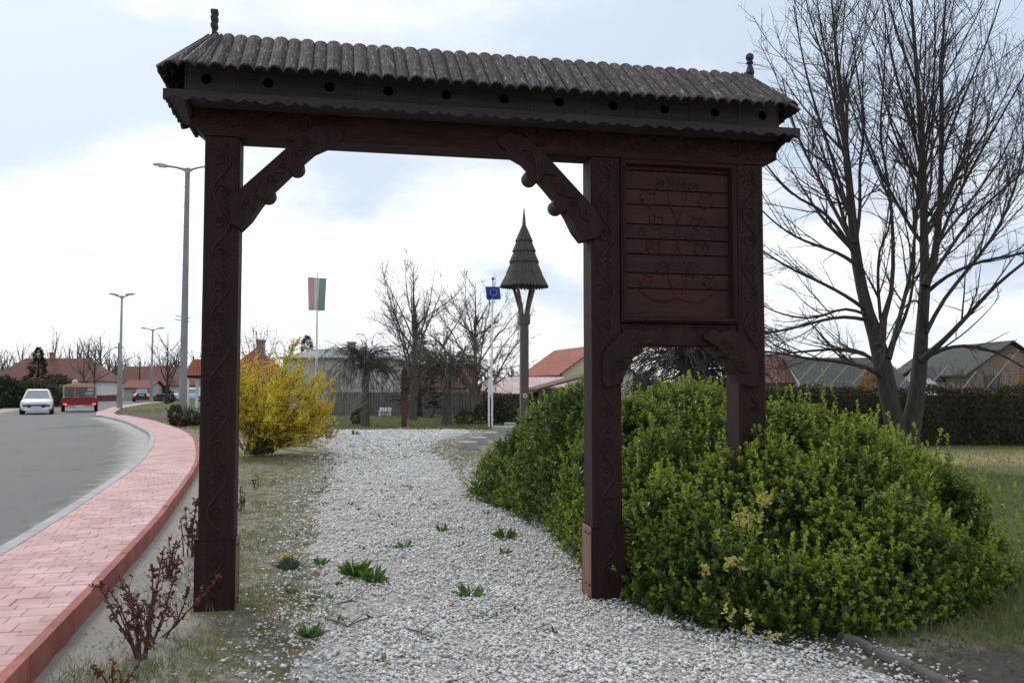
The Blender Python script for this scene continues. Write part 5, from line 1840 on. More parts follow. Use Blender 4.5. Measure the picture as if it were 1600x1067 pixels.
la = lamp((X(287, 36.2), 36.2, 0), 10.85, .165, .095, 'tall grey double armed concrete lamp post nearest the gate\'s left post', 1.1, None, 6)
for (zz, ln) in ((4.35, .3), (4.5, .28)):
    MB().tube([(-ln - .1, 0, zz + .1), (.2, 0, zz)], .02, 5).build('bracket', metal_g, la)
lamp((X(188, 62), 62, 0), 8.15, .2, .07, 'double armed lamp post with a thick concrete foot beside the first pavement bend', .6, 3.4)
lamp((X(237.5, 86), 86, 0), 7.35, .2, .08, 'farthest double armed lamp post, beside the black car', .85, 3.3)
for (u, Y, h, rr, lab) in ((185, 64, 4.9, .05, 'thin dark utility pole standing just behind the middle lamp post'), (218.5, 120, 5.2, .1, 'dark wooden utility pole in front of the pale grey gabled house')):
    p = empty('utility_pole', (X(u, Y), Y, 0), 0, lab, 'pole')
    MB().tube([(0, 0, -.1), (0, 0, h)], [rr * 1.2, rr], 8).build('pole', M_('dark_pole_wood', (.06, .05, .045), (.09, .08, .07), 5, .9), p)
    MB().box(-.35, .35, -.04, .04, h - .4, h - .32).build('crossarm', grey_wood, p)

# ---- round road sign behind the trailer
sg_ = empty('round_sign', (X(118, 62), 62, 0), 0, 'round white road sign with red rim above the trailer', 'road sign')
MB().tube([(0, 0.03, -.1), (0, 0.03, 2.2)], .03, 8).build('pole', metal_g, sg_)
MB().disc_y(0, 1.98, .27, -.012, .012, 20).build('disc', white_p, sg_)
rim = MB()
n = 24
vs, fs = [], []
for k in range(n):
    a = 2 * math.pi * k / n
    for rr_, y_ in ((.27, -.016), (.205, -.016)):
        vs.append((rr_ * math.cos(a), y_, 1.98 + rr_ * math.sin(a)))
fs = [(2 * k, 2 * k + 1, (2 * k + 3) % (2 * n), (2 * k + 2) % (2 * n)) for k in range(n)]
rim.add(vs, fs).build('rim', red_b, sg_)
MB().box(-.12, .12, -.017, -.013, 1.95, 2.01).build('bar', red_b, sg_)

# ---- plank fence at the back
fn = empty('plank_fence', (X(515, 50), 50, 0), R(2), 'weathered grey plank fence along the back of the lawn', 'fence')
fl = X(800, 50) - X(515, 50) + 1.5
nb = int(fl / .155)
nbays = int(fl / 2.2)
bi = 0
for bxx in np.arange(0, nb):
    x0 = bxx * .155
    hh = 1.33 + rng.normal() * .015
    MB().box(x0 + .006, x0 + .149, -.012 + rng.normal() * .003, .012, 0.02, hh).build('plank', fence_m, fn)
for k in range(nbays + 2):
    MB().box(k * 2.2 - .06, k * 2.2 + .06, -.14, -.03, -.1, 1.38 + .05 * (k % 2)).build('post', M_('fence_post', (.2, .2, .19), (.27, .27, .26), 5, .9) if k == 0 else bpy.data.materials['fence_post'], fn)
for zz in (.35, 1.05): MB().box(0, fl, .016, .06, zz, zz + .08).build('rail', fence_m, fn)

# ---- white slatted bench, leaning stake, grave-post
bn = empty('slatted_bench', (X(603, 47.5), 47.5, 0), 0, 'small white slatted bench in front of the plank fence', 'bench')
for k in range(3): MB().box(-.36, .3, -.2 + k * .14, -.09 + k * .14, .3, .33).build('seat_slat', white_p, bn)
for k in range(5): MB().box(-.34 + k * .13, -.25 + k * .13, .22, .245, .06, .5).build('back_slat', white_p, bn)
for a in (-.32, .26):
    for b in (-.17, .18): MB().box(a - .025, a + .025, b - .025, b + .025, -.05, .297).build('leg', white_p, bn)
MB().box(-.36, .3, .2, .218, .4, .46).build('back_rail', white_p, bn)
stk = empty('leaning_stake', (X(674, 45), 45, 0), 0, 'dark wooden stake leaning against a tree before the fence', 'stake')
MB().tube([(0, 0, -.05), (.4, .1, .95)], [.04, .035], 7).build('shaft', bark, stk)
MB().tube([(0.0, 0, -.2), (0.0, 0, .2)], .03, 6).build('foot_peg', bark, stk)

kp = empty('carved_grave_post', (X(632, 34.2), 34.2, 0), R(4), 'reddish brown carved wooden post standing at the far edge of the gravel', 'carved post')
red_post = M_('red_brown_post', (0.075, 0.022, 0.018), (0.11, 0.035, 0.028), 4, .6, .2, 20, (5, 5, .7))
MB().box(-.105, .105, -.105, .105, .02, 1.12, .02).build('shaft', red_post, kp)
mb = MB().lathe([(.14, 1.12), (.145, 1.17), (.12, 1.21), (.12, 1.5), (.15, 1.55), (.15, 1.62), (.1, 1.72), (.11, 1.85), (.135, 1.95), (.09, 2.05), (.12, 2.13), (.11, 2.28), (.05, 2.42), (.0, 2.46)], 6)
mb.build('carved_head', M_('dark_post_head', (0.03, 0.015, 0.013), (0.05, 0.025, 0.02), 5, .7), kp)
MB().box(-.2, .2, -.18, .18, -.1, .03, .02).build('foot_stone', concrete, kp)

# ---- bell post: pole, forked struts, tiered conical shingle roof with spire
BX, BY = X(819, 22), 22.0
bp = empty('roofed_post', (BX, BY, 0), R(12), 'grey wooden post carrying a small pointed shingled roof on four struts', 'wooden post')
zz = lambda v: zat(v, BY)
mb = MB().box(-.1, .1, -.1, .1, -.1, zz(492), .012)
mb.build('post', grey_wood, bp)
zt0, zt1 = zz(500), zz(448)
mb2 = []
for k in range(4):
    a = R(45) + k * math.pi / 2
    ca, sa = math.cos(a), math.sin(a)
    mb_ = MB().tube([(ca * .085, sa * .085, zt0 - .08), (ca * .13, sa * .13, zt0 + .3), (ca * .36, sa * .36, zt1 + .12)], [.07, .055, .045], 4)
    mb_.build('strut', grey_wood, bp)
MB().box(-.135, .135, -.135, .135, zt0 - .12, zt0 + .14, .02).build('capital', grey_wood, bp)
tiers = [(449, 422, .61, .40), (429, 404, .455, .30), (411, 387, .37, .22), (394, 371, .29, .145), (378, 352, .215, .045)]
cone = MB().lathe([(.54, zt1 + .03), (.34, zz(418)), (.28, zz(402)), (.2, zz(384)), (.13, zz(368)), (.03, zz(350))], 24)
rfb = cone.build('roof', wood_in, bp)
for ti, (v0, v1, r0, r1) in enumerate(tiers):
    z0, z1 = zz(v0), zz(v1)
    n = max(int(2 * math.pi * r0 / .085), 14)
    for k in range(n):
        a0_, a1_ = 2 * math.pi * (k + .04) / n, 2 * math.pi * (k + .96) / n
        am = (a0_ + a1_) / 2
        j = random.uniform(-.006, .006); lift = random.uniform(0, .012)
        ra, rb_ = r0 + lift, r1 + .004 + lift * .3
        def pc_(r_, a_, z_): return (r_ * math.cos(a_), r_ * math.sin(a_), z_ + j)
        vs = [pc_(ra, a0_, z0 + .035), pc_(ra + .008, am, z0 - .005), pc_(ra, a1_, z0 + .035), pc_(rb_, a1_, z1), pc_(rb_, a0_, z1)]
        vs += [pc_(ra - .02, a0_, z0 + .03), pc_(ra - .014, am, z0 - .01), pc_(ra - .02, a1_, z0 + .03)]
        MB().add(vs, [(0, 1, 2, 3, 4), (0, 5, 6, 1), (1, 6, 7, 2), (4, 5, 0), (3, 2, 7)]).build('shingle', grey_shingle, rfb)
MB().lathe([(.062, zz(356)), (.05, zz(350)), (.045, zz(346)), (.012, zz(326))], 8).build('spire', grey_wood, bp)
pl = MB().disc_y(.0, zz(618), .055, -.112, -.1005, 14).build('round_plate', white_p, bp)
MB().disc_y(.0, zz(618), .03, -.116, -.1125, 14).build('plate_mark', M_('blue_enamel', (.05, .08, .25), None, 4, .4), pl)

# ---- flagpoles and flags
fp1 = empty('flagpole', (X(494.5, 38), 38, 0), 0, 'slim white flagpole carrying the tricolour banner, behind the forsythia', 'flagpole', 'white flagpoles on the lawn')
h1 = zat(425, 38)
MB().tube([(0, 0, -.1), (0, 0, 3.2), (0, 0, h1)], [.065, .05, .018], 8).build('pole', white_p, fp1)
MB().tube([(-.44, -.03, zat(434, 38)), (.42, -.03, zat(436, 38))], .016, 6).build('crossbar', plastic_b, fp1)


def cloth(name, m, x0, x1, ztop, zbot, y, amp, parent, seed, skew=0.0, nxx=10, nzz=14):
    r = random.Random(seed)
    vs, fs = [], []
    for j in range(nzz + 1):
        for i in range(nxx + 1):
            tx, tz = i / nxx, j / nzz
            xx = x0 + (x1 - x0) * tx + skew * tz * .05
            vs.append((xx, y + amp * math.sin(tx * 5 + tz * 2.2 + seed) * (0.3 + .7 * tz), ztop + (zbot - ztop) * tz))
    for j in range(nzz):
        for i in range(nxx):
            a = j * (nxx + 1) + i
            fs.append((a, a + 1, a + nxx + 2, a + nxx + 1))
    n0 = len(vs)
    vs += [(a, b + .004, c) for a, b, c in vs]
    fs += [(d + n0, c + n0, b + n0, a + n0) for a, b, c, d in fs]
    return MB().add(vs, fs).build(name, m, parent, smooth=True)


fl1 = empty('flag', (X(494.5, 38), 38 - .05, zat(435, 38)), 0, 'faded red white and green vertical banner hanging from a crossbar', 'flag')
zb = zat(485, 38) - zat(435, 38)
fade = lambda c: M_('faded_' + c[0], c[1], c[2], 0.9, .85, transl=.45)
cloth('red_stripe', fade(('red_cloth', (.66, .36, .38), (.7, .5, .5))), -.42, -.15, 0, zb, 0, .02, fl1, 1, 1)
cloth('white_stripe', fade(('white_cloth', (.75, .75, .77), (.7, .7, .72))), -.149, .1, 0, zb, 0, .03, fl1, 2)
cloth('green_stripe', fade(('green_cloth', (.24, .40, .36), (.42, .5, .45))), .101, .40, -.02, zb - .02, 0, .02, fl1, 3, -1)
fp2 = empty('flagpole', (X(766.5, 34.5), 34.5, 0), 0, 'white flagpole with a ball finial carrying the blue flag, beside the bell post', 'flagpole', 'white flagpoles on the lawn')
h2 = zat(440, 34.5)
MB().tube([(0, 0, 1.3), (.05, 0, 3.0), (.09, 0, h2)], [.055, .05, .04], 8).build('pole', white_p, fp2)
for sx in (-.065, .065): MB().box(sx - .035, sx + .035, -.05, .05, -.1, 1.9).build('stand', white_p, fp2)
for zq in (.5, 1.2): MB().box(-.03, .03, -.03, .03, zq, zq + .06).build('bolt', metal_g, fp2)
MB().lathe([(.02, h2), (.02, h2 + .05), (.06, h2 + .1), (.05, h2 + .15), (.01, h2 + .18)], 8, (.09, 0, 0)).build('finial', plastic_b, fp2)
fl2 = empty('flag', (X(769, 34.5), 34.4, 0), 0, 'blue flag with a ring of gold stars blowing on the white flagpole', 'flag')
blue = M_('blue_cloth', (.03, .07, .32), (.05, .10, .40), 2, .8, transl=.35)
zt_, zb_ = zat(446, 34.4), zat(468, 34.4)
cloth('field', blue, -.27, .3, zt_ - .05, zb_, 0, .07, fl2, 4, 1)
gold = M_('gold_star', (.7, .6, .3), None, 4, .7)
for k in range(12):
    a = 2 * math.pi * k / 12
    cx_, cz_ = .06 + .14 * math.cos(a), (zt_ + zb_) / 2 + .13 * math.sin(a)
    pts = []
    for q in range(10):
        rr_ = .024 if q % 2 == 0 else .010
        an = math.pi / 2 + q * math.pi / 5
        pts.append((cx_ + rr_ * math.cos(an), cz_ + rr_ * math.sin(an)))
    MB().prism(pts[::-1], -.085, -.08).build('star', gold, fl2)

# ---- concrete step blocks climbing the small bank
for (u, v, w_, lab) in ((732, 702, .42, 'lowest pale concrete block of the row of steps by the gravel'), (747, 694, .46, 'second pale concrete step block from the gravel'), (766, 685, .42, 'third pale concrete step block from the gravel'),
                        (786, 679, .7, 'widest concrete step block below the white flagpole'), (797, 668, .4, 'farthest small concrete block beside the green shrub')):
    p = gnd(u, v)
    st2 = tag(MB().box(-w_ / 2, w_ / 2, -.22, .22, -.1, .2 if w_ < .6 else .28, .015).build('concrete_block', concrete), lab, 'concrete block', 'concrete step blocks')
    st2.location = (p.x, p.y, 0); st2.rotation_euler = (0, 0, R(-12))

# ---- trees
def tree_thing(name, u, Y, label, group=None, rz=0.0, cat='tree', z=0.0):
    return empty(name, (X(u, Y), Y, z), rz, label, cat, group)


t = tree_thing('bare_tree', 646, 42, 'leafless tree with a short thick trunk and upright crown, right of the red carved post')
bare_parts(t, 8.0, .17, 2.9, 101, 1.3, 10, .09, 1.9, .0058, fork=.62, levels=4, limb_r=.48)
t = tree_thing('bare_tree', 742, 44, 'leafless tree with fan shaped crown behind the white flagpole')
bare_parts(t, 7.5, .14, 3.0, 102, .8, 11, .08, 1.9, .0058, fork=.8, levels=4, limb_r=.5)
t = tree_thing('weeping_tree', 571, 35.2, 'umbrella shaped weeping tree with dark hanging branches, left of the red carved post', 'weeping trees on the lawn')
weeping_parts(t, 2.75, .16, 1.25, 103, 60, .006, -.19, mtw=M_('dark_grey_twig', (.05, .043, .037), (.085, .073, .062), 6, .9), limb_s=.6, wob=.2)
t = tree_thing('weeping_tree', 698, 36.5, 'umbrella shaped weeping tree with knotted head, between the red carved post and the white flagpole', 'weeping trees on the lawn')
weeping_parts(t, 2.5, .2, 1.7, 104, 60, .007, -.16, mtw=twig_g, limb_s=.6, wob=.2)
t = tree_thing('weeping_tree', 1085, 14.8, 'dense dark weeping tree seen through the small arch of the gate', 'weeping trees on the lawn')
weeping_parts(t, 2.12, .13, 1.2, 105, 110, .0034, -.17, mt=bark, mtw=twig_m, reach=1.1, limb_s=.42, wob=.24)
t = tree_thing('conifer', 656, 47, 'dark evergreen behind the bare tree at the fence')
conifer_parts(t, 4.6, 1.5, 106, 1700)
t = tree_thing('conifer', 479, 82, 'dark pointed conifer top rising behind the grey house roof'); conifer_parts(t, 6.5, 2.2, 107, 1500)
t = tree_thing('conifer', 455, 84, 'smaller conifer behind the left end of the grey house'); conifer_parts(t, 5.8, 1.4, 108, 1100)
t = tree_thing('conifer', 60, 84, 'dark green conifer in front of the long white house'); conifer_parts(t, 5.5, 1.75, 109, 2600)
t = tree_thing('bare_tree', 400, 60, 'pale budding tree behind the red roofed house with the forsythia')
bare_parts(t, 5.9, .1, 2.2, 110, 1.2, 9, .1, .9, .008, fork=.7)
budm = M_('spring_bud', (.32, .33, .09), (.42, .40, .12), 6, .6, transl=.3)
leafy('buds', t, [(0, 0, 4.3, 2.0, 2.0, 1.7)], 500, .07, budm, 5, .9)
t = tree_thing('bare_tree', 262, 84, 'spindly leafless tree between the far lamp post and the nearest one')
bare_parts(t, 7.4, .13, 1.8, 111, 1.4, 10, .08, .8, .012, fork=.8, mt=bark)
t = tree_thing('bare_tree', 149, 91, 'slim dark leafless street tree before the right end of the long house', 'slim street trees before the long house')
bare_parts(t, 7.0, .11, 1.4, 112, 2.2, 8, .07, .6, .012, fork=.8, mt=bark)
t = tree_thing('bare_tree', 130, 92, 'slim leafless street tree just above the trailer', 'slim street trees before the long house')
bare_parts(t, 5.2, .09, 1.3, 113, 2.0, 7, .05, .6, .012, fork=.9, mt=bark)
# bare trees behind the long house: five shapes, then copies
protos = []
spots = [(12, 118, 7.0, 1.7), (34, 116, 8.2, 2.0), (50, 120, 7.2, 1.8), (86, 122, 10.2, 1.0), (76, 117, 6.8, 1.2), (107, 119, 7.6, 1.5), (120, 118, 8.6, 1.8), (137, 121, 9.0, 1.8), (157, 122, 9.4, 1.9), (172, 128, 7.4, 1.6), (198, 140, 6.6, 1.8), (283, 120, 7.2, 2.0), (275, 132, 8.0, 1.8)]
where = ['at the left edge of the photo', 'with rounded crown left of the dark conifer', 'just left of the conifer top', 'with the tallest narrow crown', 'thin and low beside the tallest one', 'above the middle of the long house', 'above the trailer', 'with broad crown above the house\'s right half',
         'with broad crown near the long house\'s right end', 'above the right hip of the long house', 'right of the middle lamp post', 'just left of the nearest lamp post', 'behind the spindly tree by the lamp posts']
for i, ((u, Y, h_, cr), wr) in enumerate(zip(spots, where)):
    if i < 5:
        t = tree_thing('background_tree', u, Y, 'leafless tree in the row behind, ' + wr, 'leafless trees behind the long house')
        bare_parts(t, h_, .16, cr, 130 + i, 1.5, 9, .1 if i != 3 else .2, .75, .014, fork=.65 if i != 3 else .25)
        protos.append((t, h_))
    else:
        src, hs = protos[[1, 2, 0, 3, 4][i % 5] if i != 8 else 1]
        t = copy_tree(src)
        t.location = (X(u, Y), Y, 0); s = h_ / hs; t.scale = (s * (1.0 + .15 * (i % 3)), s, s); t.rotation_euler = (0, 0, i * 1.3)
        t['label'] = 'leafless tree in the row behind, ' + wr
# far wood along the horizon: one mass
mv, mf, off = [], [], 0
gr = []
for i in range(420):
    u = rng.uniform(-150, 1750)
    Y = rng.uniform(150, 190)
    if 180 < u < 330 or rng.random() < .6:
        h_ = rng.uniform(4.5, 8.5) * (1.0 if u < 380 else .72)
        base = np.array([X(u, Y), Y, -.2])
        for k in range(11):
            a = rng.uniform(0, 6.28); el = rng.uniform(.05, .5) * (1 if k else 0)
            d = np.array([math.cos(a) * math.sin(el), math.sin(a) * math.sin(el), math.cos(el)])
            t_ = np.linspace(0, 1, 5)[:, None]
            L_ = h_ * rng.uniform(.55, .8) if k else h_ * .95
            st0 = base + np.array([0, 0, h_ * rng.uniform(.1, .4) if k else 0])
            gr.append((st0 + d * t_ * L_ + rng.normal(size=(5, 3)) * .15, np.linspace(.14 if k == 0 else .07, .03, 5)))
a2 = spawn(gr, .9, .6, .45, .06, 4, .6, .035, .2, .1)
V, F = tubes_np(pack(gr, 4) + pack(a2, 3))
far_m = M_('far_twigs', (.10, .088, .078), (.15, .135, .12), .3, .95)
tag(link_mesh('treeline', np_mesh('treeline', V, F), far_m), kind='stuff')
n = 9000
u = rng.uniform(-150, 1750, n); Y = rng.uniform(160, 195, n)
hz = (2.0 + 2.2 * np.abs(np.sin(u * .021) * np.sin(u * .0137 + 1)) + np.where(u < 380, 1.6, 0)) * rng.random(n) ** .6
P = np.stack([(u - 800) / FPX * Y, Y, hz], 1)
M = frames(P, rng.normal(size=(n, 3)) + np.array([0, -.6, .4]), rng.uniform(.5, 1.1, n))
V, F = stamp(lq, lqf, M)
tag(link_mesh('far_undergrowth', np_mesh('far_undergrowth', V, F), M_('far_bushes', (.045, .05, .035), (.10, .09, .065), .15, .95)), kind='stuff')

# ---- shrubs on the left and hedges
def shrub_thing(name, u, Y, label, blobs, n, ls, m, seed, cat='shrub', group=None, stems=8, sh=1.0):
    t_ = empty(name, (X(u, Y), Y, 0), 0, label, cat, group)
    leafy('leaves', t_, blobs, n, ls, m, seed)
    V_, F_ = tubes_np(pack(stems_mb(t_, stems, sh, .8, .03, seed), 5))
    tag(link_mesh('stems', np_mesh('stems', V_, F_), stem_m, t_), kind='stuff')
    return t_


olive = M_('olive_shrub_leaf', (.045, .047, .02), (.085, .08, .035), 1.5, .8, transl=.15)
shrub_thing('round_shrub', 52, 69, 'olive brown rounded shrub behind the white car', [(0, 0, .9, 1.9, 1.5, 1.35), (1.2, .3, .8, 1.2, 1.2, 1.0), (-1.3, .2, .7, 1.1, 1.2, 1.1)], 5200, .13, olive, 3)
shrub_thing('dark_shrub', 8, 66, 'dark evergreen shrub at the left edge of the photo beyond the road', [(0, 0, 1.0, 1.5, 1.3, 1.4)], 3200, .14, shrub_d, 4)
shrub_thing('dark_shrub', 95, 78, 'dark evergreen shrub between the white car and the trailer', [(0, 0, 1.0, 1.7, 1.3, 1.7), (1.1, 0, .7, 1.2, 1.2, 1.2)], 3600, .14, shrub_d, 5)
shrub_thing('small_shrub', 252, 90, 'low green shrub between the far lamp post and the silver car', [(0, 0, .35, 1.0, .6, .5)], 700, .1, shrub_d, 6)
shrub_thing('small_shrub', 266, 89, 'dark reddish shrub in front of the silver car', [(0, 0, .55, .5, .5, .75)], 700, .1, M_('dark_red_leaf', (.06, .02, .018), (.1, .035, .03), 3, .8), 7)
bronze = M_('bronze_shrub_leaf', (.05, .045, .018), (.10, .062, .028), 4, .8, transl=.15)
shrub_thing('small_shrub', 276, 36, 'bronze green shrub left of the foot of the nearest lamp post', [(0, 0, .4, .3, .3, .5)], 900, .06, bronze, 8)
shrub_thing('small_shrub', 300, 36.6, 'spreading bronze green shrub right of the foot of the nearest lamp post', [(0, 0, .28, .45, .4, .36), (.3, .1, .22, .3, .3, .3)], 900, .06, bronze, 9)
shrub_thing('small_shrub', 289, 35.6, 'tiny green shrub against the foot of the nearest lamp post', [(0, 0, .12, .2, .15, .18)], 350, .05, shrub_d, 10)
shrub_thing('small_shrub', 562, 37.5, 'small dark shrub at the foot of the left weeping tree', [(0, 0, .3, .4, .35, .36)], 700, .06, shrub_d, 11)
shrub_thing('small_shrub', 727, 37.5, 'low grey green shrub between the weeping tree and the white flagpole', [(0, 0, .25, .5, .4, .36)], 600, .06, olive, 12)
shrub_thing('dark_shrub', 800, 38, 'dark evergreen shrub behind the bell post below the pink roof', [(0, 0, .6, 1.2, .8, .75), (-.9, .3, .5, .8, .7, .6)], 2600, .08, shrub_d, 13)
shrub_thing('yellowing_shrub', 1366, 33, 'yellow orange leaved shrub behind the clipped hedge beside the left trunk', [(0, 0, 1.3, .55, .5, 1.0)], 1000, .09, M_('orange_leaf', (.26, .13, .03), (.34, .2, .05), 4, .8, transl=.25), 14)
shrub_thing('yellowing_shrub', 1600, 34, 'orange leaved shrub behind the hedge at the right edge of the photo', [(0, 0, 1.2, .4, .5, .9)], 800, .09, bpy.data.materials['orange_leaf'], 15)
for k, (u, Y, lab) in enumerate(((1495, 30, 'bare thorny shrub before the white walled house'), (1560, 31, 'bare twiggy shrub before the brick house'))):
    t = empty('bare_shrub', (X(u, Y), Y, 0), 0, lab, 'shrub')
    L_ = stems_mb(t, 30, 2.4, .6, .012, 50 + k)
    a2 = spawn(L_, 3.0, .6, .4, .05, 5, .6, .005)
    V, F = tubes_np(pack(L_, 4) + pack(a2, 3))
    tag(link_mesh('stems', np_mesh('stems', V, F), twig_m, t), kind='stuff')

hg = empty('clipped_hedge', (8.0, 23.9, 0), 0, 'clipped dark brownish green hedge along the lawn right of the forked tree', 'hedge')
n = 30000
hx_ = rng.uniform(-3.6, 11.5, n); f_ = rng.random(n)
top_h = 1.5 + .05 * np.sin(hx_ * 2.1) + .04 * np.sin(hx_ * 5.3)
hy_ = np.where(f_ < .62, rng.normal(0, .05, n) + .05 * np.sin(hx_ * 3), rng.uniform(0, 1.0, n))
hz_ = np.where(f_ < .62, rng.uniform(0.02, 1, n) * top_h, top_h + rng.normal(0, .05, n))
deep = rng.random(n) < .3
hy_ = np.where(deep, hy_ + rng.uniform(0, .25, n), hy_)
hy_ += .10 * np.maximum(hz_ - .9, 0)
P = np.stack([hx_, hy_, np.maximum(hz_, .02)], 1)
M = frames(P, rng.normal(size=(n, 3)) + np.array([0, -.5, .3]), rng.uniform(.03, .07, n))
V, F = stamp(lq, lqf, M)
tag(link_mesh('leaves', np_mesh('leaves', V, F), hedge_m, hg), kind='stuff')
mb = MB().box(-3.55, 11.45, .32, .85, 0, 1.38)
mb.build('branch_core', stem_m, hg)
# pale leaning poles behind the hedge
for k, (u0, v0, u1, v1) in enumerate(((1238, 606, 1276, 565), (1266, 606, 1300, 566), (1292, 607, 1328, 567), (1326, 606, 1358, 572), (1405, 606, 1428, 574), (1444, 612, 1480, 572), (1534, 615, 1592, 546), (1500, 612, 1526, 580))):
    a, b = at(u0, v0, 28), at(u1, v1, 28.4)
    o = empty('leaning_pole', (a.x, a.y, 0), 0, 'thin pale leaning pole behind the hedge, ' + ('left of the forked tree', 'before the grey barn', 'at the middle of the grey barn', 'right against the left trunk', 'between the two trunks', 'just right of the forked tree', 'across the brick gable', 'before the white walled house')[k], 'pole', 'pale leaning poles behind the hedge')
    d = (b - a)
    MB().tube([tuple(Vector((0, 0, a.z)) - d * (a.z / d.z)), tuple(Vector((0, 0, a.z)) + d)], [.016, .013], 6).build('shaft', M_('pale_pole', (.3, .3, .3), None, 4, .6) if k == 0 else bpy.data.materials['pale_pole'], o)
    MB().tube([(-a.z * d.x / d.z, -a.z * d.y / d.z, -.15), (-a.z * d.x / d.z, -a.z * d.y / d.z, .12)], .03, 6).build('foot', stem_m, o)

# ---- forsythia
fo = empty('forsythia', (gnd(405, 711).x, 20.4, 0), 0, 'forsythia bush covered in yellow blossom beside the gravel, right of the gate\'s left post', 'shrub')
rng2 = rng
rng = np.random.default_rng(77)
L_ = []
for i in range(100):
    a = rng.uniform(0, 2 * np.pi); el = abs(rng.normal(.55, .33)); el = min(el, 1.25)
    d = np.array([math.cos(a) * math.sin(el), math.sin(a) * math.sin(el) * .8, math.cos(el)])
    if d[0] < -.1 and rng.random() < .5: d[0] *= -.8
    d[0] += .12
    pts = [np.array([rng.normal() * .14, rng.normal() * .1, -.02])]
    ln = rng.uniform(1.6, 2.75)
    for k in range(9):
        d = d + np.array([0, 0, -.02 - .012 * k]) + rng.normal(size=3) * .07; d /= np.linalg.norm(d)
        pts.append(pts[-1] + d * ln / 9)
    L_.append((np.array(pts), np.linspace(.016, .005, 10)))
a2 = spawn(L_, 4.2, .55, .42, .02, 6, .6, .004, .15, .1)
a3 = spawn(a2, 3.4, .6, .5, .02, 5, .7, .003, .1, .12)
for q in (L_, a2, a3):
    for p, _ in q: p[:, 0] = np.where(p[:, 0] < -.4, -.4 + (p[:, 0] + .4) * .12, p[:, 0]); p[:, 0] = np.where(p[:, 0] > 1.25, 1.25 + (p[:, 0] - 1.25) * .35, p[:, 0]); p[:, 2] = np.maximum(p[:, 2], .04)
V, F = tubes_np(pack(L_, 5) + pack(a2, 4) + pack(a3, 3))
tag(link_mesh('stems', np_mesh('stems', V, F), stem_m, fo), kind='stuff')
P, D = [], []
for q, per in ((a2, 60), (a3, 60), (L_, 22)):
    for p, _ in q:
        seg = np.linalg.norm(np.diff(p, axis=0), axis=1).sum()
        n = rng.poisson(per * seg * (.35 + 1.3 * rng.random()))
        t = rng.uniform(.1, 1, n) * (len(p) - 1)
        i0 = np.minimum(t.astype(int), len(p) - 2); f = (t - i0)[:, None]
        P.append(p[i0] * (1 - f) + p[i0 + 1] * f + rng.normal(size=(n, 3)) * .012); D.append(rng.normal(size=(n, 3)))
P, D = np.concatenate(P), np.concatenate(D)
keep_ = (P[:, 2] > .08); P, D = P[keep_], D[keep_]
fv = np.array([(-.35, 0, .15), (0, .05, 0), (.35, 0, .15), (0, 0, 1.0), (0, .35, .9), (0, -.35, .9)])
ff = np.array([(0, 1, 3), (1, 2, 3), (4, 1, 5), (4, 5, 3)])
M = frames(P, D, rng.uniform(.022, .040, len(P)))
V, F = stamp(fv, ff, M)
tag(link_mesh('blossom', np_mesh('blossom', V, F), yellow_m, fo), kind='stuff')
rng = rng2
gb = empty('bare_shrub', (X(515, 27), 27, 0), 0, 'pale grey twiggy shrub with few yellow buds right of the forsythia', 'shrub')
L_ = stems_mb(gb, 40, 2.7, .75, .012, 60)
a2 = spawn(L_, 3.0, .5, .4, .05, 5, .6, .005)
V, F = tubes_np(pack(L_, 4) + pack(a2, 3))
tag(link_mesh('stems', np_mesh('stems', V, F), M_('pale_grey_twig', (.17, .15, .13), (.24, .21, .18), 6, .9), gb), kind='stuff')
V, F = stamp(fv, ff, frames(np.concatenate([p[2:] for p, _ in a2]), rng.normal(size=(sum(len(p) - 2 for p, _ in a2), 3)), rng.uniform(.012, .026, sum(len(p) - 2 for p, _ in a2))))
tag(link_mesh('buds', np_mesh('buds', V, F), budm, gb), kind='stuff')

# ================================================================== VEHICLES
def wheel(parent, x, y, r, wd):
    def ring(prof, seg=18):
        mb = MB()
        vs, fs = [], []
        for rr, dx in prof:
            for k in range(seg):
                a = 2 * math.pi * k / seg
                vs.append((dx, rr * math.cos(a), rr * math.sin(a)))
        m = len(prof)
        for i in range(m - 1):
            for k in range(seg):
                k2 = (k + 1) % seg
                fs.append((i * seg + k, i * seg + k2, (i + 1) * seg + k2, (i + 1) * seg + k))
        fs += [tuple(range(seg)), tuple(range((m - 1) * seg, m * seg))]
        return mb.add(vs, fs)
    w_ = bpy.data.objects.new('wheel', ring([(r * .7, -wd / 2), (r * .95, -wd / 2), (r, -wd / 2 + .03), (r, wd / 2 - .03), (r * .95, wd / 2), (r * .7, wd / 2)]).mesh('wheel'))
    w_.data.materials.append(tyre_m); col.objects.link(w_); w_.parent = parent; w_.location = (x, y, r)
    ring([(r * .2, -wd / 2 - .012), (r * .62, -wd / 2 - .006), (r * .66, -wd / 2 + .02), (r * .66, wd / 2 - .02), (r * .62, wd / 2 + .006), (r * .2, wd / 2 + .012)]).build('rim', metal_g, w_)
    return w_


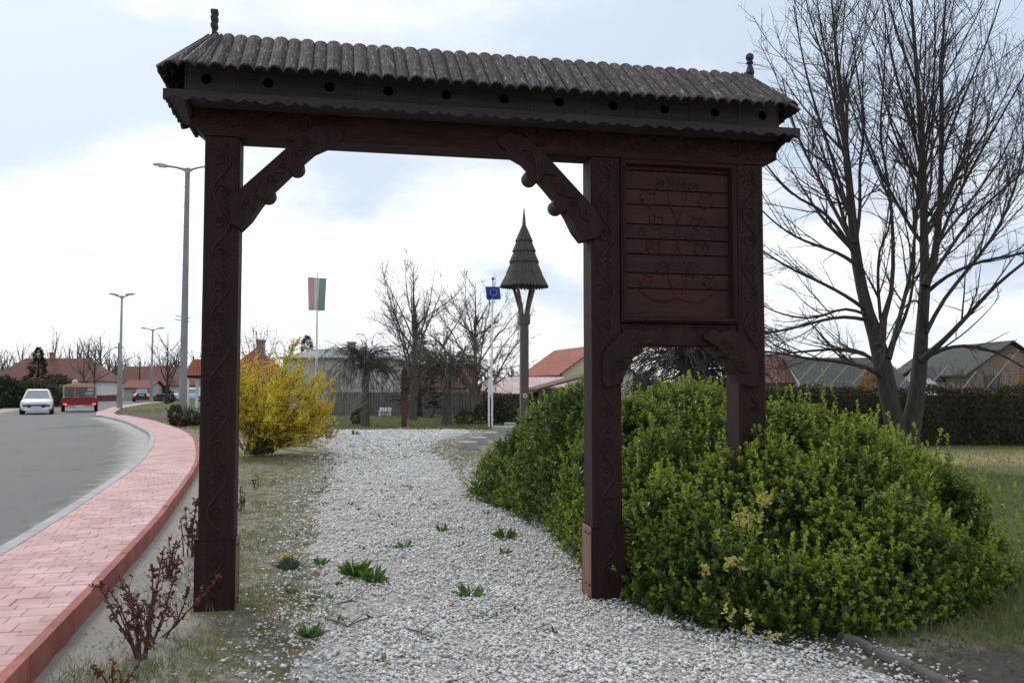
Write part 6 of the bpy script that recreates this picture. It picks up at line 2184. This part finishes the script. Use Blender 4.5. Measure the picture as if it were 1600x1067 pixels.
def car(loc, rz, L, Wd, Ht, paint, label, style='hatch', lights_on=False, group=None):
    """Front of the car faces local -y."""
    root = empty('car', loc, rz, label, 'car', group)
    hw = Wd / 2
    zb, belt = .2, Ht * .62
    f, b = -L / 2, L / 2
    hood_y = f + L * (.27 if style == 'hatch' else .28)
    tail_h = belt * (1.02 if style == 'hatch' else 1.0)
    # lower body: stations along the length (y, bottom, shoulder, top, half width)
    st_ = [(f + .02, .30, .46, .60, hw * .72), (f + .10, .22, .50, .70, hw * .88), (f + .35, .2, .60, .80, hw * .97), (hood_y, .2, .72, belt * .99, hw), (0, .2, .74, belt, hw), (b - .6, .2, .74, belt * 1.01, hw * .99),
           (b - .15, .24, .72, tail_h, hw * .92), (b - .02, .32, .6, tail_h * .92, hw * .82)]
    vs, fs = [], []
    for (y_, z0, z1, z2, w_) in st_:
        sec = [(-w_ * .88, z0), (-w_, z0 + .1), (-w_, z1), (-w_ * .93, z2 - .03), (-w_ * .6, z2 + .02), (w_ * .6, z2 + .02), (w_ * .93, z2 - .03), (w_, z1), (w_, z0 + .1), (w_ * .88, z0)]
        vs += [(a, y_, c_) for a, c_ in sec]
    n = 10
    for i in range(len(st_) - 1):
        for k in range(n):
            k2 = (k + 1) % n
            fs.append((i * n + k, i * n + k2, (i + 1) * n + k2, (i + 1) * n + k))
    fs += [tuple(range(n)), tuple(range(len(st_) * n - 1, (len(st_) - 1) * n - 1, -1))]
    bd = MB().add(vs, fs).build('body', paint, root, smooth=True)
    bv = bd.modifiers.new('soften', 'BEVEL'); bv.width = .05; bv.segments = 2; bv.limit_method = 'ANGLE'; bv.angle_limit = R(25)
    # cabin
    c0, c1 = hood_y - .05, hood_y + L * .17
    c2, c3 = (b - .55, b - .12) if style == 'hatch' else (b - 1.15, b - .6)
    r0, r1 = [(hw * .90, c0, belt - .02), (hw * .90, c3, belt - .02)], [(hw * .66, c1, Ht), (hw * .66, c2, Ht - .02)]
    ym, zm = (c1 + c2) / 2, Ht + .035
    vs = [(-hw * .9, c0, belt - .02), (hw * .9, c0, belt - .02), (hw * .9, c3, belt - .02), (-hw * .9, c3, belt - .02), (-hw * .68, c1, Ht - .03), (hw * .68, c1, Ht - .03), (hw * .68, c2, Ht - .05), (-hw * .68, c2, Ht - .05),
          (-hw * .55, c1 + .15, Ht + .01), (hw * .55, c1 + .15, Ht + .01), (hw * .55, c2 - .1, Ht), (-hw * .55, c2 - .1, Ht)]
    MB().add(vs, [(0, 1, 5, 4), (1, 2, 6, 5), (2, 3, 7, 6), (3, 0, 4, 7), (4, 5, 9, 8), (5, 6, 10, 9), (6, 7, 11, 10), (7, 4, 8, 11), (8, 9, 10, 11)]).build('cabin', paint, root)
    V_ = [Vector(v) for v in vs]

    def pane(name, q, inset, push, m=glass_c):
        q = [V_[i] for i in q]
        c_ = sum(q, Vector()) / 4
        nrm = (q[1] - q[0]).cross(q[2] - q[0]).normalized()
        p = [c_ + (a - c_) * inset + nrm * push for a in q]
        p2 = [a - nrm * .01 for a in p]
        MB().add(p + p2, [(0, 1, 2, 3), (0, 4, 5, 1), (1, 5, 6, 2), (2, 6, 7, 3), (3, 7, 4, 0)]).build(name, m, root)
    pane('windscreen', (0, 1, 5, 4), .88, .008); pane('rear_window', (2, 3, 7, 6), .84, .008)
    pane('side_window', (1, 2, 6, 5), .85, .008); pane('side_window', (3, 0, 4, 7), .85, .008)
    for sx in (-1, 1):
        # door pillar over the side glass, mirrors, lights
        MB().tube([(sx * hw * .905, c0 + (c3 - c0) * .5, belt), (sx * hw * .70, c0 + (c3 - c0) * .5, Ht - .04)], .025, 5).build('pillar', paint, root)
        MB().box(sx * (hw + .09) - .08, sx * (hw + .09) + .08, c0 + .25, c0 + .37, belt + .01, belt + .14, .03).build('mirror', plastic_b, root)
        hl = MB()
        x0, x1 = sorted((sx * hw * .52, sx * hw * .88))
        hl.add([(x0, f + .035, .56), (x1, f + .15, .56), (x1, f + .2, .76), (x0, f + .05, .68), (x0, f + .2, .56), (x1, f + .3, .56), (x1, f + .3, .76), (x0, f + .2, .68)], [(0, 1, 2, 3), (4, 7, 6, 5), (0, 4, 5, 1), (1, 5, 6, 2), (2, 6, 7, 3), (3, 7, 4, 0)]).build('headlight', headl_m, root)
        x0, x1 = sorted((sx * hw * .60, sx * hw * .88))
        MB().box(x0, x1, b - .10, b + .012, .62, .86, .015).build('tail_lamp', tail_m if lights_on else red_b, root)
    MB().box(-hw * .55, hw * .55, f - .02, f + .1, .40, .50, .02).build('grille', plastic_b, root)
    MB().box(-hw * .84, hw * .84, f - .035, f + .2, .465, .56, .02).build('bumper_strip', plastic_b, root)
    MB().box(-hw * .74, hw * .74, f + .0, f + .16, .215, .28, .02).build('front_skirt', paint, root)
    MB().box(-.26, .26, f - .05, f - .037, .36, .47, .003).build('number_plate', plate_m, root)
    MB().box(-.26, .26, b + .005, b + .02, .66, .77, .003).build('number_plate', plate_m, root)
    MB().box(-hw * .78, hw * .78, b - .1, b + .03, .36, .50, .02).build('rear_bumper', paint, root)
    for yy in (f + L * .19, b - L * .19):
        for sx in (-1, 1): wheel(root, sx * (hw - .07), yy, .3, .19)
    return root


def road_z(): return 0.05


car((X(59.5, 49.5) - .9, 49.5 + 1.7, .05), R(27), 3.85, 1.66, 1.43, white_b, 'white hatchback coming towards the viewer on the road')
car((X(221, 92) - .7, 94, .05), R(201), 4.3, 1.74, 1.42, black_b, 'black saloon car driving away with its tail lamps lit', 'saloon', True)
car((X(296, 100), 100, .0), R(-90), 4.5, 1.75, 1.5, silver_b, 'silver car parked side on behind the nearest lamp post', 'saloon')

tr = empty('trailer', (X(126, 55), 55, .05), R(26), 'red trailer loaded with a slatted rack, driving away behind the white car', 'trailer')
MB().box(-1.0, 1.0, 0, 2.6, .42, .86, .02).build('box', red_b, tr)
MB().box(-.82, .82, -.03, .05, .30, .415, .01).build('tail_board', metal_g, tr)
MB().box(-.26, .26, -.055, -.032, .31, .41).build('number_plate', plate_m, tr)
for sx in (-1, 1):
    wheel(tr, sx * .95, .9, .3, .2)
    MB().box(sx * .82 - .1, sx * .82 + .1, -.045, -.002, .44, .53, .01).build('tail_lamp', tail_m, tr)
    MB().prism([(sx * .95 - .13, .6), (sx * .95 + .13, .6), (sx * .95 + .13, .66), (sx * .95 - .13, .66)][::1], .5, 1.3).build('mudguard', red_b, tr)
    for yy in (.06, 2.5): MB().box(sx * .93 - .03, sx * .93 + .03, yy - .03, yy + .03, .86, 1.72).build('rack_post', metal_g, tr)
for k in range(7):
    zz0 = .9 + k * .105
    MB().box(-.9, .9, .03, .055, zz0, zz0 + .042).build('slat', crate_m, tr)
for k in range(4):
    zz0 = .88 + k * .19
    MB().box(-.88, .88, .12, 2.4, zz0, zz0 + .06).build('crate', M_('dark_crate', (.06, .05, .04), (.1, .085, .07), 4, .9) if k == 0 else bpy.data.materials['dark_crate'], tr)
n_, pts = 12, []
for i in range(n_ + 1):
    t = i / n_
    pts.append((-.93 + 1.86 * t, 1.64 + .2 * math.sin(math.pi * t) ** .5))
MB().prism(pts + [(.93, 1.62), (-.93, 1.62)], .1, 2.5).build('straw_load', straw_m, tr)
for (z0, z1) in ((1.555, 1.615),):
    MB().prism([(-.92, z0 + .03), (-.4, z0), (.4, z0), (.92, z0 + .03), (.92, z1 + .03), (.4, z1), (-.4, z1), (-.92, z1 + .03)], -.005, .028).build('strap', orange_m, tr)
MB().tube([(0, 2.6, .45), (0, 3.8, .45)], .05, 6).build('drawbar', metal_g, tr)

# ================================================================== ROSES, WEEDS, GRASS, TWIGS
def rose(u, v, h, seed, label, n=9, spread=.45, lean=(0, 0)):
    p = gnd(u, v)
    root = empty('rose_bush', (p.x, p.y, float(H(p.x, p.y))), 0, label, 'rose bush', 'young rose bushes along the pavement')
    global rng
    keep = rng
    rng = np.random.default_rng(seed)
    L = []
    for i in range(n):
        a = rng.uniform(0, 6.28); el = abs(rng.normal(spread * .6, spread * .5))
        d = np.array([math.cos(a) * math.sin(el) + lean[0], math.sin(a) * math.sin(el) + lean[1], math.cos(el)]); d /= np.linalg.norm(d)
        ln = h * rng.uniform(.55, 1.1)
        pts = [np.array([rng.normal() * .03, rng.normal() * .03, -.02])]
        for k in range(7):
            d = d + rng.normal(size=3) * .1 + np.array([0, 0, .03]); d /= np.linalg.norm(d)
            pts.append(pts[-1] + d * ln / 7)
        L.append((np.array(pts), np.linspace(.0075, .0032, 8)))
    a2 = spawn(L, 13, .7, .3, .06, 5, .7, .0022, .2, .12)
    V, F = tubes_np(pack(L, 6) + pack(a2, 4))
    tag(link_mesh('stems', np_mesh('stems', V, F), rose_stem, root), kind='stuff')
    P, D = [], []
    for q, per in ((L, 40), (a2, 60)):
        for pt, _ in q:
            sg = np.linalg.norm(np.diff(pt, axis=0), axis=1).sum()
            m = rng.poisson(per * sg)
            t = rng.uniform(.3, 1, m) * (len(pt) - 1); i0 = np.minimum(t.astype(int), len(pt) - 2); f = (t - i0)[:, None]
            P.append(pt[i0] * (1 - f) + pt[i0 + 1] * f); D.append(rng.normal(size=(m, 3)) + np.array([0, 0, .35]))
    P, D = np.concatenate(P), np.concatenate(D)
    lv = np.array([(0, 0, 0), (-.3, .08, .4), (0, 0, .5), (.3, .08, .4), (-.2, .04, .8), (.2, .04, .8), (0, -.06, 1.0)])
    lf = np.array([(0, 2, 1), (0, 3, 2), (1, 2, 4), (2, 3, 5), (2, 6, 4), (2, 5, 6)])
    V, F = stamp(lv, lf, frames(P, D, rng.uniform(.018, .034, len(P))))
    tag(link_mesh('leaves', np_mesh('leaves', V, F), rose_m, root), kind='stuff')
    rng = keep


rose(222, 1028, .58, 1, 'nearest reddish rose bush on the sandy strip, lowest left in the photo', 10, .5, (.05, 0))
rose(243, 1000, .6, 2, 'reddish rose bush leaning towards the left post, behind the nearest one', 7, .5, (.03, .05))
rose(262, 905, .36, 3, 'low reddish rose bush between the nearest roses and the left post', 9, .6)
rose(298, 868, .52, 4, 'upright reddish rose bush at the left edge of the left post', 10, .3)
rose(378, 800, .36, 5, 'small brownish rose bush half hidden by the right side of the left post', 5, .5)
rose(400, 765, .26, 6, 'tiny bare rose bush on the mossy ground right of the left post', 3, .4)
rose(186, 1075, .2, 7, 'small reddish rose shoot at the bottom edge of the photo', 4, .6)


def rosette(u, v, r, n, seed, label=None, cat=None, group=None, up=.75, name='leafy_weed'):
    p = gnd(u, v, -.03)
    r_ = np.random.default_rng(seed)
    n = int(n * 1.5)
    lv = np.array([(0, 0, 0), (-.06, .02, .3), (0, -.03, .35), (.06, .02, .3), (-.10, .02, .66), (0, -.04, .7), (.10, .02, .66), (0, 0, 1.0)])
    lf = np.array([(0, 2, 1), (0, 3, 2), (1, 2, 5), (1, 5, 4), (2, 3, 6), (2, 6, 5), (4, 5, 7), (5, 6, 7)])
    a = r_.uniform(0, 6.28, n); el = r_.uniform(.35, 1.35, n) * up * 1.2
    d = np.stack([np.cos(a) * np.sin(el), np.sin(a) * np.sin(el), np.cos(el)], 1)
    pos = np.stack([np.cos(a), np.sin(a), np.zeros(n)], 1) * r * .12
    M = frames(pos, d, r * r_.uniform(.55, 1.1, n), roll=np.stack([-np.sin(a), np.cos(a), np.zeros(n)], 1))
    V, F = stamp(lv, lf, M)
    o = link_mesh(name, np_mesh(name, V, F), weed_m)
    o.location = (p.x, p.y, float(H(p.x, p.y)) + .012)
    return tag(o, label, cat, group)


grp = 'leafy weeds growing in the gravel'
rosette(556, 906, .17, 46, 1, 'left half of the big double clump of dark green weeds in the gravel', 'weed', grp)
rosette(583, 914, .15, 40, 2, 'right half of the big double clump of weeds in the gravel', 'weed', grp)
rosette(735, 930, .14, 26, 3, 'flat light green weed in the middle of the gravel', 'weed', grp, 1.0)
rosette(790, 842, .16, 24, 4, 'upright green weed in the gravel near the shrub', 'weed', grp)
rosette(788, 866, .09, 14, 5, 'small green weed just below the upright one near the shrub', 'weed', grp)
rosette(632, 860, .11, 16, 6, 'small yellowish green weed in the gravel beyond the double clump', 'weed', grp, .95)
rosette(690, 834, .11, 14, 7, 'small weed in mid gravel between the yellowish one and the upright one', 'weed', grp)
rosette(502, 890, .10, 22, 8, 'green weed at the left margin of the gravel beside the double clump', 'weed', grp)
rosette(484, 1003, .11, 40, 9, 'bright green low tuft at the left margin of the near gravel', 'weed', grp, .8)
rosette(760, 806, .08, 12, 10, 'tiny weed in the gravel left of the shrub\'s near edge', 'weed', grp)
rosette(555, 682, .2, 20, 11, 'dark weed far up the gravel below the left weeping tree', 'weed', grp)
# scattered tiny weeds and dead bits: too many and too small to count
r_ = np.random.default_rng(4)
lv = np.array([(0, 0, 0), (-.14, .02, .5), (.14, .02, .5), (0, 0, 1.0)]); lf = np.array([(0, 2, 1), (1, 2, 3)])
C = []
while len(C) < 150:
    a, b = r_.uniform(-5, 2.2), r_.uniform(4.3, 26)
    if inside(np.array([a]), np.array([b]), gravel_poly)[0] and r_.random() < (1.0 if a < -1.2 - .13 * (b - 5) + .9 else .45): C.append((a, b))
C = np.array(C)
m = 9
P = np.repeat(C, m, 0) + r_.normal(0, .03, (len(C) * m, 2))
P3 = np.stack([P[:, 0], P[:, 1], H(P[:, 0], P[:, 1]) + .01], 1)
D = np.stack([r_.normal(size=len(P)), r_.normal(size=len(P)), r_.uniform(.1, .9, len(P))], 1)
half = np.repeat(r_.random(len(C)) < .5, m)
for nm__, sel, mt in (('small_weeds', half, weed_m), ('withered_weeds', ~half, M_('withered_leaf', (.055, .045, .03), (.11, .09, .055), 6, .9))):
    V, F = stamp(lv, lf, frames(P3[sel], D[sel], r_.uniform(.03, .085, sel.sum())))
    tag(link_mesh(nm__, np_mesh(nm__, V, F), mt), kind='stuff')

# grey-green cushion plant with yellow flowers
p = gnd(452, 888)
cu = empty('cushion_plant', (p.x, p.y, 0), 0, 'small grey green cushion plant with a few yellow flowers beside the gravel', 'plant')
a = r_.uniform(0, 6.28, 260); el = r_.uniform(0, 1.2, 260)
D = np.stack([np.cos(a) * np.sin(el), np.sin(a) * np.sin(el), np.cos(el)], 1)
V, F = stamp(lv * np.array([.5, 1, 1]), lf, frames(np.stack([r_.normal(0, .035, 260), r_.normal(0, .03, 260), np.zeros(260)], 1), D, r_.uniform(.06, .13, 260)))
tag(link_mesh('leaves', np_mesh('leaves', V, F), M_('grey_green_leaf', (.10, .14, .09), (.16, .2, .14), 8, .8), cu), kind='stuff')
V, F = stamp(fv, ff, frames(np.stack([r_.normal(-.02, .06, 40), r_.normal(0, .04, 40), r_.uniform(.09, .14, 40)], 1), r_.normal(size=(40, 3)), r_.uniform(.012, .02, 40)))
tag(link_mesh('flowers', np_mesh('flowers', V, F), yellow_m, cu), kind='stuff')

# fallen twigs
def twig(pix, label, rr=.006):
    pts = [gnd(u, v, -.03) for u, v in pix]
    o_ = pts[0]
    L = [(q.x - o_.x, q.y - o_.y, .012 + .012 * (i % 2)) for i, q in enumerate(pts)]
    mb = MB().tube(L, [rr] * (len(L) - 1) + [rr * .5], 6)
    m_ = Vector(L[len(L) // 2])
    mb.tube([m_, m_ + Vector((.08, .07, .05)), m_ + Vector((.13, .15, .06))], [rr * .7, rr * .6, rr * .3], 5)
    mb.tube([m_, m_ + Vector((-.05, .06, .06))], [rr * .6, rr * .3], 5)
    o = mb.build('fallen_twig', twig_g)
    o.location = (o_.x, o_.y, float(H(o_.x, o_.y)) + .015)
    tag(o, label, 'twig', 'twigs lying on the gravel')


twig([(508, 975), (525, 982), (542, 988), (565, 980), (585, 973)], 'dark bent twig on the near gravel below the weed clump')
twig([(528, 952), (545, 950), (560, 948)], 'short forked twig just below the big double weed clump')
twig([(634, 986), (655, 994), (675, 1000)], 'thin twig lying left of centre on the near gravel')
twig([(580, 709), (595, 714), (612, 717)], 'thin twig far up the gravel path')

# worn concrete edging that emerges at the lower right
ed = empty('path_edging', (gnd(1360, 1013).x, gnd(1360, 1013).y, -.07), 0, 'half buried grey concrete edging strip at the lower right of the gravel', 'edging')
pe = [gnd(u, v, -.05) for u, v in ((1312, 996), (1345, 1006), (1368, 1020), (1398, 1030), (1430, 1045), (1470, 1064), (1520, 1100))]
for i in range(len(pe) - 1):
    a, b = Vector((pe[i].x, pe[i].y, 0)) - Vector((ed.location.x, ed.location.y, 0)), Vector((pe[i + 1].x, pe[i + 1].y, 0)) - Vector((ed.location.x, ed.location.y, 0))
    d = (b - a).normalized(); nrm = Vector((-d.y, d.x, 0)) * .028
    a, b = a + d * .004, b - d * .004
    tz = .052 + rng.uniform(-.006, .006)
    sec = [(-1, 0), (-1, .75), (-.6, 1), (.6, 1), (1, .75), (1, 0)]
    vs = [a + nrm * s + Vector((0, 0, tz * q)) for s, q in sec] + [b + nrm * s + Vector((0, 0, tz * q)) for s, q in sec]
    MB().add(vs, [tuple(range(5, -1, -1)), tuple(range(6, 12))] + [(k, k + 1, k + 7, k + 6) for k in range(5)]).build('edging_piece', M_('worn_concrete', (.12, .11, .095), (.2, .185, .16), 14, .95, .4, 50) if i == 0 else bpy.data.materials['worn_concrete'], ed)

# grass: blades with bend
def blades(name, px, py, hgt, wd, seed, dry_p=.2, zoff=0.0, lean=.45):
    r_ = np.random.default_rng(seed)
    n = len(px)
    tv = np.array([(-.5, 0, 0), (.5, 0, 0), (-.38, .12, .55), (.38, .12, .55), (0, .42, 1.0)])
    tf = np.array([(0, 1, 3), (0, 3, 2), (2, 3, 4)])
    D = np.stack([r_.normal(0, lean, n), r_.normal(0, lean, n), np.ones(n)], 1)
    M = frames(np.stack([px, py, H(px, py) + zoff], 1), D, np.ones(n))
    M[:, :, 0] *= wd[:, None]; M[:, :, 1] *= hgt[:, None]; M[:, :, 2] *= hgt[:, None]
    V, F = stamp(tv, tf, M)
    age = np.repeat(np.where(r_.random(n) < dry_p, r_.uniform(.4, 1, n), r_.uniform(0, .3, n)), 5)
    return tag(link_mesh(name, np_mesh(name, V, F, {'age': age}), grass_m), kind='stuff')


# moss and thin dry grass on the strip between pavement and gravel, in patches
n = 230000
px, py = rng.uniform(-9, -0.9, n), 4.0 + 17 * rng.random(n) ** 1.3
d1 = dist_poly(px, py, edge_line)
ro = px > np.interp(py, edge_line[:, 1], edge_line[:, 0]) + .1
ing = inside(px, py, gravel_poly)
dg = dist_poly(px, py, np.vstack([gravel_poly, gravel_poly[:1]]))
pat = np.sin(px * 3.3 + 2 * np.sin(py * 1.1)) * np.sin(py * 2.1 + 1.5 * np.sin(px * 1.7)) + .5 * np.sin(px * 8.1 + py * 3.7) * np.sin(py * 6.3 - px * 2.9)
pr = .5 * smooth(.2, .9, pat) * smooth(.55, 1.15, d1) + .12 * smooth(.5, 1.2, d1)
pr = np.where(ing, np.where(dg < .35, pr * .5, 0), pr)
k = ro & (rng.random(n) < pr)
px, py = px[k], py[k]
blades('moss_and_dry_grass', px, py, rng.uniform(.012, .04, len(px)), rng.uniform(.003, .007, len(px)) * (1 + .04 * py), 5, .5, lean=.9)
# greener tufts near the roses and under the forsythia
tf_ = [(-2.3, 4.7, .3, .2, 700), (-1.5, 6.3, .2, .5, 500), (-2.15, 5.0, .2, .16, 350), (-2.0, 5.5, .25, .18, 300), (-2.5, 6.6, .25, .25, 350), (-2.6, 7.6, .3, .3, 300), (-3.4, 11.5, .5, .7, 700), (-2.6, 9.3, .35, .5, 500), (-2.0, 6.6, .3, .35, 450), (-4.4, 14.5, .5, .5, 500), (-2.7, 8.0, .15, .5, 250), (-5.6, 18.8, .9, .5, 900), (-1.7, 5.3, .18, .15, 200), (-4.3, 16.0, 1.0, .8, 500), (-1.95, 4.6, .25, .1, 200), (-6.4, 19.4, .7, .5, 500), (-2.2, 21.5, .6, .9, 500), (-1.6, 23.5, .5, .7, 400), (-1.0, 20.0, .4, .8, 300)]
P = np.concatenate([np.stack([rng.normal(a, c, n_), rng.normal(b, d, n_)], 1) for a, b, c, d, n_ in tf_])
k = P[:, 0] > np.interp(P[:, 1], edge_line[:, 1], edge_line[:, 0]) + .1
P = P[k]
blades('grass_tufts', P[:, 0], P[:, 1], rng.uniform(.03, .09, len(P)), rng.uniform(.003, .006, len(P)) * (1 + .05 * P[:, 1]), 6, .2, lean=.6)
# lawn right of the shrub, long blades by its foot
n = 60000
px, py = rng.uniform(2.0, 9, n), 4.6 + 14 * rng.random(n) ** 1.6
keep_ = ~inside(px, py, foot) & ~inside(px, py, gravel_poly) & (px > 2.55 - .2 * (py - 5)) & (px < .62 * py + .4)
soilp = np.exp(-(((px - 3.0) / .8) ** 2 + ((py - 5.1) / .5) ** 2))
keep_ &= rng.random(n) > soilp * 1.3
px, py = px[keep_], py[keep_]
nearb = np.exp(-dist_poly(px, py, np.vstack([foot, foot[:1]])) / .35)
hg_ = rng.uniform(.03, .08, len(px)) + nearb * rng.uniform(0, .16, len(px))
blades('lawn_grass', px, py, hg_, rng.uniform(.003, .006, len(px)) * (1 + .06 * py), 7, .1, lean=.5)
n = 26000
px, py = rng.uniform(-12, 3.5, n), 32.6 + 16 * rng.random(n) ** 1.5
blades('back_lawn_grass', px, py, rng.uniform(.04, .11, n), rng.uniform(.012, .03, n), 8, .3, lean=.6)
n = 26000
px, py = rng.uniform(3, 19, n), 12 + 11.8 * rng.random(n)
k = ~inside(px, py, foot) & (px > .25 * py) & (np.sin(px * 1.3 + py) * np.sin(py * 2.1 - px * .7) + rng.normal(0, .4, n) > -.4)
px, py = px[k], py[k]
blades('far_lawn_grass', px, py, rng.uniform(.025, .07, len(px)), rng.uniform(.008, .02, len(px)), 9, .3, lean=.7)
n = 9000
px, py = rng.uniform(-26, -9, n), rng.uniform(26, 78, n)
ro = (px > np.interp(py, edge_line[:, 1], edge_line[:, 0]) + .4) & (py < 44) | (px > -.52 * py + 3.5) & (py >= 44)
k = ro & (rng.random(n) > np.exp(-(((px + 20.6) / 3.8) ** 2 + ((py - 50) / 8.5) ** 2)) * 1.2)
px, py = px[k], py[k]
blades('verge_grass', px, py, rng.uniform(.04, .12, len(px)), rng.uniform(.03, .07, len(px)), 10, .35, lean=.7)
# dead leaves and litter on the earth at the lower right and under the shrub's edge
n = 700
px, py = rng.uniform(0.7, 3.6, n), rng.uniform(4.5, 7.2, n)
dd = dist_poly(px, py, np.vstack([foot, foot[:1]]))
k = (dd < .22) | ((px > 2.3) & (py < 5.9))
px, py = px[k], py[k]
V, F = stamp(lq, lqf, frames(np.stack([px, py, H(px, py) + rng.uniform(.012, .035, len(px))], 1), rng.normal(size=(len(px), 3)) * np.array([1, 1, .3]), rng.uniform(.012, .03, len(px))))
tag(link_mesh('leaf_litter', np_mesh('leaf_litter', V, F), M_('dead_leaf', (.07, .05, .03), (.16, .12, .075), 7, .9)), kind='stuff')
